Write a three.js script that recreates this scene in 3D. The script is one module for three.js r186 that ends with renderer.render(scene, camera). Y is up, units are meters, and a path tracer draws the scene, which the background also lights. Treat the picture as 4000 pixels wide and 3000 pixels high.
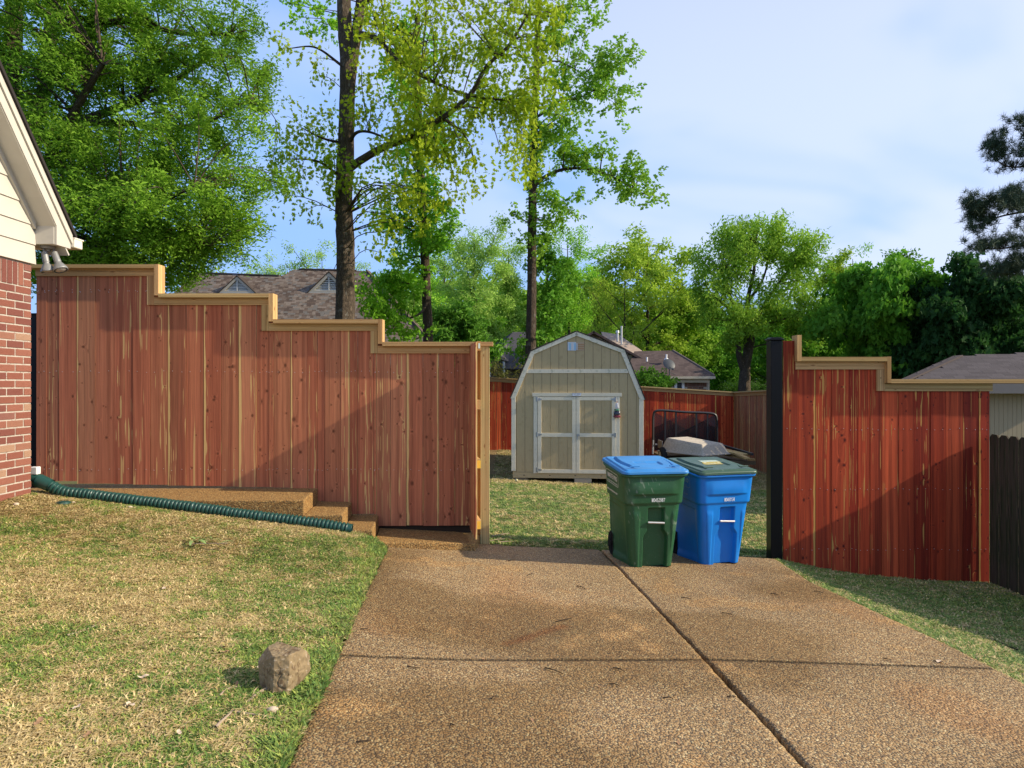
import * as THREE from 'three';
import { mergeGeometries } from 'three/addons/utils/BufferGeometryUtils.js';
import { RoundedBoxGeometry } from 'three/addons/geometries/RoundedBoxGeometry.js';

// ---------------------------------------------------------------- camera, sky, sun, exposure
const F = 2773, EYE = 1.65;
const scene = new THREE.Scene();
const camera = new THREE.PerspectiveCamera(2 * Math.atan(1500 / F) * 180 / Math.PI, 4 / 3, 0.05, 900);
camera.position.set(0, EYE, 0);
camera.lookAt(0, EYE, -10);
const renderer = new THREE.WebGLRenderer({ antialias: true });
renderer.setSize(1024, 768);
renderer.toneMapping = THREE.LinearToneMapping;
renderer.toneMappingExposure = 1.28;
renderer.shadowMap.enabled = true;

// small seeded tools
function rng(seed) { let s = seed >>> 0; return () => { s = (s + 0x6D2B79F5) >>> 0; let t = s; t = Math.imul(t ^ (t >>> 15), t | 1); t ^= t + Math.imul(t ^ (t >>> 7), t | 61); return ((t ^ (t >>> 14)) >>> 0) / 4294967296; }; }
const TAB = new Float32Array(65536); { const r = rng(77); for (let i = 0; i < 65536; i++) TAB[i] = r(); }
function vn(x, y) {
  const xi = Math.floor(x), yi = Math.floor(y), a = x - xi, b = y - yi;
  const u = a * a * (3 - 2 * a), v = b * b * (3 - 2 * b);
  const x0 = xi & 255, x1 = (xi + 1) & 255, y0 = (yi & 255) << 8, y1 = ((yi + 1) & 255) << 8;
  const p = TAB[x0 + y0], q = TAB[x1 + y0], r = TAB[x0 + y1], s = TAB[x1 + y1];
  return p + (q - p) * u + (r - p) * v + (p - q - r + s) * u * v;
}
function fbm(x, y, o = 4) { let s = 0, a = 0.5, n = 0; for (let i = 0; i < o; i++) { s += a * vn(x, y); n += a; x = x * 2.03 + 17.1; y = y * 2.03 + 5.7; a *= 0.5; } return s / n; }
const lerp = (a, b, t) => a + (b - a) * t, clamp = (x, a = 0, b = 1) => Math.min(b, Math.max(a, x));
const ss = (a, b, x) => { const t = clamp((x - a) / (b - a)); return t * t * (3 - 2 * t); };
const mix3 = (a, b, t) => [lerp(a[0], b[0], t), lerp(a[1], b[1], t), lerp(a[2], b[2], t)];
const toS = (c) => Math.round(255 * (c <= 0.0031308 ? 12.92 * Math.max(0, c) : 1.055 * Math.pow(Math.min(1, c), 1 / 2.4) - 0.055));
const C = (r, g, b) => new THREE.Color().setRGB(r, g, b);

// sky: thin high cirrus over pale spring blue, whiter towards the sun on the right
const SUN = new THREE.Vector3(1, 0.565, 0.125).normalize();
{
  const W = 1024, H = 512, d = new Float32Array(W * H * 4);
  for (let j = 0; j < H; j++) for (let i = 0; i < W; i++) {
    const el = ((j + 0.5) / H - 0.5) * Math.PI, az = ((i + 0.5) / W - 0.5) * 2 * Math.PI;
    const x = Math.cos(el) * Math.cos(az), y = Math.sin(el), z = Math.cos(el) * Math.sin(az);
    const t = clamp(y), k = 1 / (Math.max(y, 0) + 0.22);
    const px = x * k, pz = z * k;
    const w = fbm(px * 0.9 + 3.1, pz * 0.9 + 9.2, 3);
    let c = fbm(px * 1.1 - pz * 0.5 + w * 1.6 + 40, pz * 2.0 + px * 0.7 + w + 11, 5);
    c = ss(0.34, 0.66, c + 0.04);
    const toSun = x * SUN.x + y * SUN.y + z * SUN.z;
    const haze = clamp(0.04 + 0.66 * c * ss(-0.45, 0.35, x * 0.8 + y * 0.35) + 0.24 * Math.max(0, toSun + 0.22) + 0.20 * ss(0.3, 0.05, t) * 0.5);
    const blue = mix3([0.31, 0.56, 1.0], [0.23, 0.42, 0.93], Math.pow(t, 0.6));
    const white = mix3([0.68, 0.78, 0.98], [0.60, 0.67, 0.90], Math.pow(t, 0.8));
    let col = mix3(blue, white, haze); { const dim = 1 - 0.42 * ss(0.30, 0.95, t); col = [col[0] * dim * 0.93, col[1] * dim * 0.93, col[2] * dim * 0.95]; }
    const glow = Math.pow(Math.max(0, toSun), 24) * 0.9 + Math.pow(Math.max(0, toSun), 4) * 0.18;
    col = [col[0] + glow, col[1] + glow * 0.95, col[2] + glow * 0.85];
    if (y < 0) col = [0.12, 0.12, 0.09];
    const o = (j * W + i) * 4; d[o] = col[0]; d[o + 1] = col[1]; d[o + 2] = col[2]; d[o + 3] = 1;
  }
  const tex = new THREE.DataTexture(d, W, H, THREE.RGBAFormat, THREE.FloatType);
  tex.mapping = THREE.EquirectangularReflectionMapping; tex.magFilter = THREE.LinearFilter; tex.minFilter = THREE.LinearFilter; tex.needsUpdate = true;
  scene.background = tex; scene.environment = tex;
  scene.environmentIntensity = 1; scene.backgroundIntensity = 1;
}
const sun = new THREE.DirectionalLight(C(1, 0.88, 0.68), 5.0);
sun.position.copy(SUN).multiplyScalar(60).add(new THREE.Vector3(0, 0, -15));
sun.target.position.set(0, 0, -15);
sun.castShadow = true; sun.shadow.radius = 1.2; sun.shadow.mapSize.set(4096, 4096);
Object.assign(sun.shadow.camera, { left: -45, right: 45, top: 40, bottom: -40, near: 1, far: 160 });
scene.add(sun, sun.target);

// ---------------------------------------------------------------- helpers
const V = (x, y, z) => new THREE.Vector3(x, y, z);
const P = (u, v, L) => V((u - 2000) * L / F, EYE - (v - 1500) * L / F, -L);
const used = {};
function numbered(n) { if (!(n in used)) { used[n] = 0; return n; } used[n]++; return n + '_' + String(used[n]).padStart(3, '0'); }
function tag(o, label, category, group, kind) { if (label) o.userData.label = label; if (category) o.userData.category = category; if (group) o.userData.group = group; if (kind) o.userData.kind = kind; return o; }
function thing(name, label, category, pos = [0, 0, 0], turn = 0, group) { const g = new THREE.Group(); g.name = numbered(name); g.position.set(...pos); g.rotation.y = turn; tag(g, label, category, group); scene.add(g); return g; }
function part(parent, name, geo, mat, label) { const m = new THREE.Mesh(Array.isArray(geo) ? mergeG(geo) : geo, mat); m.name = name; m.castShadow = m.receiveShadow = true; if (label) m.userData.label = label; parent.add(m); return m; }
function solo(name, geo, mat, label, category, pos = [0, 0, 0], group) { const m = new THREE.Mesh(Array.isArray(geo) ? mergeG(geo) : geo, mat); m.name = numbered(name); m.position.set(...pos); m.castShadow = m.receiveShadow = true; tag(m, label, category, group); scene.add(m); return m; }
function struct(name, geo, mat) { const m = new THREE.Mesh(geo, mat); m.name = numbered(name); m.receiveShadow = m.castShadow = true; m.userData.kind = 'structure'; scene.add(m); return m; }
function mergeG(list) {
  const l = list.map(g => { let h = g.index ? g.toNonIndexed() : g; for (const k of Object.keys(h.attributes)) if (!['position', 'normal', 'uv'].includes(k)) h.deleteAttribute(k); if (!h.attributes.uv) h.setAttribute('uv', new THREE.BufferAttribute(new Float32Array(h.attributes.position.count * 2), 2)); return h; });
  return mergeGeometries(l);
}
function box(w, h, d, x = 0, y = 0, z = 0) { const g = new THREE.BoxGeometry(w, h, d); g.translate(x, y, z); return g; }
function rbox(w, h, d, r = 0.004, x = 0, y = 0, z = 0, seg = 1) { const g = new RoundedBoxGeometry(w, h, d, seg, Math.min(r, w / 2.1, h / 2.1, d / 2.1)); g.translate(x, y, z); return g; }
// box between x0..x1 etc.
const bb = (x0, x1, y0, y1, z0, z1) => box(Math.abs(x1 - x0), Math.abs(y1 - y0), Math.abs(z1 - z0), (x0 + x1) / 2, (y0 + y1) / 2, (z0 + z1) / 2);
const rb = (x0, x1, y0, y1, z0, z1, r) => rbox(Math.abs(x1 - x0), Math.abs(y1 - y0), Math.abs(z1 - z0), r, (x0 + x1) / 2, (y0 + y1) / 2, (z0 + z1) / 2);
function cyl(a, b, r0, r1, n = 8, open = false) {
  const d = b.clone().sub(a), L = d.length(), g = new THREE.CylinderGeometry(r1, r0, L, n, 1, open);
  g.translate(0, L / 2, 0); g.applyQuaternion(new THREE.Quaternion().setFromUnitVectors(V(0, 1, 0), d.normalize())); g.translate(a.x, a.y, a.z); return g;
}
// tapered tube along points; rad(t), uv in metres, wob = radial roughness
function tube(pts, rad, n = 8, seg = 0, wob = 0, seed = 0, arc = false) {
  const cv = pts.length > 2 ? new THREE.CatmullRomCurve3(pts) : new THREE.LineCurve3(pts[0], pts[1]);
  const L = cv.getLength(); seg = seg || Math.max(2, pts.length * 3);
  const pos = [], uv = [], idx = [], N = V(0, 0, 0), B = V(0, 0, 0);
  let prev = null;
  for (let i = 0; i <= seg; i++) {
    const t = i / seg, p = arc ? cv.getPointAt(t) : cv.getPoint(t), T = arc ? cv.getTangentAt(t) : cv.getTangent(t);
    if (!prev) prev = Math.abs(T.y) < 0.9 ? V(0, 1, 0).cross(T).normalize() : V(1, 0, 0).cross(T).normalize();
    N.copy(prev).addScaledVector(T, -prev.dot(T)).normalize(); prev = N.clone(); B.crossVectors(T, N);
    const r = rad(t);
    for (let j = 0; j <= n; j++) {
      const a = j / n * Math.PI * 2, jj = j % n;
      const k = wob ? 1 + wob * (vn(jj * 0.9 + seed, t * L * 4 + seed) - 0.5) + wob * 0.8 * (vn(jj * 2.7 + seed, t * L * 1.3) - 0.5) : 1;
      const c = Math.cos(a) * r * k, s = Math.sin(a) * r * k;
      pos.push(p.x + N.x * c + B.x * s, p.y + N.y * c + B.y * s, p.z + N.z * c + B.z * s); uv.push(j / n * Math.max(1, Math.round(2 * Math.PI * rad(0) / 0.5)) * 0.5, t * L);
    }
  }
  for (let i = 0; i < seg; i++) for (let j = 0; j < n; j++) { const a = i * (n + 1) + j, b = a + n + 1; idx.push(a, a + 1, b, a + 1, b + 1, b); }
  const g = new THREE.BufferGeometry(); g.setAttribute('position', new THREE.Float32BufferAttribute(pos, 3)); g.setAttribute('uv', new THREE.Float32BufferAttribute(uv, 2)); g.setIndex(idx); g.computeVertexNormals(); return g;
}
// flat polygon given by 3-D points (fan), with thickness along -normal
function poly3(pts, thick = 0.02, uvs = 1) {
  const n = V(0, 0, 0); for (let i = 0; i < pts.length; i++) { const a = pts[i], b = pts[(i + 1) % pts.length]; n.add(a.clone().cross(b)); } n.normalize();
  const ex = Math.abs(n.y) > 0.98 ? V(1, 0, 0) : V(0, 1, 0).cross(n).normalize(), ey = n.clone().cross(ex), o = pts[0];
  const sh = new THREE.Shape(pts.map(p => { const q = p.clone().sub(o); return new THREE.Vector2(q.dot(ex), q.dot(ey)); }));
  const g = new THREE.ExtrudeGeometry(sh, { depth: thick, bevelEnabled: false });
  g.translate(0, 0, -thick); g.applyMatrix4(new THREE.Matrix4().makeBasis(ex, ey, n).setPosition(o)); return g;
}
function dataTex(w, h, fn, srgb = true, repeat = true) {
  const d = new Uint8Array(w * h * 4), c = [0, 0, 0, 1];
  for (let j = 0; j < h; j++) for (let i = 0; i < w; i++) { c[3] = 1; fn(i, j, c); const o = (j * w + i) * 4; if (srgb) { d[o] = toS(c[0]); d[o + 1] = toS(c[1]); d[o + 2] = toS(c[2]); } else { d[o] = clamp(c[0]) * 255; d[o + 1] = clamp(c[1]) * 255; d[o + 2] = clamp(c[2]) * 255; } d[o + 3] = c[3] * 255; }
  const t = new THREE.DataTexture(d, w, h, THREE.RGBAFormat, THREE.UnsignedByteType); if (srgb) t.colorSpace = THREE.SRGBColorSpace;
  t.magFilter = THREE.LinearFilter; t.minFilter = THREE.LinearMipmapLinearFilter; t.generateMipmaps = true; t.wrapS = t.wrapT = repeat ? THREE.RepeatWrapping : THREE.ClampToEdgeWrapping; t.needsUpdate = true; return t;
}
const std = (o) => (o.roughness ?? 1) >= 0.6 && !o.metalness ? new THREE.MeshPhysicalMaterial({ specularIntensity: 0.3, ...o }) : new THREE.MeshStandardMaterial(o);

// ---------------------------------------------------------------- materials and textures
// boards laid side by side in one atlas: every board of a fence takes a strip of its own
const SW = 64, SH = 1024, SLEN = 2.4;
function woodAtlas(n, seed, pal) {
  const r = rng(seed), strips = [];
  for (let s = 0; s < n; s++) {
    const st = { tone: r(), hue: r(), sap: r() < pal.sapP ? (r() < 0.5 ? 1 : 2) : 0, sw: 0.05 + 0.17 * r() * r() + 0.03, kn: [], fl: r() < pal.fleckP, off: r() * 500, fine: 0.7 + r() * 0.8, str: r() < 0.25 };
    st.br = 0.80 + 0.40 * r(); st.gr = 0.88 + 0.26 * r(); const q0 = r(), nk = Math.floor(pal.kn[0] * 0.3 + q0 * q0 * 2 * pal.kn[1]);
    for (let k = 0; k < nk; k++) st.kn.push([0.15 + 0.7 * r(), r() * SLEN, 0.005 + 0.013 * r() * r(), 0.8 + 0.8 * r(), r()]);
    strips.push(st);
  }
  return dataTex(n * SW, SH, (i, j, c) => {
    const s = strips[Math.floor(i / SW)], x = ((i % SW) + 0.5) / SW, y = j / SH * SLEN, xm = x * 0.18;
    let wx = x + 0.10 * (fbm(y * 0.9 + s.off, 3.3, 2) - 0.5) + 0.05 * (vn(y * 3.3 + s.off, 7.7) - 0.5), kd = 0, kr = 0;
    for (const k of s.kn) {
      const dx = xm - k[0] * 0.18, dy = (y - k[1]) / k[3], d = Math.hypot(dx, dy), R = k[2];
      if (d < R * 6) { const e = Math.exp(-(d * d) / (R * R * 5)); wx += Math.sign(dx || 1) * e * 0.16; kr = Math.max(kr, ss(R * 1.7, R * 0.9, d) * 0.75); kd = Math.max(kd, ss(R, R * 0.55, d)); if (d < R) kd *= 0.75 + 0.25 * Math.sin(d / R * 16); }
    }
    const grain = fbm(wx * 13 * s.fine + s.off, y * 0.8, 5), line = 0.5 + 0.5 * Math.sin((wx * 5 + 3.5 * fbm(wx * 2 + s.off, y * 0.55, 3)) * 6.283), fine = vn(wx * 90 + s.off, y * 7);
    let col = mix3(pal.a, pal.b, clamp(1.5 * (s.tone * 0.8 + 0.2 * s.hue) - 0.25)); col = [col[0] * s.br, col[1] * s.br * s.gr, col[2] * s.br * s.gr];
    col = mix3(col, pal.c, clamp(1.25 * (fbm(wx * 5 + s.off, y * 0.5 + 2, 3) - 0.36) + 0.30 * (line - 0.4)) * pal.str);
    const k = 0.55 + 0.74 * grain + 0.26 * (fine - 0.5) + 0.10 * (line - 0.5); col = [col[0] * k, col[1] * k, col[2] * k];
    let sap = 0;
    if (s.sap) { const wv = s.sw * (0.55 + 0.9 * fbm(y * 1.6 + s.off, 21, 3)) + 0.06 * (vn(y * 9 + s.off, 2) - 0.5), e = s.sap === 1 ? x : 1 - x; sap = ss(wv + 0.012, wv - 0.012, e); }
    if (s.str) { const wv = 0.06 * ss(0.35, 0.8, fbm(y * 1.1 + s.off, 30, 3)), e = Math.abs(x - 0.5 - 0.3 * (fbm(y * 0.7 + s.off, 44, 2) - 0.5)); sap = Math.max(sap, 0.8 * ss(wv, wv - 0.015, e)); }
    if (s.fl) { const f = ss(0.73, 0.79, vn(wx * 22 + s.off, y * 3.4 + s.off)) * ss(0.5, 0.62, vn(y * 1.1 + s.off, wx * 5)); sap = Math.max(sap, f * 0.85); }
    sap *= 1 - kr;
    const sc = 0.86 + 0.26 * grain; col = mix3(col, [pal.s[0] * sc, pal.s[1] * sc, pal.s[2] * sc], sap);
    col = mix3(col, pal.k, clamp(kr * 0.6 + kd * 0.5));
    c[0] = col[0]; c[1] = col[1]; c[2] = col[2];
  }, true, false);
}
const NA = 28, NB = 28, NT = 16;
const texFenceL = woodAtlas(NA, 11, { a: [0.55, 0.215, 0.108], b: [0.42, 0.138, 0.072], c: [0.25, 0.072, 0.040], s: [0.64, 0.43, 0.17], k: [0.10, 0.035, 0.018], sapP: 0.40, fleckP: 0.5, kn: [6, 12], str: 0.95 });
const texFenceR = woodAtlas(NB, 23, { a: [0.53, 0.078, 0.026], b: [0.34, 0.038, 0.016], c: [0.12, 0.012, 0.009], s: [0.60, 0.31, 0.08], k: [0.045, 0.010, 0.009], sapP: 0.20, fleckP: 0.40, kn: [5, 14], str: 0.9 });
const texTrim = woodAtlas(NT, 37, { a: [0.62, 0.41, 0.185], b: [0.55, 0.345, 0.145], c: [0.36, 0.18, 0.065], s: [0.72, 0.51, 0.23], k: [0.22, 0.10, 0.04], sapP: 0.3, fleckP: 0.1, kn: [1, 5], str: 1.0 });
const mFenceL = std({ map: texFenceL, roughness: 0.78 }), mFenceR = std({ map: texFenceR, roughness: 0.62 }), mTrim = std({ map: texTrim, roughness: 0.75 });
const mTrimPale = std({ map: texTrim, roughness: 0.75, color: C(1.0, 1.0, 0.92) });
const mPine = std({ map: texTrim, roughness: 0.8, color: C(0.92, 1.16, 1.30) });
const mFenceBack = std({ map: texFenceR, roughness: 0.7, color: C(1.25, 1.35, 1.3) });
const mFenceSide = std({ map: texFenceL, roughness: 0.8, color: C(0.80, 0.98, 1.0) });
let boardCount = 0;
// one board: length along y (vertical) or x; takes strip k of an atlas of n strips
function board(w, len, d, k, n, along = 'y', r = null) {
  const R = rng(991 + (++boardCount) * 13), g = along === 'y' ? new THREE.BoxGeometry(w, len, d) : along === 'x' ? new THREE.BoxGeometry(len, w, d) : new THREE.BoxGeometry(d, w, len);
  k = ((k % n) + n) % n;
  const p = g.attributes.position, nn = g.attributes.normal, uv = g.attributes.uv, flip = R() < 0.5, off = R() * Math.max(0, SLEN - Math.min(len, SLEN));
  const sc = len > SLEN ? SLEN / len : 1;
  for (let i = 0; i < p.count; i++) {
    const x = p.getX(i), y = p.getY(i), z = p.getZ(i), ax = Math.abs(nn.getX(i)), az = Math.abs(nn.getZ(i));
    let a, l; // across 0..1, along
    if (along === 'y') { a = az > 0.5 ? x / w + 0.5 : ax > 0.5 ? 0.06 + 0.1 * (z / d + 0.5) : 0.5; l = y + len / 2; }
    else if (along === 'x') { a = az > 0.5 ? y / w + 0.5 : Math.abs(nn.getY(i)) > 0.5 ? z / d + 0.5 : 0.5; l = x + len / 2; }
    else { a = ax > 0.5 ? y / w + 0.5 : Math.abs(nn.getY(i)) > 0.5 ? x / d + 0.5 : 0.5; l = z + len / 2; }
    if (flip) a = 1 - a; a = 0.02 + 0.96 * a;
    uv.setXY(i, (k + a) / n, clamp((l * sc + off) / SLEN, 0.002, 0.998));
  }
  return g;
}
// exposed-aggregate concrete: rounded pebbles set in mortar (2 m tile)
let texAgg, texAggB;
{
  const N = 1800, T = 1.575, cell = 0.0105, G = Math.round(T / cell), R = rng(5), cx = [], cy = [], cr = [], cc = [];
  const pal = [[0.38, 0.225, 0.090], [0.30, 0.165, 0.062], [0.45, 0.29, 0.125], [0.17, 0.098, 0.045], [0.32, 0.20, 0.095], [0.52, 0.375, 0.175], [0.15, 0.09, 0.045], [0.37, 0.195, 0.072]];
  for (let i = 0; i < G * G; i++) { cx.push(R()); cy.push(R()); cr.push(0.42 + 0.34 * R()); const p = pal[Math.floor(R() * R() * 7.99)], b = 0.8 + 0.4 * R(); cc.push([p[0] * b, p[1] * b, p[2] * b]); }
  const hgt = new Float32Array(N * N);
  texAgg = dataTex(N, N, (i, j, c) => {
    const X = i / N * G, Y = j / N * G, xi = Math.floor(X), yi = Math.floor(Y); let b1 = 9, bi = 0;
    for (let a = -1; a <= 1; a++) for (let b = -1; b <= 1; b++) { const gx = (xi + a + G) % G, gy = (yi + b + G) % G, k = gy * G + gx; const d = Math.hypot(X - (xi + a + cx[k]), Y - (yi + b + cy[k])) / cr[k]; if (d < b1) { b1 = d; bi = k; } }
    const h = b1 < 1 ? Math.sqrt(Math.max(0, 1 - b1 * b1 * 0.9)) : 0, m = ss(1.05, 0.85, b1); hgt[j * N + i] = h;
    const n = 0.85 + 0.3 * vn(i * 0.35, j * 0.35), mort = [0.175 * n, 0.120 * n, 0.064 * n];
    const q = cc[bi], col = mix3(mort, [q[0] * n, q[1] * n, q[2] * n], m); c[0] = col[0]; c[1] = col[1]; c[2] = col[2];
  });
  texAggB = dataTex(N, N, (i, j, c) => { c[0] = c[1] = c[2] = hgt[j * N + i]; }, false);
  for (const t of [texAgg, texAggB]) t.repeat.set(1 / T, 1 / T);
}
const mAgg = std({ map: texAgg, bumpMap: texAggB, bumpScale: 0.004, roughness: 0.72, vertexColors: true });
const mAggStep = std({ map: texAgg, bumpMap: texAggB, bumpScale: 0.004, roughness: 0.75, color: C(0.98, 0.95, 0.82) });
// thatch and soil
const texSoil = dataTex(1024, 1024, (i, j, c) => {
  const x = i / 1024, y = j / 1024; const f = fbm(x * 64, y * 64, 4), g = vn(x * 256 + y * 64, y * 32), h = vn(x * 32, y * 256 - x * 64);
  const k = 0.55 + 0.6 * f + 0.35 * ss(0.7, 0.95, Math.max(g, h)); c[0] = 0.62 * k; c[1] = 0.60 * k; c[2] = 0.56 * k;
}); texSoil.repeat.set(1 / 1.1, 1 / 1.1);
const mSoil = std({ map: texSoil, roughness: 0.95, vertexColors: true });
// bark
const barkH = (x, y) => { const w = x + 0.35 * (fbm(x * 2, y * 0.7, 2) - 0.5); return clamp(1.25 * Math.pow(Math.abs(fbm(w * 14, y * 1.6, 3) * 2 - 1), 0.6) * (0.6 + 0.6 * vn(w * 9, y * 7))); };
const texBark = dataTex(512, 1024, (i, j, c) => { const h = barkH(i / 512 * 4, j / 1024 * 8), l = ss(0.66, 0.8, fbm(i / 512 * 8 + 9, j / 1024 * 16, 3)); const k = 0.35 + 0.8 * h; c[0] = lerp(0.17 * k, 0.30, l * 0.5); c[1] = lerp(0.135 * k, 0.29, l * 0.5); c[2] = lerp(0.10 * k, 0.25, l * 0.5); });
const texBarkB = dataTex(512, 1024, (i, j, c) => { c[0] = c[1] = c[2] = barkH(i / 512 * 4, j / 1024 * 8); }, false);
for (const t of [texBark, texBarkB]) t.repeat.set(1, 0.5);
const mBark = std({ map: texBark, bumpMap: texBarkB, bumpScale: 0.02, roughness: 0.95, color: C(0.82, 0.78, 0.74) });
const mBarkDark = std({ map: texBark, bumpMap: texBarkB, bumpScale: 0.02, roughness: 0.95, color: C(0.62, 0.58, 0.55) });
const mTwig = std({ color: C(0.075, 0.055, 0.042), roughness: 0.95 });
// ---------------------------------------------------------------- the ground
const drv = (X, z) => { X = clamp(X, -3, 4.2); return 0.01 + 0.02 * (Math.max(z, -8) + 7) - 0.045 * X + 0.035 * Math.pow(Math.max(0, -X), 1.5); };
function hit(u, v, fn) { // point where the sight line of a photo pixel meets a height function
  let a = 1, b = 1; const at = (L) => P(u, v, L);
  for (let L = 1; L < 60; L += 0.05) { const p = at(L); if (p.y < fn(p.x, p.z)) { b = L; a = L - 0.05; break; } }
  for (let k = 0; k < 30; k++) { const m = (a + b) / 2, p = at(m); if (p.y < fn(p.x, p.z)) b = m; else a = m; }
  return at(b);
}
const line = (px) => px.map(([u, v]) => hit(u, v, drv)).sort((a, b) => b.z - a.z);
function xAt(pts, z) { // x of a polyline at depth z, extended straight on both ends
  let i = 0; while (i < pts.length - 2 && z < pts[i + 1].z) i++;
  const a = pts[i], b = pts[i + 1], t = (z - a.z) / (b.z - a.z); return lerp(a.x, b.x, t);
}
const ptsL = line([[1110, 3000], [1235, 2730], [1330, 2520], [1420, 2320], [1515, 2128]]);
const ptsJ = line([[3150, 3000], [2960, 2790], [2740, 2560], [2560, 2370], [2400, 2200], [2345, 2147]]);
const ptsR = line([[4000, 2668], [3703, 2517], [3398, 2376], [3163, 2270], [3033, 2184]]);
const XL = (z) => xAt(ptsL, z), XJ = (z) => xAt(ptsJ, z), XR = (z) => xAt(ptsR, Math.min(z, -0.5));
function groundY(X, z) {
  const yard = (() => {
    const b = drv(clamp(X, -0.5, 3.2), -7.4), t = Math.max(0, -7.4 - z), a = b - 0.067 * Math.min(t, 9.6), far = -0.42 - 0.045 * clamp(X, -3, 8);
    return lerp(a, far, ss(-17.3, -21.5, z));
  })();
  if (z < -8) return yard;
  let y; const xl = XL(z), xr = XR(z);
  if (X < xl) { const d = xl - X; y = drv(xl, z) + 0.012 + 0.13 * (1 - Math.exp(-d / 0.12)) * ss(-5.0, -6.2, z) + 0.13 * Math.min(d, 3.5) - 0.3 * ss(-6.52, -6.60, z); }
  else if (X > xr) { const d = X - xr; y = drv(xr, z) - 0.015 - 0.29 * (1 - Math.exp(-d / 0.9)); }
  else y = drv(X, z) - 0.04;
  const back = X < -1.3 ? -7.75 : -7.35;
  return lerp(yard, y, ss(back - 0.25, back, z)) ;
}
const ground = (u, v) => hit(u, v, groundY);
// share of straw against green at a place on the lawns
function straw(X, z) {
  let s = fbm(X * 1.7 + 20, z * 1.7 + 31, 3) * 0.46 + fbm(X * 7, z * 7, 2) * 0.32 + vn(X * 22, z * 22) * 0.22;
  s = 0.0 + 0.78 * ss(0.35, 0.70, s);
  if (X < 0 && z > -7.4) { s = clamp(s * 0.95 + 0.06 - 0.26 * ss(0.8, 0.1, XL(z) - X)); }
  else if (z > -7.4) s *= 0.35;
  else { s = clamp(s + 0.5 * ss(-15.2, -16.3, z) + 0.4 * ss(-19, -20, z)); s = clamp(s * 0.9 - 0.22 * ss(-15.5, -14.5, z)); }
  return s;
}
{
  const xs = [], zs = [];
  for (let x = -300; x < -20; x += 40) xs.push(x); for (let x = -20; x < -5; x += 1) xs.push(x); for (let x = -5; x < 6; x += 0.055) xs.push(x); for (let x = 6; x < 20; x += 1) xs.push(x); for (let x = 20; x <= 300; x += 40) xs.push(x);
  for (let z = 12; z > -1; z -= 1) zs.push(z); for (let z = -1; z > -8.5; z -= 0.05) zs.push(z); for (let z = -8.5; z > -23; z -= 0.25) zs.push(z); for (let z = -23; z > -60; z -= 4) zs.push(z); for (let z = -60; z >= -420; z -= 40) zs.push(z);
  const nx = xs.length, nz = zs.length, pos = [], uv = [], col = [], idx = [];
  const rs = rng(3);
  for (const z of zs) for (const x of xs) {
    const rough = z > -23 && Math.abs(x) < 7 ? 0.018 * (fbm(x * 5, z * 5, 3) - 0.5) : 0;
    pos.push(x, groundY(x, z) + rough, z); uv.push(x, z);
    const s = straw(x, z), c = mix3([0.105, 0.165, 0.03], [0.32, 0.25, 0.10], s), k = 0.85 + 0.3 * rs(); let q = [c[0] * k, c[1] * k, c[2] * k];
    if (z < -24) q = [0.06, 0.10, 0.03];
    if (z < -17.5 && z > -24) q = mix3(q, [0.42, 0.27, 0.14], 0.6);
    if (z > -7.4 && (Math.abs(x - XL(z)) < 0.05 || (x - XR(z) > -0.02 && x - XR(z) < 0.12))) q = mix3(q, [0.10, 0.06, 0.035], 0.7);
    if (x > -0.7 && x < 0.25 && z < -7.1 && z > -8.0) q = mix3(q, [0.30, 0.18, 0.09], 0.7 * ss(0.25, -0.15, x));
    col.push(...q);
  }
  for (let j = 0; j < nz - 1; j++) for (let i = 0; i < nx - 1; i++) { const a = j * nx + i, b = a + nx; idx.push(a, a + 1, b, a + 1, b + 1, b); }
  const g = new THREE.BufferGeometry(); g.setAttribute('position', new THREE.Float32BufferAttribute(pos, 3)); g.setAttribute('uv', new THREE.Float32BufferAttribute(uv, 2)); g.setAttribute('color', new THREE.Float32BufferAttribute(col, 3)); g.setIndex(idx); g.computeVertexNormals(); if (g.attributes.normal.getY(0) < 0) { idx.reverse(); g.setIndex(idx); g.computeVertexNormals(); }
  struct('ground', g, mSoil);
}
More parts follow.
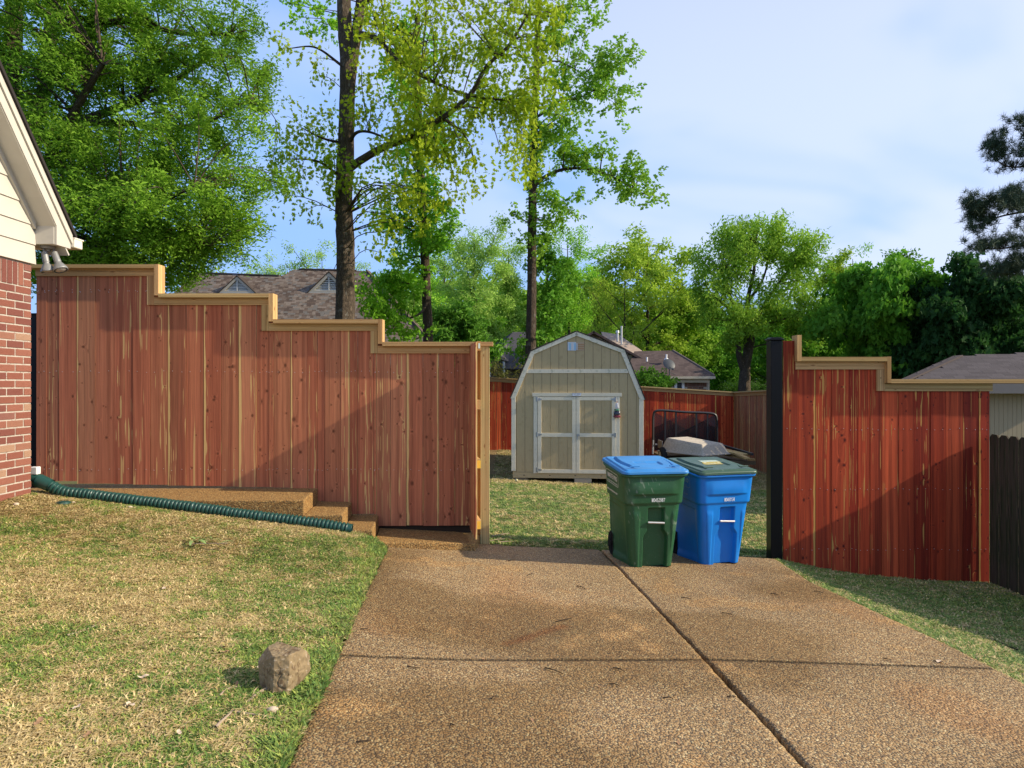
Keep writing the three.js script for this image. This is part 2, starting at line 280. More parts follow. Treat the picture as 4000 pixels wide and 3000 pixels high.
// ---------------------------------------------------------------- driveway: four slabs with open joints
{
  const road = new THREE.Group(); road.name = 'driveway'; road.userData.kind = 'structure'; scene.add(road);
  const zTL = [hit(1325, 2557, drv), hit(2715, 2575, drv)], zTR = [hit(2760, 2575, drv), hit(3870, 2610, drv)];
  const zFarP = [[1515, 2124], [1880, 2124], [1960, 2130], [2350, 2148], [2700, 2164], [3030, 2182]].map(([u, v]) => hit(u, v, drv)).sort((a, b) => a.x - b.x);
  const zOn = (pts, X) => { let i = 0; while (i < pts.length - 2 && X > pts[i + 1].x) i++; const a = pts[i], b = pts[i + 1]; return lerp(a.z, b.z, clamp((X - a.x) / (b.x - a.x), -0.3, 1.3)); };
  const A0 = hit(1985, 2512, drv), A1 = hit(2195, 2448, drv); // rusty smear
  const hitS = (X, z) => { const dx = A1.x - A0.x, dz = A1.z - A0.z, t = clamp(((X - A0.x) * dx + (z - A0.z) * dz) / (dx * dx + dz * dz)), d = Math.hypot(X - A0.x - dx * t, z - A0.z - dz * t); return 0.75 * ss(0.07, 0.01, d + 0.05 * (fbm(X * 11, z * 11, 3) - 0.5)); };
  function slab(x0, x1, z0, z1, nx, nz, seed) {
    const pos = [], uv = [], col = [], idx = [];
    const ring = (i, j) => Math.min(i, nx - i, j, nz - j);
    for (let j = 0; j <= nz; j++) for (let i = 0; i <= nx; i++) {
      const s = clamp((i - 1) / (nx - 2)), t = clamp((j - 1) / (nz - 2)); let z = lerp(z0(0.5), z1(0.5), t), X = 0;
      for (let k = 0; k < 4; k++) { X = lerp(x0(z), x1(z), s); z = lerp(z0(X), z1(X), t); }
      const skirt = ring(i, j) === 0;
      const e1 = Math.min(X - x0(z), x1(z) - X), chip = e1 < 0.03 ? 0.016 * (fbm(X * 9 + seed, z * 23, 3) - 0.5) : 0;
      const round = 0.006 * ss(0.02, 0, Math.min(e1, 1));
      pos.push(X + (e1 < 0.03 ? chip : 0), skirt ? drv(X, z) - 0.16 : drv(X, z) - round + 0.004 * (fbm(X * 2.2, z * 2.2, 3) - 0.5), z); uv.push(X, z);
      // mottling of the concrete: rusty, pale and dark stains
      const a = fbm(X * 0.9 + 7, z * 0.9 + seed, 4), b = fbm(X * 3 + 70, z * 3, 3), d = fbm(X * 1.3 + 30, z * 1.1 + 50, 4);
      let k = 0.93 + 0.40 * (a - 0.5) + 0.24 * (b - 0.5), q = [k * 0.99, k * 1.09, k * 1.28];
      q = mix3(q, [k * 1.12, k * 0.86, k * 0.72], ss(0.54, 0.74, d) * 0.32);
      q = mix3(q, [k * 0.60, k * 0.60, k * 0.56], ss(0.50, 0.68, fbm(X * 0.75 + 3, z * 1.0 + 8, 4)) * 0.7);
      q = mix3(q, [1.28 * k, 1.25 * k, 1.2 * k], ss(0.70, 0.78, fbm(X * 2.4 + 90, z * 2.4 + 20, 3)) * 0.6);
      { const sm = hitS(X, z); q = mix3(q, [0.62 * k, 0.42 * k, 0.36 * k], sm); }
      if (skirt) q = [0.35, 0.33, 0.3];
      col.push(...q);
    }
    for (let j = 0; j < nz; j++) for (let i = 0; i < nx; i++) { const a = j * (nx + 1) + i, b = a + nx + 1; idx.push(a, b, a + 1, a + 1, b, b + 1); }
    const g = new THREE.BufferGeometry(); g.setAttribute('position', new THREE.Float32BufferAttribute(pos, 3)); g.setAttribute('uv', new THREE.Float32BufferAttribute(uv, 2)); g.setAttribute('color', new THREE.Float32BufferAttribute(col, 3)); g.setIndex(idx);
    const n = g; n.computeVertexNormals(); if (n.attributes.normal.getY(Math.floor(nx / 2 + (nx + 1) * nz / 2)) < 0) { idx.reverse(); g.setIndex(idx); g.computeVertexNormals(); }
    part(road, 'slab', g, mAgg);
  }
  const J = (z, s) => XJ(z) + s * (0.004 + 0.007 * ss(-4.6, -3.6, z) + 0.005 * vn(z * 7, s * 3));
  const tg = 0.005;
  slab(z => XL(z), z => J(z, -1), X => zOn(zTL, X) - tg, X => zOn(zFarP, X), 90, 110, 1);
  slab(z => XL(z), z => J(z, -1), () => 0.6, X => zOn(zTL, X) + tg, 90, 140, 2);
  slab(z => J(z, 1), z => XR(z), X => zOn(zTR, X) - tg, X => zOn(zFarP, X), 90, 110, 3);
  slab(z => J(z, 1), z => XR(z), () => 0.6, X => zOn(zTR, X) + tg, 90, 140, 4);
}
// ---------------------------------------------------------------- walk with three steps along the left fence
const shapeXZ = (pts) => new THREE.Shape(pts.map(([x, z]) => new THREE.Vector2(x, -z)));
function prism(pts, y0, y1, bev = 0.012) { // upright block over a plan polygon
  const g = new THREE.ExtrudeGeometry(shapeXZ(pts), { depth: y1 - y0 - bev * 2, bevelEnabled: true, bevelSize: bev, bevelThickness: bev, bevelOffset: -bev, bevelSegments: 2 });
  g.rotateX(-Math.PI / 2); g.translate(0, y0 + bev, 0);
  const p = g.attributes.position, n = g.attributes.normal, uv = g.attributes.uv;
  for (let i = 0; i < p.count; i++) { const ny = Math.abs(n.getY(i)), nz = Math.abs(n.getZ(i)); if (ny > 0.6) uv.setXY(i, p.getX(i), p.getZ(i)); else if (nz > 0.6) uv.setXY(i, p.getX(i), p.getY(i)); else uv.setXY(i, p.getZ(i), p.getY(i)); }
  return g;
}
{
  const st = thing('concrete_steps', 'brown pebbled concrete walkway stepping down along the foot of the long cedar fence', 'steps', [0, 0, 0]);
  const zf = -6.55, zb = -7.62;
  part(st, 'landing', prism([[-6.2, zf], [-1.925, zf], [-2.03, zb], [-6.2, zb]], -0.1, 0.577), mAggStep);
  part(st, 'step', prism([[-1.923, zf], [-1.568, zf], [-1.685, zb], [-2.028, zb]], -0.1, 0.440), mAggStep);
  part(st, 'step', prism([[-1.566, zf], [-1.290, zf], [-1.41, zb], [-1.683, zb]], -0.1, 0.303), mAggStep);
  // sloping pad between the last step and the gate post
  const g = prism([[-1.288, -6.66], [-0.36, -6.86], [-0.30, zb], [-1.408, zb]], -0.2, 0, 0.01), p = g.attributes.position;
  for (let i = 0; i < p.count; i++) p.setY(i, p.getY(i) + 0.165 - 0.055 * ss(-1.3, -0.3, p.getX(i)));
  g.computeVertexNormals();
  part(st, 'pad', g, mAggStep);
}
// ---------------------------------------------------------------- left cedar fence
const LF = 7.3, kx = (u, L = LF) => (u - 2000) * L / F, ky = (v, L = LF) => EYE - (v - 1500) * L / F;
const rv = rng(404);
const mNail = std({ color: C(0.55, 0.53, 0.50), metalness: 0.5, roughness: 0.4 });
function nailHeads(par, list) { const m = part(par, 'nail_heads', list.map(([x, y, z]) => new THREE.CylinderGeometry(0.0035, 0.0035, 0.004, 6).rotateX(Math.PI / 2).translate(x, y, z)), mNail); m.userData.kind = 'stuff'; }
{
  const f = thing('cedar_fence', 'long reddish cedar board fence with stepped pale cap, left of the gateway', 'fence', [0, 0, 0]);
  const b = [142, 184, 230, 300, 373, 445, 520, 588, 656, 727, 796, 865, 932, 1001, 1050, 1070, 1135, 1200, 1240, 1267, 1332, 1366, 1397, 1460, 1471, 1525, 1588, 1652, 1713, 1776, 1840];
  // straight stretches between cap steps: [u0, u1, cap top, cap bottom, trim bottom]
  const runs = [[100, 601, 1032, 1047, 1078], [618, 1048, 1146, 1161, 1191], [1066, 1476, 1247, 1263, 1292], [1493, 1925, 1335, 1351, 1380]];
  const capZ0 = -7.365, capZ1 = -7.225, LC = 7.225, LT = 7.28, nails = [];
  for (let i = 0; i < b.length - 1; i++) {
    const uc = (b[i] + b[i + 1]) / 2, run = uc < 588 ? 0 : uc < 1050 ? 1 : uc < 1460 ? 2 : 3;
    const bot = uc < 300 ? 1878 : uc < 1240 ? lerp(1885, 1906, (uc - 250) / 990) : uc < 1366 ? 1957 : uc < 1471 ? 2007 : 2052;
    const y0 = ky(bot + rv() * 3), y1 = ky(runs[run][2] + 8), w = kx(b[i + 1]) - kx(b[i]) - 0.0045, d = 0.016, z = -LF - d / 2 + (rv() - 0.5) * 0.007;
    const g = board(w, y1 - y0, d, i, NA); g.rotateZ((rv() - 0.5) * 0.003); g.rotateY((rv() - 0.5) * 0.016); g.translate((kx(b[i]) + kx(b[i + 1])) / 2, (y0 + y1) / 2, z);
    part(f, 'picket', g, mFenceL); for (const v of [1135, 1138, 1452, 1834]) for (const q of [0.22, 0.78]) if (ky(v) > y0 + 0.05 && ky(v) < y1 - 0.14) nails.push([kx(b[i]) + w * q + (rv() - 0.5) * 0.02, ky(v) + (rv() - 0.5) * 0.02, z + 0.0095]);
  }
  nailHeads(f, nails);
  runs.forEach(([u0, u1, a, c, t], i) => {
    const x0 = kx(u0, LC), x1 = kx(u1 + (i < 3 ? 0 : 0), LC), cw = x1 - x0, yt = ky(a, LC), yb = ky(c, LC);
    let g = board(0.14, cw, yt - yb, i * 2 + 1, NT, 'x'); // laid flat: width becomes depth
    g.rotateX(-Math.PI / 2); g.translate((x0 + x1) / 2, (yt + yb) / 2, (capZ0 + capZ1) / 2); part(f, 'cap_board', g, mTrim);
    const tx0 = kx(i === 0 ? 138 : [0, 602, 1050, 1476][i], LT), tx1 = kx(i === 3 ? 1834 : u1, LT), ty1 = ky(c, LT) + 0.002, ty0 = ky(t, LT);
    g = board(ty1 - ty0, tx1 - tx0, 0.019, i * 3 + 2, NT, 'x'); g.translate((tx0 + tx1) / 2, (ty0 + ty1) / 2, -7.2895); part(f, 'trim_board', g, mTrim);
    if (i < 3) { // upright pieces of the step
      const nx = runs[i + 1], ya = ky(a, LC) + 0.001, yb2 = ky(nx[3] - 8, LC), xa = kx(u1, LC) + 0.001, xb = kx(nx[0], LC);
      g = board(0.14, ya - yb2, xb - xa, i + 9, NT, 'y'); g.rotateY(Math.PI / 2); g.translate((xa + xb) / 2, (ya + yb2) / 2, (capZ0 + capZ1) / 2); part(f, 'cap_upright', g, mTrim);
      const va = kx([574, 1021, 1447][i], LT), vb = kx([602, 1050, 1476][i], LT) - 0.001, vy1 = ky(t, LT) - 0.001, vy0 = ky(nx[4], LT);
      g = board(vb - va, vy1 - vy0, 0.019, i + 12, NT, 'y'); g.translate((va + vb) / 2, (vy1 + vy0) / 2, -7.2895); part(f, 'trim_upright', g, mTrim);
    }
  });
  // added dark strip, then the rails on the far side
  part(f, 'added_gap_shade', bb(kx(1478), kx(1838), ky(2090), ky(2045), -7.36, -7.325), std({ color: C(0.035, 0.025, 0.018), roughness: 0.95 }));  // added strip; its near-black colour stands in for the shade under the pickets
  for (const [u0, u1, v] of [[142, 600, 1130], [142, 1838, 1450], [142, 1838, 1830], [1480, 1838, 2022]]) { const x0 = kx(u0), x1 = kx(u1), g = board(0.089, x1 - x0, 0.038, 4, NT, 'x'); g.translate((x0 + x1) / 2, ky(v), -7.345); part(f, 'rail', g, mTrim); }
  // return panel coming forward at the gateway, seen almost on edge
  const A = V(kx(1838), 0, -7.3), Bp = V(kx(1861, 6.82), 0, -6.82), dir = Bp.clone().sub(A), len = dir.length(), yaw = Math.atan2(-dir.z, dir.x);
  dir.normalize(); const side = V(dir.z, 0, -dir.x).multiplyScalar(-1); // towards the left
  if (side.x > 0) side.multiplyScalar(-1);
  for (let k = 0; k < 3; k++) {
    const w = len / 3 - 0.002, c = A.clone().addScaledVector(dir, (k + 0.5) * len / 3), y0 = 0.172 - k * 0.008, y1 = ky(1347) , g = board(w, y1 - y0, 0.016, 24 + k, NA);
    g.rotateY(yaw); g.translate(c.x, (y0 + y1) / 2, c.z); part(f, 'picket', g, mFenceL);
  }
  const right = side.clone().multiplyScalar(-1);
  [[1351, 1], [1581, 2], [1812, 3], [2049, 4]].forEach(([v, k]) => {
    const L1 = 6.86, y = ky(v, L1), l = 0.40, c = A.clone().addScaledVector(dir, len - 0.03 - l / 2).addScaledVector(right, 0.028), g = board(0.089, l, 0.038, k + 5, NT, 'x');
    g.rotateY(yaw); g.translate(c.x, y, c.z); const m = part(f, 'rail', g, mTrimPale);
    if (k === 1) { const t = new THREE.BoxGeometry(0.002, 0.05, 0.018); const e = A.clone().addScaledVector(dir, len - 0.028).addScaledVector(right, 0.030); t.rotateY(yaw); t.translate(e.x, y, e.z); part(m, 'paper_tag', t, std({ color: C(0.55, 0.68, 0.62), roughness: 0.6 }), 'small pale green paper tag stapled to the rail end'); }
    else if (k > 2) { const t = new THREE.BoxGeometry(0.003, 0.075, 0.034); const e = A.clone().addScaledVector(dir, len - 0.029).addScaledVector(right, 0.028); t.rotateY(yaw); t.translate(e.x, y - 0.004, e.z); part(m, 'paint_mark', t, std({ color: C(0.75, 0.47, 0.06), roughness: 0.7 })); }
  });
  const post1 = board(0.06, ky(1345) - 0.02, 0.089, 3, NT, 'y'); post1.translate(kx(1866, 7.34), (ky(1345) + 0.02) / 2, -7.36); part(f, 'jamb_board', post1, mTrimPale);
  const py0 = groundY(-0.27, -7.25) - 0.05, py1 = ky(1352, 7.25); const post2 = board(0.089, py1 - py0, 0.089, 14, NT, 'y'); post2.translate(kx(1894, 7.25), (py0 + py1) / 2, -7.29); part(f, 'post', post2, mPine, 'pale green-yellow treated pine post');
}
// ---------------------------------------------------------------- right cedar fence
{
  const f = thing('cedar_fence', 'short deep red cedar board fence with stepped cap beside the black gate post', 'fence', [0, 0, 0]);
  const b = [3058, 3120, 3186, 3248, 3316, 3352, 3399, 3444, 3511, 3571, 3635, 3695, 3762, 3824, 3865];
  const bots = [[3058, 2187], [3251, 2220], [3384, 2247], [3442, 2268], [3630, 2286], [3865, 2300]];
  const nails = []; const botAt = (u) => { for (let i = 0; i < bots.length - 1; i++) if (u <= bots[i + 1][0]) return lerp(bots[i][1], bots[i + 1][1], (u - bots[i][0]) / (bots[i + 1][0] - bots[i][0])); return 2300; };
  for (let i = 0; i < b.length - 1; i++) {
    const uc = (b[i] + b[i + 1]) / 2, y0 = ky(botAt(uc) + 6), y1 = ky(uc < 3115 ? 1331 : uc < 3444 ? 1400 : 1486), w = kx(b[i + 1]) - kx(b[i]) - 0.0045, z = -LF - 0.008 + (rv() - 0.5) * 0.007;
    const g = board(w, y1 - y0, 0.016, i, NB); g.rotateY((rv() - 0.5) * 0.016); g.translate((kx(b[i]) + kx(b[i + 1])) / 2, (y0 + y1) / 2, z); part(f, 'picket', g, mFenceR); for (const v of [1676, 1910, 2146]) for (const q of [0.25, 0.75]) nails.push([kx(b[i]) + w * q + (rv() - 0.5) * 0.02, ky(v) + (rv() - 0.5) * 0.02, z + 0.0095]);
  }
  nailHeads(f, nails);
  const LC = 7.225, LT = 7.28, z0 = -7.365, z1 = -7.225, zc = (z0 + z1) / 2;
  const capB = (u0, u1, v0, v1, k, m = mTrimPale) => { const x0 = kx(u0, LC), x1 = kx(u1, LC), ya = ky(v0, LC), yb = ky(v1, LC); const g = board(0.14, x1 - x0, ya - yb, k, NT, 'x'); g.rotateX(-Math.PI / 2); g.translate((x0 + x1) / 2, (ya + yb) / 2, zc); part(f, 'cap_board', g, m); };
  const capU = (u0, u1, v0, v1, k) => { const x0 = kx(u0, LC) + 0.001, x1 = kx(u1, LC) - 0.001, ya = ky(v0, LC) + 0.001, yb = ky(v1, LC); const g = board(0.14, ya - yb, x1 - x0, k, NT, 'y'); g.rotateY(Math.PI / 2); g.translate((x0 + x1) / 2, (ya + yb) / 2, zc); part(f, 'cap_upright', g, mTrimPale); };
  capU(3114, 3132, 1309, 1411, 10); capB(3132, 3466, 1394, 1411, 1); capU(3466, 3482, 1393, 1496, 5); capB(3482, 4110, 1481, 1497, 7);
  const tr = (u0, u1, v0, v1, k, up) => { const x0 = kx(u0, LT), x1 = kx(u1, LT), ya = ky(v0, LT), yb = ky(v1, LT); const g = up ? board(x1 - x0, ya - yb, 0.019, k, NT, 'y') : board(ya - yb, x1 - x0, 0.019, k, NT, 'x'); g.translate((x0 + x1) / 2, (ya + yb) / 2, -7.2895); part(f, up ? 'trim_upright' : 'trim_board', g, mTrim); };
  tr(3108, 3457, 1412, 1443, 2); tr(3425, 3457, 1443.6, 1527, 11, true); tr(3457.6, 3878, 1498, 1528, 13);
  for (const v of [1600, 1850, 2120]) { const g = board(0.089, kx(3860) - kx(3062), 0.038, 4, NT, 'x'); g.translate((kx(3860) + kx(3062)) / 2, ky(v), -7.345); part(f, 'rail', g, mTrim); }
}
// black steel posts
const mBlack = new THREE.MeshPhysicalMaterial({ color: C(0.006, 0.006, 0.0065), roughness: 0.3, specularIntensity: 0.35 });
{
  const x0 = kx(3012, 7.22), x1 = kx(3057, 7.22), yt = ky(1330, 7.22), yb = groundY(2.7, -7.25) - 0.06, w = x1 - x0, h = yt - yb;
  const t = thing('gate_post', 'tall glossy black steel gate post at left end of the deep red fence', 'post', [(x0 + x1) / 2, yb, -7.29]);
  part(t, 'post_tube', rbox(w, h, 0.14, 0.008, 0, h / 2, 0, 2), mBlack);
  part(t, 'post_cap', [rbox(w + 0.022, 0.022, 0.165, 0.006, 0, h + 0.011, 0, 2), rbox(w - 0.01, 0.012, 0.13, 0.005, 0, h + 0.027, 0, 2)], mBlack);
}
{
  const t = thing('gate_post', 'black steel post between the brick house corner and the long cedar fence', 'post', [kx(130, 7.38), groundY(-5, -7.5), -7.4]);
  const h = ky(1230, 7.38) - t.position.y; part(t, 'post_tube', rbox(0.1, h, 0.1, 0.006, 0, h / 2, 0), mBlack); part(t, 'post_cap', rbox(0.112, 0.015, 0.112, 0.004, 0, h + 0.0075, 0), mBlack);
}
// old dog-eared fence running forward on the right; it steps down towards the street
{
  const f = thing('picket_fence', 'weathered dark dog-eared picket fence running forward from the deep red fence', 'fence', [4.915, 0, 0]);
  const texOld = dataTex(128, 512, (i, j, c) => { const g = fbm(i * 0.22, j * 0.012, 4), s = fbm(i * 0.05, j * 0.01 + 9, 3), m = ss(0.5, 0.75, s); const k = 0.45 + 0.9 * g; c[0] = lerp(0.085, 0.050, m) * k; c[1] = lerp(0.066, 0.054, m) * k; c[2] = lerp(0.042, 0.026, m) * k; });
  texOld.repeat.set(3, 0.6);
  const m = std({ map: texOld, roughness: 0.95 });
  let z = -7.28; const w = 0.133;
  for (let k = 0; k < 21; k++) {
    const cz = z + w / 2; z += w + 0.006; const dz = cz + 7.3;
    const y0 = groundY(4.9, cz) - 0.03, drop = ss(0.75, 2.3, dz) * 0.62, y1 = 1.135 + (rv() - 0.5) * 0.02 - drop + 0.02 * Math.min(dz, 0.7);
    const s = new THREE.Shape([[-w / 2, 0], [w / 2, 0], [w / 2, y1 - y0 - 0.032], [w / 2 - 0.032, y1 - y0], [-w / 2 + 0.032, y1 - y0], [-w / 2, y1 - y0 - 0.032]].map(q => new THREE.Vector2(...q)));
    const g = new THREE.ExtrudeGeometry(s, { depth: 0.016, bevelEnabled: false }); g.rotateY(-Math.PI / 2 + (rv() - 0.5) * 0.03); g.translate((rv() - 0.5) * 0.006, y0, cz); part(f, 'picket', g, m);
  }
  for (const y of [0.05, 0.42]) part(f, 'rail', box(0.04, 0.09, 2.8, 0.03, y, -5.85), m);
}
// ---------------------------------------------------------------- near brick house on the left
{
  const X0 = -4.27, ZC = -6.3, gy = groundY(-4.3, -6.2) - 0.08;
  const t = thing('brick_house', 'corner of a red brick house with cream gable siding at the left', 'house', [0, 0, 0]);
  const texBrick = dataTex(256, 256, (i, j, c) => { const g = fbm(i * 0.09, j * 0.09, 4), s = ss(0.74, 0.8, vn(i * 0.42, j * 0.42)), k = 0.7 + 0.6 * g; c[0] = k * (1 - 0.35 * s); c[1] = k * (1 - 0.45 * s); c[2] = k * (1 - 0.45 * s); });
  const texBrickB = dataTex(256, 256, (i, j, c) => { c[0] = c[1] = c[2] = fbm(i * 0.16, j * 0.16, 4); }, false);
  for (const q of [texBrick, texBrickB]) q.repeat.set(3.2, 3.2);
  const bm = [[0.33, 0.125, 0.088], [0.38, 0.155, 0.108], [0.27, 0.10, 0.078], [0.46, 0.275, 0.18], [0.40, 0.19, 0.13], [0.49, 0.30, 0.20], [0.32, 0.145, 0.115]].map(c => std({ map: texBrick, bumpMap: texBrickB, bumpScale: 0.004, roughness: 0.9, color: C(...c) }));
  const mMortar = std({ map: texBrick, color: C(0.44, 0.39, 0.33), roughness: 0.95 });
  const wall = part(t, 'wall', bb(X0 - 0.6, X0 + 0.0005, gy, 2.78, ZC + 0.004, -2.2), mMortar);
  const R = rng(8), geos = {};
  const brick = (sx, h, sz) => { const k = [sx, h, sz].join(); if (!geos[k]) geos[k] = rbox(sx, h, sz, 0.004); return geos[k]; };
  const put = (x, y, z, g) => { const tone = Math.floor(R() * 2.999) + (R() < 0.2 ? 3 + Math.floor(R() * 3.999) * (R() < 0.8 ? 1 : 0) : 0); const m = part(wall, 'brick', g, bm[Math.min(6, tone)]); m.position.set(x + (R() - 0.5) * 0.004, y, z); m.rotation.y = (R() - 0.5) * 0.01; };
  const cH = 0.0682, y0 = gy, lower = 2.51; let row = 0;
  for (let y = y0; y + cH < lower + 0.01; y += cH, row++) {
    const off = row % 2 ? 0 : 0.1035;
    for (let k = 0; k < 5; k++) {
      const zA = ZC + (k === 0 ? 0 : off ? off + (k - 1) * 0.207 + 0.0 : k * 0.207), L = k === 0 ? (off ? 0.0935 : 0.197) : 0.197;
      put(X0 - 0.045, y + cH / 2, zA + L / 2, brick(0.1, 0.0565, L - 0.002));
    }
  }
  const yS = y0 + row * cH; // soldier course: bricks on end, corner laid as stretchers
  for (let k = 0; k < 3; k++) put(X0 - 0.045, yS + 0.034 + k * 0.0685, ZC + 0.0465, brick(0.1, 0.058, 0.093));
  for (let k = 0; k < 11; k++) put(X0 - 0.045, yS + 0.101, ZC + 0.104 + 0.029 + k * 0.068, brick(0.1, 0.196, 0.058));
  part(t, 'footing', rb(X0 - 0.3, X0 + 0.012, gy - 0.3, gy + 0.055, ZC - 0.012, -2.2, 0.01), std({ map: texBrick, color: C(0.55, 0.40, 0.24), roughness: 0.95 }));
  // cream lap siding of the gable, each board a part
  const mCream = std({ map: dataTex(128, 128, (i, j, c) => { const k = 0.92 + 0.14 * fbm(i * 0.06, j * 0.06, 4); c[0] = 0.53 * k; c[1] = 0.495 * k; c[2] = 0.43 * k; }), roughness: 0.6 });
  const slope = 1.19, yR = (z) => 3.067 + (z + 6.308) * slope; // frieze line on the wall
  const gable = part(t, 'gable_wall', poly3([V(X0 - 0.02, 2.74, ZC + 0.01), V(X0 - 0.02, 2.74, -2.2), V(X0 - 0.02, 7.8, -2.2), V(X0 - 0.02, yR(ZC) + 0.02, ZC + 0.01)].reverse(), 0.3), mCream);
  for (let k = 0, y = 2.715; k < 24; k++, y += 0.172) {
    const h = 0.185, zs = Math.max(ZC - 0.03, (y + h - 3.067) / slope - 6.308 - 0.0);
    if (zs > -2.6) break;
    const zl = (q) => Math.max(ZC - 0.03, (q - 3.02) / slope - 6.308), g = poly3([V(0.011, 0, -2.2), V(0.011, 0, zl(y)), V(0.011, Math.max(0.001, Math.min(h, (ZC - 0.03 + 6.308) * slope + 3.02 - y)), Math.max(zl(y), ZC - 0.03)), V(0.011, h, zl(y + h)), V(0.011, h, -2.2)].filter((p, i, a) => !i || p.distanceTo(a[i - 1]) > 0.002), 0.022); g.rotateZ(0.07); g.translate(X0 + 0.016, y, 0); part(gable, 'siding_board', g, mCream);
  }
  // rake: frieze, soffit, fascia, shingle edge
  const along = (x, dy0, dy1, z0, z1, thick) => poly3([V(x, yR(z0) + dy0, z0), V(x, yR(z1) + dy0, z1), V(x, yR(z1) + dy1, z1), V(x, yR(z0) + dy1, z0)].reverse(), thick);
  part(t, 'frieze_board', along(X0 + 0.045, -0.05, 0.06, -6.3, -2.3, 0.03), mCream);
  const XO = X0 + 0.21;
  { const g = new THREE.BufferGeometry(), a = -6.53, b = -2.3, yy = (z) => yR(z) + 0.035;
    const q = [V(X0 + 0.0, yy(a), a), V(XO - 0.01, yy(a), a), V(XO - 0.01, yy(b), b), V(X0, yy(b), b)];
    part(t, 'soffit', poly3(q.reverse(), 0.015), mCream); }
  part(t, 'fascia_board', poly3([V(XO, 2.893, -6.33), V(XO, 2.893, -6.53), V(XO, yR(-6.53) + 0.21, -6.53), V(XO, yR(-2.3) + 0.21, -2.3), V(XO, yR(-2.3) + 0.02, -2.3), V(XO, yR(-6.33) + 0.02, -6.33)], 0.02), mCream);
  part(t, 'rake_trim', along(XO + 0.016, 0.14, 0.225, -6.535, -2.3, 0.014), mCream);
  part(t, 'roof', along(XO + 0.035, 0.228, 0.272, -6.57, -2.2, 0.9), std({ color: C(0.035, 0.03, 0.028), roughness: 0.95 }));
  part(t, 'eave_return', rb(X0 - 0.3, XO - 0.022, 2.897, 3.12, -6.53, -6.325, 0.003), mCream);
  const gt = part(t, 'gutter', [rb(X0 - 0.5, XO + 0.035, 2.905, 2.99, -6.66, -6.535, 0.012), rb(X0 - 0.5, XO + 0.038, 2.985, 3.0, -6.672, -6.535, 0.004)], std({ color: C(0.72, 0.66, 0.55), roughness: 0.45 }));
  // twin flood lamp under the return
  const fl = thing('flood_light', 'twin grey flood lamp hanging under the eave corner of the brick house', 'flood light', [X0 + 0.075, 2.893, -6.42]);
  const mGal = std({ color: C(0.24, 0.24, 0.235), metalness: 0.3, roughness: 0.5 }), mLens = std({ color: C(0.42, 0.42, 0.39), roughness: 0.2 });
  part(fl, 'mount', [new THREE.CylinderGeometry(0.062, 0.055, 0.022, 24).translate(0, -0.012, 0), new THREE.CylinderGeometry(0.02, 0.02, 0.03, 12).translate(0, -0.03, 0)], std({ color: C(0.22, 0.20, 0.18), roughness: 0.6 }));
  const lampHead = (x, z, rz, rx) => {
    const prof = [[0.026, 0], [0.028, -0.08], [0.03, -0.09], [0.024, -0.10], [0.035, -0.115], [0.058, -0.16], [0.06, -0.175], [0.055, -0.178]].map(p => new THREE.Vector2(...p));
    const h = part(fl, 'lamp_head', [new THREE.LatheGeometry(prof, 24), new THREE.CylinderGeometry(0.026, 0.026, 0.004, 20), cyl(V(0, 0.05, 0), V(0, 0, 0), 0.009, 0.009, 8)], mGal); h.position.set(x, -0.055, z); h.rotation.set(rx, 0, rz);
    const l = part(h, 'lens', new THREE.SphereGeometry(0.056, 20, 8, 0, 6.283, 0, 0.9).scale(1, 0.45, 1).rotateX(Math.PI).translate(0, -0.16, 0), mLens);
  };
  lampHead(-0.022, 0.02, 0.18, 0.05); lampHead(0.05, -0.01, 0.42, -0.12);
}
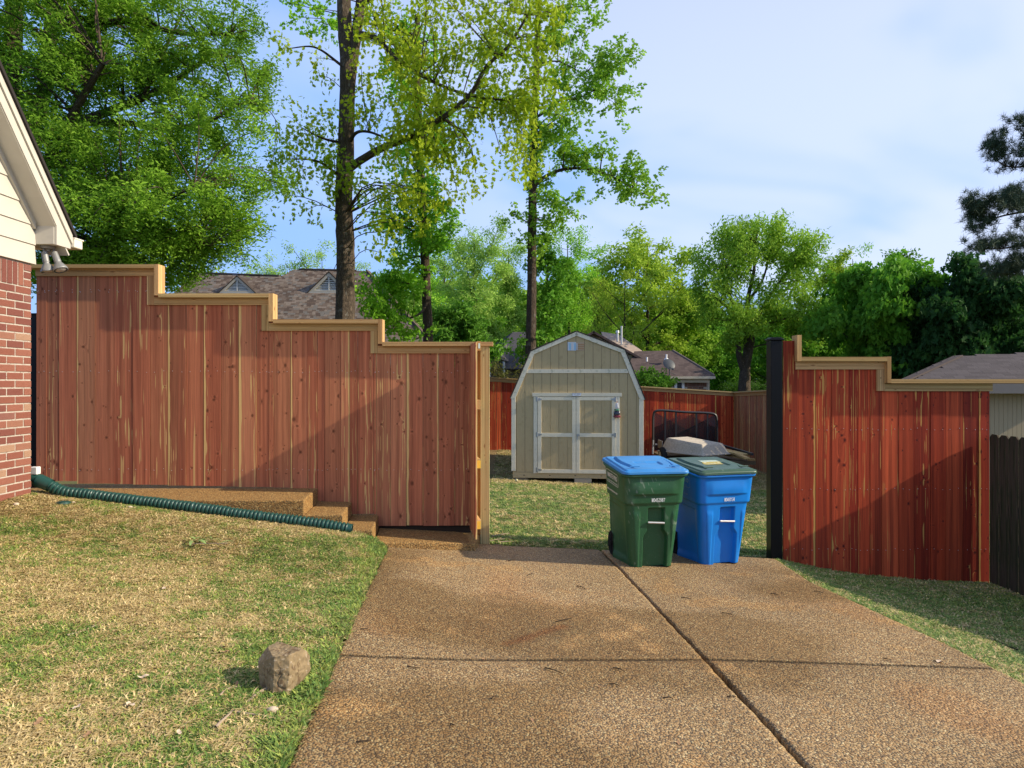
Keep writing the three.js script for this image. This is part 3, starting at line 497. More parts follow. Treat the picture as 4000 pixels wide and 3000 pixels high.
// ---------------------------------------------------------------- corrugated drain hose on the lawn
{
  const pix = [[190, 1893, 6.40], [244, 1920, 6.40], [298, 1937, 6.41], [353, 1948, 6.42], [461, 1961, 6.42], [570, 1969, 6.43], [723, 1979, 6.43], [832, 1993, 6.43], [940, 2012, 6.43], [1085, 2037, 6.44], [1230, 2062, 6.45], [1374, 2089, 6.46]];
  const pts = pix.map(p => { const q = P(...p); q.y = Math.max(q.y, groundY(q.x, q.z) + 0.042); return q; });
  const cv = new THREE.CatmullRomCurve3(pts), L = cv.getLength();
  const t = thing('drain_hose', 'long dark green corrugated drain hose lying below the pebbled walkway', 'hose', [0, 0, 0]);
  const m = new THREE.MeshPhysicalMaterial({ color: C(0.013, 0.062, 0.050), roughness: 0.38, side: THREE.DoubleSide });
  const per = 0.036, seg = Math.floor(L / per * 12);
  const smooth = [[0, 0.012], [0.148, 0.156], [0.31, 0.318], [0.48, 0.488], [0.60, 0.608], [0.70, 0.712], [0.985, 1]];
  const rad = (tt) => { for (const [a, b] of smooth) if (tt >= a && tt <= b) return 0.048; const ph = (tt * L / per) % 1; return 0.0400 + 0.0135 * ss(0, 0.3, ph) * ss(1, 0.7, ph) * (1 + 0.1 * Math.sin(tt * 57)); };
  part(t, 'corrugated_pipe', tube(pts, rad, 18, seg, 0, 0, true), m);
  const a = P(119, 1862, 6.40), b = P(150, 1876, 6.40), d = pts[0];
  part(t, 'downspout_adapter', [tube([V(a.x - 0.05, a.y + 0.02, a.z), a, b], () => 0.056, 4, 6), tube([b, b.clone().lerp(d, 0.5), d.clone().lerp(pts[1], 0.15)], (q) => 0.06 - 0.004 * q, 16, 10)], m);
  const e = pts[pts.length - 1], e2 = pts[pts.length - 2], dir = e.clone().sub(e2).normalize(), ring = new THREE.TorusGeometry(0.0455, 0.0035, 8, 24); ring.applyQuaternion(new THREE.Quaternion().setFromUnitVectors(V(0, 0, 1), dir)); ring.translate(e.x, e.y, e.z); part(t, 'end_ring', ring, m);
  solo('downspout', [rb(-0.035, 0.035, 0, 0.07, -0.03, 0.03, 0.008)], std({ color: C(0.75, 0.73, 0.68), roughness: 0.5 }), 'white downspout foot at the brick corner feeding the green hose', 'downspout', [-4.30, a.y + 0.02, -6.40]);
  const vc = ground(248, 1970), cap = solo('valve_cover', [new THREE.CylinderGeometry(0.055, 0.06, 0.03, 20), new THREE.CylinderGeometry(0.04, 0.04, 0.006, 16).translate(0, 0.017, 0)], m, 'small round green valve cover in the lawn below the hose', 'cover', [vc.x, vc.y + 0.006, vc.z]);
}
// ---------------------------------------------------------------- the rock
{
  const c = ground(1085, 2690), n = 52; // an angular block, displaced
  const g = new THREE.BoxGeometry(0.27, 0.31, 0.25, n, n, n), p = g.attributes.position;
  const planes = []; const R = rng(19);
  for (let i = 0; i < 16; i++) { const q = V(R() - 0.5, R() - 0.4, R() - 0.5).normalize(); planes.push([q, 0.128 + 0.045 * R()]); }
  for (let i = 0; i < p.count; i++) {
    let q = V(p.getX(i), p.getY(i), p.getZ(i)); const s = q.clone().divide(V(0.27, 0.31, 0.25)).multiplyScalar(2);
    q.x *= 1 - 0.10 * s.y * s.y - 0.04 * s.z; q.z *= 1 - 0.08 * s.y; q.x += 0.03 * s.y * 0.6;
    for (const [nn, d] of planes) { const e = q.dot(nn) - d; if (e > 0) q.addScaledVector(nn, -e * 0.97); }
    const f = 0.014 * (fbm(q.x * 16 + 3, q.y * 16 + q.z * 19, 4) - 0.5) + 0.012 * (fbm(q.z * 38 + 9, q.y * 30 + q.x * 24, 3) - 0.5), crack = -0.005 * ss(0.03, 0.0, Math.abs(fbm(q.x * 7 + 1, q.y * 9 + q.z * 6, 3) - 0.5));
    q.addScaledVector(q.clone().normalize(), f + crack); p.setXYZ(i, q.x, q.y, q.z);
  }
  const texRock = dataTex(256, 256, (i, j, cc) => { const a = fbm(i * 0.04, j * 0.04, 5), b = ss(0.66, 0.72, fbm(i * 0.07 + 40, j * 0.07, 3)), d = ss(0.62, 0.75, fbm(i * 0.05 + 90, j * 0.03, 4)), k = 0.65 + 0.7 * a; let q = mix3([0.25 * k, 0.185 * k, 0.105 * k], [0.44, 0.36, 0.26], b * 0.6); q = mix3(q, [0.11 * k, 0.065 * k, 0.035 * k], d * 0.7); cc[0] = q[0]; cc[1] = q[1]; cc[2] = q[2]; });
  const uv = g.attributes.uv, nn = g.attributes.normal; for (let i = 0; i < p.count; i++) { const ax = Math.abs(nn.getX(i)), ay = Math.abs(nn.getY(i)); uv.setXY(i, (ax > 0.5 ? p.getZ(i) : p.getX(i)) * 3, (ay > 0.5 ? p.getZ(i) : p.getY(i)) * 3); }
  g.computeVertexNormals();
  g.scale(0.72, 0.74, 0.70); const m = solo('rock', g, std({ map: texRock, roughness: 0.95, bumpMap: texRock, bumpScale: 0.006 }), 'brown angular rock resting on the lawn beside the driveway', 'rock', [c.x + 0.012, c.y + 0.083, c.z - 0.02]); m.rotation.set(0.05, -0.55, 0.07);
}
// ---------------------------------------------------------------- wheeled bins
function roundRect(hw, hd, r, n) { // n points round, starting at the middle of the back, with the front well sampled
  const pts = []; const per = 120;
  for (let i = 0; i < n; i++) { const a = i / n * Math.PI * 2; pts.push(a); }
  return pts;
}
function makeBin(o) {
  const t = thing('wheeled_bin', o.label, 'bin', o.pos, o.turn, null), H = 0.895;
  const hw = (y) => y < 0.60 ? lerp(0.205, 0.262, y / 0.60) : y < 0.625 ? lerp(0.262, 0.283, ss(0.60, 0.62, y)) : lerp(0.283, 0.300, (y - 0.625) / 0.27) ;
  const hd = (y) => lerp(0.235, 0.325, y / H) + 0.012 * ss(0.60, 0.63, y);
  const pocket = (y) => y > 0.575 ? 0 : y > 0.37 ? 0.075 : y > 0.29 ? lerp(0.112, 0.075, ss(0.29, 0.37, y)) : 0.112;
  const topY = (z) => 0.02 - 0.055 * (z + 0.33) / 0.66; // the rim falls towards the front
  // perimeter: unit superellipse points, dense on the front
  const ang = []; for (let i = 0; i < 40; i++) ang.push(['b', -1 + i / 20]); for (let i = 0; i < 26; i++) ang.push(['r', -1 + i / 13]); for (let i = 0; i < 96; i++) ang.push(['f', 1 - i / 48]); for (let i = 0; i < 26; i++) ang.push(['l', 1 - i / 13]);
  const S = (s, k, y) => { // point on the shell
    const w = hw(y), d = hd(y), r = 0.075; let x, z;
    if (s === 'f' || s === 'b') { x = k * w; z = s === 'f' ? d : -d; } else { z = k * d; x = s === 'r' ? w : -w; }
    const ix = w - r, iz = d - r, cx = clamp(x, -ix, ix), cz = clamp(z, -iz, iz), dx = x - cx, dz = z - cz, l = Math.hypot(dx, dz);
    if (Math.abs(x) > ix && Math.abs(z) > iz) { x = cx + dx / l * r; z = cz + dz / l * r; }
    if (y < 0.60) x *= lerp(1, lerp(0.252, 0.262, y / 0.6) / w, ss(0.12, -0.22, z));
    if (z < 0) { const dB = lerp(0.302, 0.325, y / H); z *= dB / d; const well = ss(0.26, 0.23, y) * ss(-0.14, -0.17, z); z = lerp(z, Math.max(z, -0.185), well); }
    if (s === 'f' && Math.abs(k) < 0.8) {
      const ph = pocket(y), lx = x - 0.018;
      if (ph > 0) z -= 0.05 * ss(ph + 0.007, ph - 0.007, Math.abs(lx)) * ss(0.580, 0.562, y);
      const bul = ss(0.700, 0.716, y) * ss(0.88, 0.74, y) * ss(0.24, 0.15, Math.abs(x)); z += 0.015 * bul;
      z += 0.006 * ss(0.15, 0.16, Math.abs(lx)) * ss(0.56, 0.5, y) ;
    }
    if (s === 'l' || s === 'r') { const rec = ss(0.55, 0.535, y) * ss(0.02, 0.1, y) * ss(0.72, 0.66, Math.abs(k + 0.12)); x -= Math.sign(x) * 0.012 * rec; }
    return [x, z];
  };
  const rows = []; for (let j = 0; j <= 130; j++) rows.push(j / 130 * H);
  const pos = [], uv = [], idx = [], n = ang.length;
  rows.forEach((y, j) => ang.forEach(([s, k], i) => { const [x, z] = S(s, k, y), lift = y / H * topY(z); pos.push(x, y + lift + (j < 3 ? 0 : 0), z); uv.push((x + z), y); }));
  for (let j = 0; j < rows.length - 1; j++) for (let i = 0; i < n; i++) { const a = j * n + i, b = j * n + (i + 1) % n, c = a + n, d = b + n; idx.push(a, b, c, b, d, c); }
  const c0 = pos.length / 3; pos.push(0, 0.012, 0); uv.push(0, 0); for (let i = 0; i < n; i++) idx.push(c0, (i + 1) % n, i);
  const g = new THREE.BufferGeometry(); g.setAttribute('position', new THREE.Float32BufferAttribute(pos, 3)); g.setAttribute('uv', new THREE.Float32BufferAttribute(uv, 2)); g.setIndex(idx); g.computeVertexNormals();
  if (g.attributes.normal.getZ(80 + 50 * n) < 0) { idx.reverse(); g.setIndex(idx); g.computeVertexNormals(); }
  part(t, 'body', g, o.body);
  // rim
  const rimP = ang.map(([s, k]) => { const [x, z] = S(s, k, H); return V(x * 1.03, H + topY(z), z * 1.03); }); const rc = new THREE.CatmullRomCurve3(rimP.filter((_, i) => i % 4 === 0), true);
  const rg = new THREE.TubeGeometry(rc, 160, 0.016, 8, true); part(t, 'rim', rg, o.rim || o.body);
  // lid: a moulded plate
  const lp = [], lu = [], li = [], M = 110, lw = 0.318, ld = 0.362;
  const prof = (x, z) => { const ax = Math.abs(x), e = Math.min(lw - ax, ld - Math.abs(z)); let y = 0.010 * ss(0, 0.006, e) + 0.012 * ss(0.030, 0.036, e);
    const cx = 0.19 + 0.045 * Math.cos((z + 0.05) * 5), grv = ss(0.016, 0.006, Math.abs(ax - cx)) * ss(-0.30, -0.26, z) * ss(0.26, 0.22, z); y -= 0.016 * grv;
    y += 0.013 * ss(cx + 0.0, cx - 0.014, ax) * ss(-0.33, -0.2, z) * ss(0.27, 0.15, z);
    y -= 0.012 * ss(0.13, 0.11, ax) * ss(0.02, 0.05, z) * ss(0.19, 0.16, z);
    return y + 0.004 * (1 - (x / lw) ** 2); };
  for (let j = 0; j <= M; j++) for (let i = 0; i <= M; i++) { let x = (i / M * 2 - 1) * lw, z = (j / M * 2 - 1) * ld; const r = 0.06, ix = lw - r, iz = ld - r, cx = clamp(x, -ix, ix), cz = clamp(z, -iz, iz); const y = prof(x, z); if (Math.abs(x) > ix && Math.abs(z) > iz) { const dx = x - cx, dz = z - cz, l = Math.hypot(dx, dz), m = Math.max(Math.abs(dx), Math.abs(dz)); x = cx + dx * m / (l || 1); z = cz + dz * m / (l || 1); } lp.push(x, y, z); lu.push(x, z); }
  for (let j = 0; j < M; j++) for (let i = 0; i < M; i++) { const a = j * (M + 1) + i, b = a + M + 1; li.push(a, b, a + 1, a + 1, b, b + 1); }
  // skirt
  const edge = []; for (let i = 0; i <= M; i++) edge.push(i); for (let j = 1; j <= M; j++) edge.push(j * (M + 1) + M); for (let i = M - 1; i >= 0; i--) edge.push(M * (M + 1) + i); for (let j = M - 1; j > 0; j--) edge.push(j * (M + 1));
  const e0 = lp.length / 3; edge.forEach(k => { lp.push(lp[k * 3], lp[k * 3 + 1], lp[k * 3 + 2]); lu.push(lp[k * 3], lp[k * 3 + 2]); }); edge.forEach(k => { lp.push(lp[k * 3] * 1.006, -0.014, lp[k * 3 + 2] * 1.006); lu.push(lp[k * 3], 0); });
  const en = edge.length; for (let i = 0; i < en; i++) { const a = e0 + i, b = e0 + (i + 1) % en; li.push(a, b, a + en, b, b + en, a + en); }
  const lg = new THREE.BufferGeometry(); lg.setAttribute('position', new THREE.Float32BufferAttribute(lp, 3)); lg.setAttribute('uv', new THREE.Float32BufferAttribute(lu, 2)); lg.setIndex(li); lg.computeVertexNormals();
  const lid = part(t, 'lid', lg, o.lid, o.lidLabel); lid.position.set(0, H + 0.024, 0.008); lid.rotation.x = 0.083;
  for (const s of [-1, 1]) part(lid, 'rib', rbox(0.10, 0.01, 0.018, 0.004, s * 0.19, 0.044, 0.285), o.lid);
  if (o.sticker) part(lid, 'sticker', (() => { const q = new THREE.PlaneGeometry(0.2, 0.15, 12, 8).rotateX(-Math.PI / 2), p = q.attributes.position; for (let i = 0; i < p.count; i++) { p.setX(i, p.getX(i)); const z = p.getZ(i) + 0.02; p.setZ(i, z); p.setY(i, prof(p.getX(i), z) + 0.003); } q.computeVertexNormals(); return q; })(), o.sticker, 'faded pale and yellow sticker on the green lid');
  // handle bar at the back, axle and wheels
  part(t, 'handle', [cyl(V(-0.24, 0.90, -0.375), V(0.24, 0.90, -0.375), 0.014, 0.014, 12), rbox(0.04, 0.05, 0.07, 0.01, -0.24, 0.895, -0.345), rbox(0.04, 0.05, 0.07, 0.01, 0.24, 0.895, -0.345)], o.body);
  part(t, 'axle', cyl(V(-0.21, 0.12, -0.285), V(0.21, 0.12, -0.285), 0.012, 0.012, 10), mBlack);
  for (const s of [-1, 1]) {
    const w = part(t, 'wheel', [new THREE.CylinderGeometry(0.1, 0.1, 0.035, 28).rotateZ(Math.PI / 2), ...Array.from({ length: 6 }, (_, k) => { const q = rbox(0.045, 0.15, 0.018, 0.004, 0, 0.02, 0); q.rotateX(k * Math.PI / 3); return q; }), new THREE.CylinderGeometry(0.025, 0.025, 0.06, 14).rotateZ(Math.PI / 2)], std({ color: C(0.012, 0.012, 0.013), roughness: 0.8 })); w.position.set(s * 0.213, 0.12, -0.285);
    part(w, 'tyre', new THREE.TorusGeometry(0.106, 0.021, 10, 36).rotateY(Math.PI / 2), std({ color: C(0.015, 0.015, 0.016), roughness: 0.85 }));
  }
  part(t, 'grab_bar', [cyl(V(-0.06, 0.425, 0.289), V(0.096, 0.415, 0.289), 0.0095, 0.0095, 10)], std({ color: C(0.62, 0.60, 0.58), metalness: 0.6, roughness: 0.4 }));
  // printing
  const print = (w, h, draw) => { const cv = document.createElement('canvas'); cv.width = w; cv.height = h; const x = cv.getContext('2d'); x.clearRect(0, 0, w, h); draw(x, w, h); const tx = new THREE.CanvasTexture(cv); tx.colorSpace = THREE.SRGBColorSpace; return std({ map: tx, transparent: true, roughness: 0.6, color: C(0.9, 0.9, 0.9) }); };
  const decal = (side, k0, k1, y0, y1, mat) => { const q = new THREE.PlaneGeometry(1, 1, 24, 12), p = q.attributes.position; for (let i = 0; i < p.count; i++) { const a = p.getX(i) + 0.5, b = p.getY(i) + 0.5, y = lerp(y0, y1, b), k = lerp(k0, k1, a), [x, z] = S(side, k, y), lift = y / H * topY(z); if (side === 'l') p.setXYZ(i, x - 0.0035, y + lift, z); else p.setXYZ(i, x, y + lift, z + 0.0035); } q.computeVertexNormals(); return part(t, 'printing', q, mat); };
  decal('f', o.nk[0], o.nk[1], 0.632, 0.684, print(512, 128, (x, w, h) => { x.fillStyle = '#f4f4f0'; x.font = 'bold 118px monospace'; x.textAlign = 'center'; x.textBaseline = 'middle'; x.save(); x.translate(w / 2, h / 2); x.scale(0.84, 1.0); x.fillText(o.number, 0, 6); x.restore(); }));
  decal('l', -0.72, 0.46, 0.735, 0.862, print(640, 256, (x, w, h) => {
    const q = o.logo; x.strokeStyle = q; x.fillStyle = q; x.lineWidth = 9; x.beginPath(); x.roundRect ? x.roundRect(12, 12, w - 24, h - 24, 44) : x.rect(12, 12, w - 24, h - 24); x.stroke();
    if (o.filled) { x.fillRect(40, 36, w - 80, 130); x.globalCompositeOperation = 'destination-out'; } x.font = 'bold 116px sans-serif'; x.textAlign = 'center'; x.textBaseline = 'middle'; x.save(); x.translate(w / 2, 104); x.scale(0.80, 1.05); x.fillText(o.recycle ? 'WASTE PR' : 'WASTE PRO', o.recycle ? -50 : 0, 0); if (o.filled) { x.lineWidth = 3; } x.restore(); x.globalCompositeOperation = 'source-over';
    if (o.recycle) for (let k = 0; k < 3; k++) { x.save(); x.translate(w - 92, 106); x.rotate(k * 2.094); x.lineWidth = 22; x.beginPath(); x.moveTo(-30, -28); x.lineTo(14, -28); x.stroke(); x.beginPath(); x.moveTo(10, -50); x.lineTo(46, -26); x.lineTo(8, -4); x.closePath(); x.fill(); x.restore(); }
    x.font = 'italic bold 38px sans-serif'; x.textAlign = 'center'; x.fillText(o.motto, w / 2, 206);
  }));
  decal('l', -0.72, 0.30, 0.655, 0.69, print(640, 80, (x, w, h) => { x.fillStyle = o.logo; if (o.filled) { x.fillRect(0, 8, w, 64); x.fillStyle = '#2c4a35'; } x.font = 'bold 60px sans-serif'; x.textAlign = 'center'; x.textBaseline = 'middle'; x.fillText('www.wasteprousa.com', w / 2, 42); }));
  return t;
}
{
  const scuff = (base, seed, dust) => dataTex(512, 512, (i, j, c) => { const x = i / 512, y = j / 512; const a = fbm(x * 6 + seed, y * 6, 4), s = ss(0.80, 0.86, vn(x * 60 + y * 20 + seed, y * 14 - x * 9)) * ss(0.5, 0.65, fbm(x * 4 + seed, y * 4 + 7, 3)), sp = ss(0.86, 0.9, vn(x * 120 + seed, y * 120)) * 0.5; const k = 0.85 + 0.3 * a; const q = mix3([base[0] * k, base[1] * k, base[2] * k], [0.42, 0.45, 0.38], dust * (s * 0.24 + sp * 0.14 + 0.10 * ss(0.55, 0.75, fbm(x * 3 + seed + 60, y * 3, 4)))); c[0] = q[0]; c[1] = q[1]; c[2] = q[2]; });
  const plast = (base, seed, dust, rough = 0.42) => { const m = new THREE.MeshPhysicalMaterial({ map: scuff(base, seed, dust), roughness: rough, side: THREE.DoubleSide }); return m; };
  const green = plast([0.014, 0.082, 0.030], 1, 1, 0.45), blueLid = plast([0.032, 0.215, 0.52], 2, 0.35), blue = plast([0.004, 0.185, 0.60], 3, 0.12, 0.40), greenLid = plast([0.034, 0.080, 0.048], 4, 0.6, 0.36);
  const place = (u, v, L, turn) => { const x = kx(u, L), yaw = turn, z = -L; const c = V(x - Math.sin(yaw) * 0.235, 0, z - Math.cos(yaw) * 0.235); c.y = drv(c.x, c.z) + 0.004; return [c.x, c.y, c.z]; };
  const fit = (u, v) => { const q = hit(u, v, drv); return -q.z; };
  const L1 = fit(2560, 2217), L2 = fit(2822, 2205);
  makeBin({ label: 'green wheeled rubbish bin with a blue lid, front of the two', pos: place(2548, 2217, L1, 0.16), turn: 0.16, body: green, lid: blueLid, lidLabel: 'bright blue lid', number: 'MO452987', nk: [-0.14, 0.34], logo: '#eeeee6', filled: false, motto: 'Caring For Our Communities' });
  const cv = document.createElement('canvas'); cv.width = 256; cv.height = 192; const x = cv.getContext('2d'); x.fillStyle = '#a9bba9'; x.fillRect(0, 0, 256, 192); x.fillStyle = '#a89a55'; x.fillRect(0, 92, 256, 100); x.fillStyle = '#dcdccb'; for (let k = 0; k < 26; k++) x.fillRect((k * 73) % 240, (k * 41) % 180, 26, 5); const st = new THREE.CanvasTexture(cv); st.colorSpace = THREE.SRGBColorSpace;
  makeBin({ label: 'bright blue wheeled bin with a dark green lid, behind the green one', pos: place(2822, 2205, L2, 0.28), turn: 0.28, body: blue, lid: greenLid, lidLabel: 'dark green lid', number: 'MO460134', nk: [-0.12, 0.30], logo: '#8fb2d2', filled: false, recycle: true, motto: 'Caring For Our Future', sticker: std({ map: st, roughness: 0.5 }) });
}
// ---------------------------------------------------------------- garden shed
{
  const S = 166, LS = 16.7, c = P(2256, 1868, LS), t = thing('garden_shed', 'tan barn-shaped garden shed with pale trim and double doors', 'shed', [c.x, c.y, c.z], -0.085);
  const X = (u) => (u - 2256) / S, Y = (v) => (1868 - v) / S;
  const texPaint = dataTex(256, 512, (i, j, cc) => { const w = i / 256 * 2 + 0.25 * (fbm(i * 0.02, j * 0.006, 3) - 0.5), l = ss(0.55, 0.9, 0.5 + 0.5 * Math.sin((w * 9 + 4 * fbm(i * 0.012, j * 0.004 + 7, 3)) * 6.283)); const d = ss(0.62, 0.78, fbm(i * 0.03 + 30, j * 0.02, 4)); const k = 0.93 + 0.09 * fbm(i * 0.05, j * 0.02, 3) - 0.02 * l; cc[0] = k * lerp(1, 0.93, d); cc[1] = k * lerp(1, 0.92, d); cc[2] = k * lerp(1, 0.89, d); });
  const texPaintB = dataTex(256, 512, (i, j, cc) => { const w = i / 256 * 2 + 0.25 * (fbm(i * 0.02, j * 0.006, 3) - 0.5); cc[0] = cc[1] = cc[2] = 0.5 + 0.5 * Math.sin((w * 9 + 4 * fbm(i * 0.012, j * 0.004 + 7, 3)) * 6.283) * 0.8; }, false);
  for (const q of [texPaint, texPaintB]) q.repeat.set(1.6, 0.8);
  const mTan = std({ map: texPaint, bumpMap: texPaintB, bumpScale: 0.0012, color: C(0.50, 0.39, 0.215), roughness: 0.75 });
  const texTrimP = dataTex(256, 256, (i, j, cc) => { const d = ss(0.60, 0.78, fbm(i * 0.05, j * 0.05, 4)), k = 0.92 + 0.12 * fbm(i * 0.1, j * 0.02, 3); cc[0] = 0.78 * k * lerp(1, 0.72, d); cc[1] = 0.71 * k * lerp(1, 0.75, d); cc[2] = 0.54 * k * lerp(1, 0.72, d); }); texTrimP.repeat.set(1.5, 1.5);
  const mTr = std({ map: texTrimP, roughness: 0.7 }), mTr2 = std({ map: texTrimP, roughness: 0.7, color: C(0.95, 0.95, 0.95) });
  // outline of the gable end
  const eL = [X(1999), Y(1552)], bL = [X(2075), Y(1376)], pk = [X(2252), Y(1299)], bR = [X(2436), Y(1371)], eR = [X(2510), Y(1556)];
  const topAt = (x) => { const s = [eL, bL, pk, bR, eR]; for (let i = 0; i < 4; i++) if (x <= s[i + 1][0]) return lerp(s[i][1], s[i + 1][1], clamp((x - s[i][0]) / (s[i + 1][0] - s[i][0]))); return eR[1]; };
  const yb = Y(1846), D = 3.6, wallM = part(t, 'wall', (() => { const sh = new THREE.Shape([[eL[0], yb], [eR[0], yb], eR, bR, pk, bL, eL].map(q => new THREE.Vector2(...q))); const g = new THREE.ExtrudeGeometry(sh, { depth: D, bevelEnabled: false }); g.translate(0, 0, -D - 0.02); return g; })(), std({ color: C(0.13, 0.10, 0.06), roughness: 0.9 }));
  // grooved planks of the front, cut to the roof outline
  const grooves = []; for (let x = X(2016.7) - 0.2006; x < X(2512); x += 0.2006) grooves.push(x);
  const planks = (x0, x1, ylo, yhi, z, par) => { for (let i = 0; i < grooves.length; i++) { const a = Math.max(x0, grooves[i] + 0.004), b = Math.min(x1, (grooves[i] + 0.2006) - 0.004); if (b - a < 0.02) continue; const q = []; const xs = [a, ...[bL[0], pk[0], bR[0]].filter(x => x > a && x < b), b]; q.push(new THREE.Vector2(a, ylo), new THREE.Vector2(b, ylo)); for (const x of xs.reverse()) q.push(new THREE.Vector2(x, Math.min(yhi, topAt(x) - 0.01))); const g = new THREE.ExtrudeGeometry(new THREE.Shape(q), { depth: 0.012, bevelEnabled: false }); const uv = g.attributes.uv; for (let k = 0; k < uv.count; k++) uv.setXY(k, uv.getX(k) + i * 0.37, uv.getY(k) + i * 0.61); g.translate(0, 0, z); part(par, 'plank', g, mTan); } };
  planks(X(2003), X(2506), yb, 4, -0.02, wallM);
  const B = (u0, u1, v0, v1, z0, z1, r = 0.003) => rb(X(u0), X(u1), Y(v1), Y(v0), z0, z1, r);
  part(t, 'corner_board', B(1997, 2014, 1553, 1842, -0.005, 0.016), mTr); part(t, 'corner_board', B(2493, 2511, 1558, 1842, -0.005, 0.016), mTr);
  part(t, 'belt_board', (() => { const y0 = Y(1457.5), y1 = Y(1442); const sh = new THREE.Shape([[X(2055), y0], [X(2453), y0], [X(2447), y1], [X(2061), y1]].map(q => new THREE.Vector2(...q))); const g = new THREE.ExtrudeGeometry(sh, { depth: 0.02, bevelEnabled: false }); g.translate(0, 0, -0.008); return g; })(), mTr2);
  // rake boards
  const rake = (a, b, w) => { const A = new THREE.Vector2(...a), Bq = new THREE.Vector2(...b), d = Bq.clone().sub(A).normalize(), n = new THREE.Vector2(d.y, -d.x); return (m0, m1) => { const sh = new THREE.Shape([A, Bq, Bq.clone().addScaledVector(n, w).addScaledVector(d, m1), A.clone().addScaledVector(n, w).addScaledVector(d, m0)]); const g = new THREE.ExtrudeGeometry(sh, { depth: 0.03, bevelEnabled: false }); g.translate(0, 0, -0.008); return g; }; };
  const oL = [eL[0] - 0.03, eL[1] - 0.03], oR = [eR[0] + 0.03, eR[1] - 0.03];
  part(t, 'rake_board', rake(oL, [bL[0] - 0.01, bL[1] + 0.02], 0.10)(0.045, -0.035), mTr); part(t, 'rake_board', rake([bL[0] - 0.01, bL[1] + 0.022], [pk[0], pk[1] + 0.02], 0.09)(0.03, 0.0), mTr);
  part(t, 'rake_board', rake([pk[0] + 0.001, pk[1] + 0.02], [bR[0] + 0.01, bR[1] + 0.022], 0.09)(0, -0.03), mTr); part(t, 'rake_board', rake([bR[0] + 0.01, bR[1] + 0.02], oR, 0.10)(0.035, -0.045), mTr);
  // roof skins
  const mSh = std({ color: C(0.10, 0.085, 0.075), roughness: 0.95, map: texSoil });
  const skin = (a, b, ov = 0.03) => { const A = V(a[0], a[1], 0.035), Bq = V(b[0], b[1], 0.035), n = V(-(b[1] - a[1]), b[0] - a[0], 0).normalize(); const g = poly3([A.clone().addScaledVector(n, 0.026), Bq.clone().addScaledVector(n, 0.026), Bq.clone().addScaledVector(n, 0.026).setZ(-D - 0.1), A.clone().addScaledVector(n, 0.026).setZ(-D - 0.1)].reverse(), -0.025); return g; };
  part(t, 'roof', [skin(oL, [bL[0] - 0.01, bL[1] + 0.02]), skin([bL[0] - 0.01, bL[1] + 0.024], [pk[0], pk[1] + 0.022]), skin([pk[0], pk[1] + 0.022], [bR[0] + 0.01, bR[1] + 0.024]), skin([bR[0] + 0.01, bR[1] + 0.02], oR)], mSh);
  // doors
  part(t, 'header_board', B(2079, 2427, 1535, 1549, -0.004, 0.03), mTr2); part(t, 'door_jamb', B(2084, 2099.5, 1550, 1850, -0.004, 0.024), mTr); part(t, 'door_jamb', B(2404, 2419.5, 1550, 1850, -0.004, 0.024), mTr);
  const mHin = std({ color: C(0.40, 0.42, 0.43), metalness: 0.7, roughness: 0.4 });
  const door = (u0, u1, s) => {
    const d = part(t, 'door', B(u0 + 0.8, u1 - 0.6, 1551, 1849, -0.006, 0.006, 0.001), mTan);
    planks(X(u0 + 12), X(u1 - 12), Y(1838), Y(1560), 0.006, d);
    for (const [a, b, c0, d0] of [[u0 + 0.8, u0 + 15, 1551, 1849], [u1 - 15, u1 - 0.6, 1551, 1849]]) part(d, 'stile', B(a, b, c0, d0, 0.012, 0.032), mTr);
    for (const [c0, d0] of [[1551, 1564], [1692, 1707], [1834, 1849]]) part(d, 'rail', B(u0 + 15.2, u1 - 15.2, c0, d0, 0.012, 0.030), mTr);
    for (const v of [1560, 1698, 1836]) { const u = s < 0 ? u0 : u1; part(d, 'hinge', [B(u - 6, u + 1, v - 9, v + 9, 0.025, 0.037, 0.003), (() => { const sh = new THREE.Shape([[0, -0.035], [0.1, -0.014], [0.1, 0.014], [0, 0.035]].map(q => new THREE.Vector2(-s * q[0], q[1]))); const g = new THREE.ExtrudeGeometry(sh, { depth: 0.006, bevelEnabled: false }); g.translate(X(u), Y(v), 0.033); return g; })(), new THREE.CylinderGeometry(0.011, 0.011, 0.1, 10).translate(X(u), Y(v), 0.038)].map(g => g), mHin); }
    return d;
  };
  door(2100, 2250, -1); const dr = door(2250, 2404, 1);
  part(dr, 'handle', [new THREE.CylinderGeometry(0.032, 0.035, 0.02, 16).rotateX(Math.PI / 2).translate(X(2258), Y(1701), 0.042), cyl(V(X(2258), Y(1701), 0.065), V(X(2256), Y(1716), 0.07), 0.015, 0.010, 10), cyl(V(X(2258), Y(1701), 0.03), V(X(2258), Y(1701), 0.075), 0.014, 0.014, 10)], mHin);
  const cv = document.createElement('canvas'); cv.width = 256; cv.height = 96; const x = cv.getContext('2d'); x.fillStyle = '#3c4048'; x.fillRect(0, 0, 256, 96); x.fillStyle = '#dfe2e6'; x.fillRect(6, 6, 244, 84); x.fillStyle = '#22252a'; x.font = 'bold 40px sans-serif'; x.textAlign = 'center'; x.fillText('TUFF SHED', 128, 48); x.fillStyle = '#8a9098'; x.fillRect(70, 64, 116, 10); const st = new THREE.CanvasTexture(cv); st.colorSpace = THREE.SRGBColorSpace;
  const mSign = std({ map: st, roughness: 0.5 }); part(t, 'name_plate', new THREE.BoxGeometry(0.215, 0.075, 0.008).translate(X(2253), Y(1541), 0.034), mSign);
  // gable vent with a half worn film
  const vent = part(t, 'gable_vent', B(2217, 2282, 1336, 1370, -0.012, 0.002, 0.002), std({ color: C(0.50, 0.37, 0.24), roughness: 0.8 }));
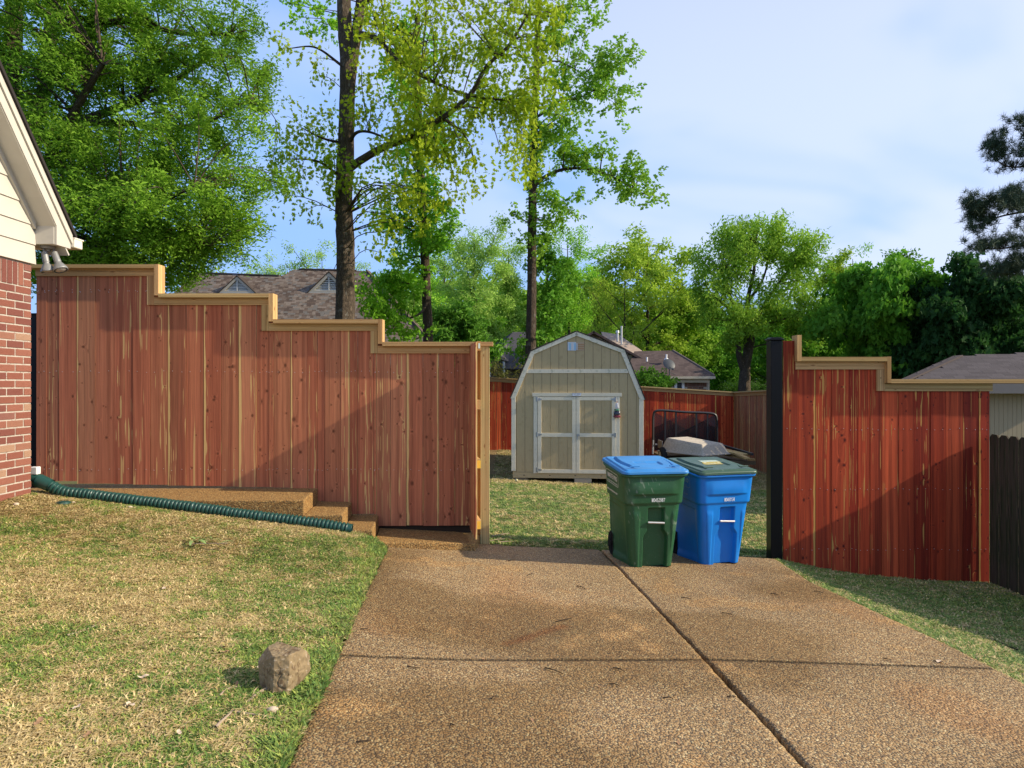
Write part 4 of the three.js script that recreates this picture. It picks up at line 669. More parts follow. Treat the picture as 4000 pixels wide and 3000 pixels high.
  part(vent, 'white_film', B(2217.5, 2250, 1336.5, 1369.5, 0.0025, 0.006, 0.001), std({ color: C(0.62, 0.66, 0.68), roughness: 0.35 }));
  for (const [a, b, c] of [[2223, 2231, [0.32, 0.56, 0.72]], [2232, 2238, [0.70, 0.62, 0.58]], [2243, 2250, [0.30, 0.52, 0.70]], [2252, 2256, [0.62, 0.62, 0.60]]]) part(vent, 'film_strip', B(a, b, 1341, 1367, 0.0065, 0.008, 0.0005), std({ color: C(...c), roughness: 0.35 }));
  for (const v of [1344, 1352, 1360]) part(vent, 'louver', B(2257, 2281, v, v + 4, 0.002, 0.006, 0.001), std({ color: C(0.46, 0.26, 0.13), roughness: 0.8 }));
  // floor frame
  const sk = part(t, 'skid', B(2002, 2508, 1847, 1869, -0.05, 0.0, 0.004), mTan);
  for (const u of [2047, 2148, 2247, 2348, 2450]) part(sk, 'vent_slot', B(u - 3, u + 3, 1857, 1859.5, 0.0, 0.003, 0.0005), std({ color: C(0.01, 0.01, 0.01) }));
  part(t, 'skid', bb(X(2003), X(2507), Y(1869), Y(1848), -D, -0.6), std({ color: C(0.05, 0.04, 0.03), roughness: 1 }));
  // blocks under it
  const blk = (u0, u1, dz, label) => { const w = (u1 - u0) / S, g = rbox(w, 0.16, 0.2, 0.006, 0, 0, 0), q = V(X((u0 + u1) / 2), Y(1869) - 0.082, -0.1 + dz).applyAxisAngle(V(0, 1, 0), -0.085).add(c); const m = solo('concrete_block', g, std({ map: texSoil, color: C(0.62, 0.55, 0.45), roughness: 0.95 }), label, 'block', [q.x, q.y, q.z]); m.rotation.y = -0.085; };
  blk(2244, 2310, 0.02, 'grey concrete block propping the middle of the shed'); blk(2010, 2062, -0.06, 'grey concrete block under the left corner of the shed');
  // bag hanging from the right hinge
  const q = V(X(2408), Y(1571), 0.07).applyAxisAngle(V(0, 1, 0), -0.085).add(c), bag = thing('hanging_bag', 'clear plastic bag with dark red filling hanging by the right shed door', 'bag', [q.x, q.y, q.z], -0.085);
  const prof = (s, y0, y1, w0, w1, d) => { const g = new THREE.SphereGeometry(1, 24, 20), p = g.attributes.position; for (let i = 0; i < p.count; i++) { const b = (p.getY(i) + 1) / 2, w = lerp(w0, w1, b), n = 1 + 0.16 * (vn(p.getX(i) * 4 + s, p.getY(i) * 5 + p.getZ(i) * 3) - 0.5), k = Math.pow(Math.max(0, 1 - p.getY(i) ** 6), 0.5) / Math.max(0.05, Math.sqrt(Math.max(0, 1 - p.getY(i) ** 2))); p.setXYZ(i, p.getX(i) * w * k * n, lerp(y0, y1, b), p.getZ(i) * d * k * n * lerp(1, 0.5, b)); } g.computeVertexNormals(); return g; };
  part(bag, 'red_filling', prof(1, -0.36, -0.30, 0.085, 0.082, 0.045), std({ color: C(0.16, 0.012, 0.018), roughness: 0.3 })); part(bag, 'dark_label', prof(2, -0.295, -0.20, 0.083, 0.066, 0.046), std({ color: C(0.02, 0.022, 0.04), roughness: 0.25 }));
  part(bag, 'green_band', prof(3, -0.198, -0.155, 0.066, 0.058, 0.04), std({ color: C(0.04, 0.17, 0.09), roughness: 0.25 })); part(bag, 'bag_top', prof(4, -0.153, -0.01, 0.056, 0.028, 0.03), new THREE.MeshPhysicalMaterial({ color: C(0.75, 0.75, 0.78), roughness: 0.15, transmission: 0.5, thickness: 0 }));
  part(bag, 'loop', new THREE.TorusGeometry(0.014, 0.003, 6, 16).translate(0, 0.008, 0), std({ color: C(0.5, 0.1, 0.08) }));
}
// ---------------------------------------------------------------- fences at the back of the yard
{
  const L = 22, t = thing('back_fence', 'red cedar back fence of the yard behind the tan shed', 'fence', [0, 0, 0]);
  const X0 = kx(1800, L), X1 = kx(2868, L), topY = (x) => lerp(ky(1472, L), ky(1530, L), (x - kx(1910, L)) / (X1 - kx(1910, L)));
  let x = X0, k = 0; const w = 0.158;
  for (; x < X1 - 0.02; x += w, k++) { const xc = x + w / 2, y1 = topY(xc) - 0.06, y0 = groundY(xc, -L) - 0.06, ww = Math.min(w, X1 - x) - 0.004, g = board(ww, y1 - y0, 0.016, k * 5, NB); g.rotateY((rv() - 0.5) * 0.02); g.translate(x + ww / 2, (y0 + y1) / 2, -L + (rv() - 0.5) * 0.006); part(t, 'picket', g, mFenceBack); }
  const n = 3; for (let i = 0; i < n; i++) { const a = lerp(X0, X1, i / n), b = lerp(X0, X1, (i + 1) / n) - 0.004, sl = Math.atan2(topY(b) - topY(a), b - a); let g = board(0.14, b - a, 0.038, i + 1, NT, 'x'); g.rotateX(-Math.PI / 2); g.rotateZ(sl); g.translate((a + b) / 2, (topY(a) + topY(b)) / 2 - 0.02, -L + 0.02); part(t, 'cap_board', g, mTrim); g = board(0.10, b - a, 0.02, i + 5, NT, 'x'); g.rotateZ(sl); g.translate((a + b) / 2, (topY(a) + topY(b)) / 2 - 0.092, -L + 0.0205); part(t, 'trim_board', g, mTrim); }
  // side fence coming forward, seen at a flat angle
  const s = thing('side_fence', 'shaded brown side fence of the yard meeting the red back fence at the corner', 'fence', [X1 + 0.012, 0, 0]);
  let z = -L - 0.02; k = 0; const top = (zz) => lerp(ky(1530, L), ky(1523, 19.1), (zz + 22) / 2.9) ;
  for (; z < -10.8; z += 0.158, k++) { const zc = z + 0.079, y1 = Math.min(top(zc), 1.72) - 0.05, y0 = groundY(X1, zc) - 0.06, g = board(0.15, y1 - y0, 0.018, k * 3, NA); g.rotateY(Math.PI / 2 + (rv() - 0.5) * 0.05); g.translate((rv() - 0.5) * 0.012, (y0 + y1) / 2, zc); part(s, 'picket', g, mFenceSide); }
  for (let i = 0; i < 3; i++) { const a = lerp(-L, -10.8, i / 3), b = lerp(-L, -10.8, (i + 1) / 3), ya = Math.min(top(a), 1.72), yb2 = Math.min(top(b), 1.72); let g = board(0.14, b - a, 0.038, i + 3, NT, 'z'); g.rotateZ(Math.PI / 2); g.rotateX(-Math.atan2(yb2 - ya, b - a)); g.translate(-0.02, (ya + yb2) / 2 - 0.02, (a + b) / 2); part(s, 'cap_board', g, mTrim); g = board(0.10, b - a, 0.02, i + 7, NT, 'z'); g.rotateX(-Math.atan2(yb2 - ya, b - a)); g.translate(-0.022, (ya + yb2) / 2 - 0.09, (a + b) / 2); part(s, 'trim_board', g, mTrim); }
}
// ---------------------------------------------------------------- utility trailer with mesh ramp, tub and boards
{
  const L = 18.6, gy = groundY(4.6, -18), t = thing('utility_trailer', 'black utility trailer with a raised mesh ramp parked by the back fence', 'trailer', [P(2680, 1500, L).x, gy, -L]);
  const lx = (u) => P(u, 1500, L).x - t.position.x, ly = (v) => P(2000, v, L).y - gy, m = std({ color: C(0.018, 0.018, 0.02), roughness: 0.5 });
  const x0 = lx(2551), x1 = lx(2801), yT0 = ly(1604), yT1 = ly(1616), yB = ly(1760), r = 0.12;
  const top = (x) => lerp(yT0, yT1, (x - x0) / (x1 - x0));
  const fr = [V(x0, yB, 0), V(x0, (yB + top(x0)) / 2, 0), V(x0 + 0.01, top(x0) - r, 0), V(x0 + r * 0.35, top(x0) - r * 0.3, 0), V(x0 + r, top(x0), 0), V(0, top(0), 0), V(x1 - r, top(x1), 0), V(x1 - r * 0.35, top(x1) - r * 0.3, 0), V(x1 - 0.01, top(x1) - r, 0), V(x1, (yB + top(x1)) / 2, 0), V(x1, yB, 0)];
  const gate = part(t, 'ramp_frame', tube(fr, () => 0.031, 8, 90), m);
  for (const u of [2598, 2640, 2720, 2763]) { const x = lx(u); part(gate, 'ramp_bar', box(0.045, top(x) - yB, 0.03, x, (top(x) + yB) / 2, 0.006), m); }
  const bars = [], W = x1 - x0, H = yT0 - yB, st = 0.05; // expanded metal
  for (const s of [-1, 1]) for (let d = -H; d < W + H; d += st) { const sl = 0.55; let xa = d, xb = d + H / sl; const a = V(x0 + d, yB, 0), b = V(x0 + d + H / sl, yB + H, 0); let P0 = [d, 0], P1 = [d + H / sl, H]; if (P1[0] <= 0 || P0[0] >= W) continue; if (P0[0] < 0) P0 = [0, -P0[0] * sl]; if (P1[0] > W) P1 = [W, (W - d) * sl]; const fx = (q) => s > 0 ? x0 + q[0] : x1 - q[0]; const A = V(fx(P0), yB + P0[1], -0.012), Bq = V(fx(P1), yB + P1[1], -0.012), D = Bq.clone().sub(A), ln = D.length(); if (ln < 0.05) continue; const g = new THREE.BoxGeometry(ln, 0.018, 0.006); g.rotateZ(Math.atan2(D.y, D.x)); g.translate((A.x + Bq.x) / 2, (A.y + Bq.y) / 2, -0.012); const pp = g.attributes.position; for (let i = 0; i < pp.count; i++) pp.setY(i, Math.min(pp.getY(i), top(pp.getX(i)) - 0.02)); bars.push(g); }
  const me = part(gate, 'ramp_mesh', bars, m); me.userData.kind = 'stuff';
  part(t, 'bed', [box(W + 0.1, 0.05, 2.6, 0, yB - 0.05, 1.3), box(W + 0.16, 0.08, 0.06, 0, yB - 0.03, 2.62)], std({ color: C(0.12, 0.085, 0.05), roughness: 0.9 }));
  part(t, 'side_rail', box(0.05, 0.05, 2.6, x1 + 0.05, yB + 0.16, 1.3), m);
  const wheel = part(t, 'wheel', new THREE.CylinderGeometry(0.16, 0.16, 0.14, 24).rotateZ(Math.PI / 2), std({ color: C(0.5, 0.5, 0.5), metalness: 0.6, roughness: 0.5 })); wheel.position.set(lx(2556) - 0.08, ly(1768), 1.4); part(wheel, 'tyre', new THREE.TorusGeometry(0.2, 0.075, 12, 30).rotateY(Math.PI / 2), std({ color: C(0.02, 0.02, 0.02), roughness: 0.9 }));
  const spare = part(t, 'spare_tyre', new THREE.TorusGeometry(0.155, 0.062, 12, 30).rotateY(Math.PI / 2 - 0.25), std({ color: C(0.025, 0.024, 0.023), roughness: 0.9 })); spare.position.set(lx(2560) + 0.02, ly(1756), 1.0); spare.scale.set(1.3, 1.05, 1);
  part(t, 'jack', [cyl(V(lx(2532), ly(1765), 0.6), V(lx(2534), ly(1712), 0.6), 0.02, 0.02, 10), box(0.05, 0.03, 0.05, lx(2545), ly(1728), 0.6), rbox(0.03, 0.16, 0.012, 0.003, lx(2530), ly(1752), 0.65)], std({ color: C(0.35, 0.36, 0.37), metalness: 0.5, roughness: 0.5 }));
  part(t, 'fender', rbox(0.02, 0.20, 0.5, 0.005, lx(2545), ly(1722), 1.1).rotateZ(0.0), std({ color: C(0.25, 0.22, 0.19), roughness: 0.8 }));
  // upturned tub
  const L2 = 16.9, o = P(2712, 1768, L2), tub = thing('plastic_tub', 'upturned pale grey ribbed plastic tub lying on the trailer', 'tub', [o.x, o.y, o.z], -1.0);
  const w0 = 1.42, d0 = 0.92, hh = 0.31, sh = [], R = 14; const pts = [], ii = [], N = 60, M = 26;
  for (let j = 0; j <= M; j++) for (let i = 0; i <= N; i++) { const a = i / N * 2 - 1, b = j / M * 2 - 1; const e = Math.max(Math.abs(a), Math.abs(b)); const s = ss(1.0, 0.74, e); const y = hh * s * (0.95 - 0.18 * a) - 0.018 * ss(0.66, 0.6, e) * (0.5 + 0.5 * Math.sin(a * 21)) + 0.0; const fl = e > 0.97 ? 0 : 0; pts.push(a * w0 / 2, y + fl, b * d0 / 2); }
  for (let j = 0; j < M; j++) for (let i = 0; i < N; i++) { const a = j * (N + 1) + i, b = a + N + 1; ii.push(a, b, a + 1, a + 1, b, b + 1); }
  const g = new THREE.BufferGeometry(); g.setAttribute('position', new THREE.Float32BufferAttribute(pts, 3)); g.setIndex(ii); g.setAttribute('uv', new THREE.Float32BufferAttribute(new Float32Array(pts.length / 3 * 2).map((_, i) => pts[Math.floor(i / 2) * 3 + (i % 2) * 2] * 2), 2)); g.computeVertexNormals();
  const mTub = std({ color: C(0.80, 0.72, 0.61), map: texSoil, roughness: 0.7, side: THREE.DoubleSide }); part(tub, 'shell', g, mTub);
  part(tub, 'lip', [rbox(w0 + 0.06, 0.03, 0.05, 0.01, 0, 0.01, d0 / 2), rbox(w0 + 0.06, 0.03, 0.05, 0.01, 0, 0.01, -d0 / 2), rbox(0.05, 0.03, d0, 0.01, w0 / 2, 0.01, 0), rbox(0.05, 0.03, d0, 0.01, -w0 / 2, 0.01, 0)], mTub);
  // boards sticking out to the right
  const brd = (u0, u1, v0, v1, L, w, label) => { const a = P(u0, v0, L), b = P(u1, v1, L - 1.0), d = b.clone().sub(a), ln = d.length(), gg = board(w, ln, 0.04, 3 + Math.round(u0), NT, 'x'); gg.rotateX(-Math.PI / 2); const m2 = solo('lumber_board', gg, mTrimPale, label, 'board', [(a.x + b.x) / 2, (a.y + b.y) / 2, (a.z + b.z) / 2]); m2.rotation.set(0, -Math.atan2(d.z, d.x), 0); m2.rotateZ(Math.atan2(d.y, Math.hypot(d.x, d.z))); };
  brd(2800, 2912, 1752, 1778, 17.2, 0.24, 'widest pale lumber board on the trailer beside the grey tub'); brd(2820, 2940, 1772, 1796, 17.0, 0.14, 'narrow lumber board on the trailer lying in front of the widest one'); brd(2850, 2918, 1762, 1790, 16.8, 0.12, 'short lumber board lowest on the trailer behind the blue bin'); brd(2740, 2812, 1735, 1758, 17.9, 0.09, 'dark lumber board leaning on the trailer behind the tub');
}
// ---------------------------------------------------------------- houses behind
const texRoof = (a, b, rows, seed) => { const t = dataTex(512, 512, (i, j, c) => { const y = j / 512 * rows, r = Math.floor(y), x = i / 512 * rows * 0.75 + (r % 2) * 0.5 + vn(r * 3.1, 2) , k = Math.floor(x); const v = TAB[((k * 57 + r * 131 + seed) & 65535)], f = y - r, e = ss(0.02, 0.12, f) ; const q = mix3(a, b, v), n = 0.85 + 0.3 * vn(i * 0.4, j * 0.4); c[0] = q[0] * n * (0.55 + 0.45 * e); c[1] = q[1] * n * (0.55 + 0.45 * e); c[2] = q[2] * n * (0.55 + 0.45 * e); }); return t; };
const onPlane = (u, v, o, n) => { const d = P(u, v, 1).sub(V(0, EYE, 0)), t = o.clone().sub(V(0, EYE, 0)).dot(n) / d.dot(n); return V(0, EYE, 0).addScaledVector(d, t); };
const planarUV = (g, o, ex, ey, s = 1) => { const p = g.attributes.position, uv = g.attributes.uv, q = V(0, 0, 0); for (let i = 0; i < p.count; i++) { q.set(p.getX(i), p.getY(i), p.getZ(i)).sub(o); uv.setXY(i, q.dot(ex) * s, q.dot(ey) * s); } return g; };
const inPoly = (x, y, pl) => { let r = false; for (let i = 0, j = pl.length - 1; i < pl.length; j = i++) { const [a, b] = pl[i], [c, d] = pl[j]; if ((b > y) !== (d > y) && x < (c - a) * (y - b) / (d - b) + a) r = !r; } return r; };
{ // big shingled roof behind the long fence
  const t = thing('house', 'brown shingled house roof with two triangular vents behind the long cedar fence', 'house', [0, 0, 0]);
  const o = P(1300, 1057, 30), n = V(0, 0.78, 0.63).normalize();
  const out = [[560, 1290], [610, 1215], [690, 1140], [775, 1069], [1095, 1081], [1150, 1054], [1436, 1060], [1478, 1106], [1662, 1310], [1760, 1420], [1780, 1470], [520, 1470]];
  const pts = out.map(([u, v]) => onPlane(u, v, o, n)), mUnder = std({ color: C(0.05, 0.04, 0.035), roughness: 0.95 });
  const ex = V(1, 0, 0), ey = n.clone().cross(ex).multiplyScalar(1); if (ey.y < 0) ey.negate();
  const roof = part(t, 'roof', poly3(pts.slice().reverse(), 0.08), mUnder);
  const pl = pts.map(p => { const q = p.clone().sub(o); return [q.dot(ex), q.dot(ey)]; }), R = rng(61), list = [], minY = Math.min(...pl.map(p => p[1])), maxY = Math.max(...pl.map(p => p[1])), minX = Math.min(...pl.map(p => p[0])), maxX = Math.max(...pl.map(p => p[0])), eh = 0.115;
  for (let r = 0, y = minY; y < maxY; y += eh, r++) for (let x = minX - R() * 0.2; x < maxX;) { const w = 0.10 + R() * 0.10; if (inPoly(x + w / 2, y + eh / 2, pl)) list.push([x + w / 2, y + eh / 2, w, R(), R()]); x += w; }
  const im = new THREE.InstancedMesh(new THREE.BoxGeometry(1, 1, 1), std({ color: C(1, 1, 1), roughness: 0.95, map: texSoil }), list.length); im.name = 'shingles'; im.userData.kind = 'stuff';
  const basis = new THREE.Matrix4().makeBasis(ex, ey, n), q = new THREE.Quaternion().setFromRotationMatrix(basis).multiply(new THREE.Quaternion().setFromAxisAngle(V(1, 0, 0), 0.10)), mt = new THREE.Matrix4();
  const sc = [[0.22, 0.165, 0.125], [0.15, 0.105, 0.078], [0.27, 0.21, 0.165], [0.185, 0.135, 0.105], [0.12, 0.085, 0.066], [0.20, 0.175, 0.15]];
  list.forEach(([x, y, w, a, b], i) => { const thick = 0.012 + 0.010 * b; mt.compose(o.clone().addScaledVector(ex, x).addScaledVector(ey, y).addScaledVector(n, 0.012), q, V(w - 0.006, eh * 1.12, thick)); im.setMatrixAt(i, mt); const c = sc[Math.floor(a * 5.99)]; im.setColorAt(i, C(c[0] * 1.3, c[1] * 1.38, c[2] * 1.5)); }); im.castShadow = im.receiveShadow = true; roof.add(im);
  const mRidge = std({ color: C(0.09, 0.07, 0.06), roughness: 0.95 });
  const ridge = (a, b, w = 0.16) => { const A = onPlane(...a, o, n), B2 = onPlane(...b, o, n), d = B2.clone().sub(A), g = new THREE.BoxGeometry(d.length(), 0.05, w); g.applyQuaternion(new THREE.Quaternion().setFromUnitVectors(V(1, 0, 0), d.clone().normalize())); g.translate((A.x + B2.x) / 2, (A.y + B2.y) / 2 + 0.03, (A.z + B2.z) / 2); return g; };
  part(roof, 'ridge_vent', ridge([800, 1069], [1092, 1080]), mRidge); part(roof, 'ridge_vent', ridge([1170, 1054], [1392, 1059]), mRidge);
  part(roof, 'hip_cap', [ridge([690, 1140], [775, 1069], 0.2), ridge([1436, 1060], [1478, 1106], 0.2), ridge([1478, 1106], [1662, 1310], 0.2)], std({ color: C(0.19, 0.15, 0.12), roughness: 0.95, map: texSoil }));
  // back slopes, so that the roof is closed
  const ridgeBack = (u0, u1, v) => { const a = onPlane(u0, v, o, n), b = onPlane(u1, v, o, n); return poly3([a.clone().add(V(0, -0.02, -0.02)), b.clone().add(V(0, -0.02, -0.02)), b.clone().add(V(1.5, -4, -5)), a.clone().add(V(-1.5, -4, -5))].reverse(), 0.06); };
  part(t, 'back_roof', [ridgeBack(775, 1110, 1078), ridgeBack(1150, 1436, 1060)], mUnder);
  part(t, 'wall', [bb(pts[10].x, pts[11].x, -1, pts[10].y + 0.1, pts[10].z - 0.4, pts[10].z - 7)], std({ color: C(0.3, 0.14, 0.1), roughness: 0.9 }));
  const dormer = (u0, u1, ua, va, vb, nm) => { // triangular louvred vent with its own little roof
    const base = onPlane((u0 + u1) / 2, vb, o, n), Ld = -base.z - 0.02, s = Ld / F, w = (u1 - u0) * s, h = (vb - va) * s, d = new THREE.Group(); d.name = "gable_dormer"; d.userData.label = nm; t.add(d); d.position.copy(base);
    const mT = std({ color: C(0.46, 0.42, 0.34), roughness: 0.75 }), mLv = std({ color: C(0.62, 0.62, 0.58), roughness: 0.7 });
    const tri = (k, z0, dp, yy = 0) => { const sh = new THREE.Shape([[-w / 2 * k, yy], [w / 2 * k, yy], [0, yy + h * k]].map(p => new THREE.Vector2(...p))); return sh; };
    const fr = tri(1, 0, 0); const hole = new THREE.Path([[-w / 2 * 0.72, h * 0.10], [0, h * 0.82], [w / 2 * 0.72, h * 0.10]].map(p => new THREE.Vector2(...p))); fr.holes.push(hole);
    const gF = new THREE.ExtrudeGeometry(fr, { depth: 0.05, bevelEnabled: false }); const fm = part(d, 'frame', gF, mT); fm.position.z = 0.02;
    part(d, 'backing', new THREE.ExtrudeGeometry(tri(0.9, 0, 0), { depth: 0.02, bevelEnabled: false }).translate(0, 0, -0.06), std({ color: C(0.03, 0.03, 0.03) }));
    for (let k = 0; k < 7; k++) { const y = h * (0.13 + k * 0.095), hw = w / 2 * (1 - y / h) * 0.93; if (hw > 0.04) { const g = box(hw * 2, 0.055, 0.012); g.rotateX(-0.75); g.translate(0, y, 0.0); part(d, 'louver', g, mLv); } }
    part(d, 'mullion', box(0.035, h * 0.74, 0.02, 0, h * 0.46, 0.045), mLv);
    part(d, 'sill', box(w, 0.05, 0.06, 0, -0.03, 0.04), mLv);
    const dep = h / (0.78) * 1.15; // the little roof runs back into the slope
    for (const s2 of [-1, 1]) part(d, 'dormer_roof', poly3(s2 < 0 ? [V(0, h + 0.05, 0.09), V(0, h + 0.05, -dep), V(-w / 2 - 0.1, -0.05, 0.0), V(-w / 2 - 0.1, -0.05, 0.09)] : [V(0, h + 0.05, 0.09), V(w / 2 + 0.1, -0.05, 0.09), V(w / 2 + 0.1, -0.05, 0.0), V(0, h + 0.05, -dep)], 0.03), std({ color: C(0.10, 0.08, 0.07), roughness: 0.95, map: texSoil }));
  };
dormer(860, 996, 928, 1081, 1143, 'left louvred gable vent'); dormer(1207, 1365, 1286, 1065, 1142, 'right louvred gable vent, partly behind the trunk');
}
{ // tan house right of the shed
  const t = thing('house', 'tan gabled house with brown hip roof and satellite dish beyond the back fence', 'house', [0, 0, 0]);
  const L = 34, mSid = std({ color: C(0.46, 0.42, 0.29), roughness: 0.8 }), mRoof = std({ map: texRoof([0.075, 0.055, 0.05], [0.115, 0.085, 0.075], 14, 5), roughness: 0.95 }), mRoofL = std({ map: texRoof([0.34, 0.26, 0.20], [0.40, 0.31, 0.24], 14, 9), roughness: 0.95 }), mTrimH = std({ color: C(0.50, 0.44, 0.33), roughness: 0.7 });
  const gp = (u, v, l = L) => P(u, v, l);
  // gable wall
  const wall = part(t, 'gable_wall', poly3([gp(2180, 1600), gp(2612, 1600), gp(2612, 1470), gp(2322, 1303), gp(2180, 1385)].map(p => p), 0.2), std({ color: C(0.2, 0.18, 0.12) }));
  for (let v = 1480; v > 1330; v -= 11.5) { const y0 = gp(0, v).y, y1 = gp(0, v - 12.5).y, u1 = Math.min(2610, lerp(2322, 2612, clamp((v - 10 - 1303) / 167))); const x0 = gp(2300, v).x, x1 = gp(u1, v).x; if (x1 - x0 < 0.1) continue; const g = bb(x0, x1, 0, y1 - y0, -0.02, 0.012); g.rotateX(-0.08); g.translate(0, y0, -L + 0.03); part(wall, 'siding_board', g, mSid); }
  const rk = (u0, v0, u1, v1) => poly3([gp(u0, v0 + 9, L - 0.35), gp(u1, v1 + 9, L - 0.35), gp(u1, v1, L - 0.35), gp(u0, v0, L - 0.35)], 0.06);
  part(t, 'rake_board', rk(2320, 1293, 2612, 1458), mTrimH); part(t, 'rake_board', poly3([gp(2180, 1378, L - 0.35), gp(2319.5, 1301, L - 0.35), gp(2319.5, 1292, L - 0.35), gp(2180, 1369, L - 0.35)], 0.06), mTrimH);
  // gable roof running back, and the lighter hip plane behind it
  const a = gp(2320, 1292, L - 0.42), bq = gp(2614, 1458, L - 0.42), c = gp(2175, 1372, L - 0.42), back = V(0, 0, -9);
  part(t, 'gable_roof', [poly3([a, bq, bq.clone().add(back), a.clone().add(back)], 0.1), poly3([c, a, a.clone().add(back), c.clone().add(back)], 0.1)], mRoof);
  const hipL = [gp(2350, 1290, L + 3), gp(2415, 1306, L + 3), gp(2530, 1378, L + 1), gp(2380, 1400, L)].map(p => p); part(t, 'hip_roof', poly3(hipL.slice().reverse(), 0.05), mRoofL);
  // dark hip roof to the right
  const oo = gp(2700, 1468, 32), nn = V(0, 0.88, 0.47).normalize(); const hp = [[2440, 1469], [2792, 1470], [2788, 1462], [2628, 1369], [2478, 1372]].map(([u, v]) => onPlane(u, v, oo, nn)); const rg = poly3(hp, 0.06); planarUV(rg, oo, V(1, 0, 0), nn.clone().cross(V(1, 0, 0)).negate(), 0.5); part(t, 'roof', rg, mRoof);
  const e = onPlane(2790, 1466, oo, nn), r0 = hp[3]; part(t, 'hip_side', poly3([e, e.clone().add(V(-0.4, 0, -8)), r0.clone().add(V(0, 0, -0.2)), r0], 0.05), mRoof);
  part(t, 'hip_cap', cyl(e, r0, 0.05, 0.05, 6), std({ color: C(0.16, 0.13, 0.11), roughness: 0.95 }));
  const xe0 = gp(2575, 0, 32).x, xe1 = gp(2792, 0, 32).x, ye = gp(0, 1470, 32).y;
  part(t, 'gutter', bb(xe0, xe1, ye - 0.11, ye, -32.0, -31.88), mTrimH); part(t, 'fascia_board', bb(xe0, xe1 - 0.25, ye - 0.28, ye - 0.112, -32.3, -32.12), mTrimH);
  // brick wall: single bricks, in courses
  const bw0 = gp(2600, 0, 32.4).x, bw1 = gp(2768, 0, 32.4).x, by1 = ye - 0.28, by0 = by1 - 0.95; const bwall = part(t, 'wall', [bb(bw0, bw1, -1.2, by1, -32.42, -36)], std({ color: C(0.40, 0.36, 0.30), roughness: 0.95 }));
  const R = rng(33), bl = []; const wx0 = gp(2636, 0, 32.3).x, wx1 = gp(2675, 0, 32.3).x; let row = 0;
  for (let y = by1 - 0.24; y > by0; y -= 0.09, row++) for (let x = bw0 + (row % 2) * 0.12; x < bw1 - 0.22; x += 0.25) if (x + 0.23 < wx0 || x > wx1) bl.push([x + 0.115, y, 0.232, 0.075]);
  for (let x = bw0; x < bw1 - 0.08; x += 0.09) bl.push([x + 0.04, by1 - 0.09, 0.075, 0.2]);
  const im = new THREE.InstancedMesh(new THREE.BoxGeometry(1, 1, 1), std({ color: C(1, 1, 1), roughness: 0.95 }), bl.length), mt = new THREE.Matrix4(); im.name = 'bricks'; im.userData.kind = 'stuff'; bl.forEach(([x, y, w, h], i) => { mt.compose(V(x, y, -32.42), new THREE.Quaternion(), V(w, h, 0.03)); im.setMatrixAt(i, mt); const k = 0.7 + 0.6 * R(); im.setColorAt(i, C(0.17 * k, 0.085 * k, 0.06 * k)); }); bwall.add(im);
  const wy1 = gp(0, 1487, 32.3).y, win = part(t, 'window', bb(wx0, wx1, by0 - 0.4, wy1, -32.40, -32.36), std({ color: C(0.74, 0.76, 0.78), roughness: 0.5 })); part(win, 'pane', bb(wx0 + 0.12, wx1 - 0.12, by0 - 0.4, wy1 - 0.08, -32.37, -32.35), std({ color: C(0.05, 0.055, 0.06), roughness: 0.08 }));
  part(t, 'downspout', [cyl(gp(2787, 1474, 32), gp(2768, 1482, 32.2), 0.04, 0.04, 6), cyl(gp(2768, 1482, 32.2), gp(2768, 1540, 32.2), 0.04, 0.04, 6)], mTrimH);
  const mPipe = std({ color: C(0.62, 0.62, 0.6), metalness: 0.4, roughness: 0.4 });
  part(t, 'flue', [cyl(gp(2412, 1334, 34), gp(2412, 1300, 34), 0.055, 0.055, 10), cyl(gp(2412, 1300, 34), gp(2412, 1291, 34), 0.09, 0.075, 10)], mPipe); part(t, 'flue', [cyl(gp(2428, 1345, 33.8), gp(2428, 1277, 33.8), 0.045, 0.045, 10), cyl(gp(2428, 1280, 33.8), gp(2428, 1274, 33.8), 0.055, 0.055, 10)], mPipe);
  const mW = std({ color: C(0.75, 0.75, 0.74), roughness: 0.5 }); part(t, 'vent_pipe', cyl(gp(2527, 1412, 32.5), gp(2527, 1395, 32.5), 0.04, 0.04, 8), mW); part(t, 'vent_pipe', [cyl(gp(2603, 1404, 33), gp(2603, 1384, 33), 0.045, 0.045, 8), cyl(gp(2603, 1406, 33), gp(2603, 1400, 33), 0.12, 0.08, 8)], mW);
  // dish
  const dc = gp(2615, 1419, 31.6), dish = thing('satellite_dish', 'grey satellite dish on a mast at the brown roof edge of the tan house', 'satellite dish', [dc.x, dc.y, dc.z]); const mD = std({ color: C(0.05, 0.056, 0.06), roughness: 0.55, side: THREE.DoubleSide });
  const rf = part(dish, 'reflector', new THREE.SphereGeometry(0.6, 28, 10, 0, 6.2832, 0, 0.46).translate(0, -0.6, 0).scale(1, 1, 1.15), mD); rf.rotation.set(0.95, 0.25, -0.1);
  const foot = gp(2616, 1466, 31.6).sub(dc); part(dish, 'mast', [cyl(foot, V(0.0, -0.05, -0.02), 0.028, 0.028, 8), cyl(foot.clone().multiplyScalar(0.75), foot.clone().add(V(0.28, 0.02, 0)), 0.012, 0.012, 6)], mD); part(dish, 'feed_arm', [cyl(V(0, -0.16, 0.02), V(0.05, -0.3, 0.45), 0.014, 0.014, 6), rbox(0.07, 0.09, 0.07, 0.01, 0.05, -0.27, 0.47)], mD);
}
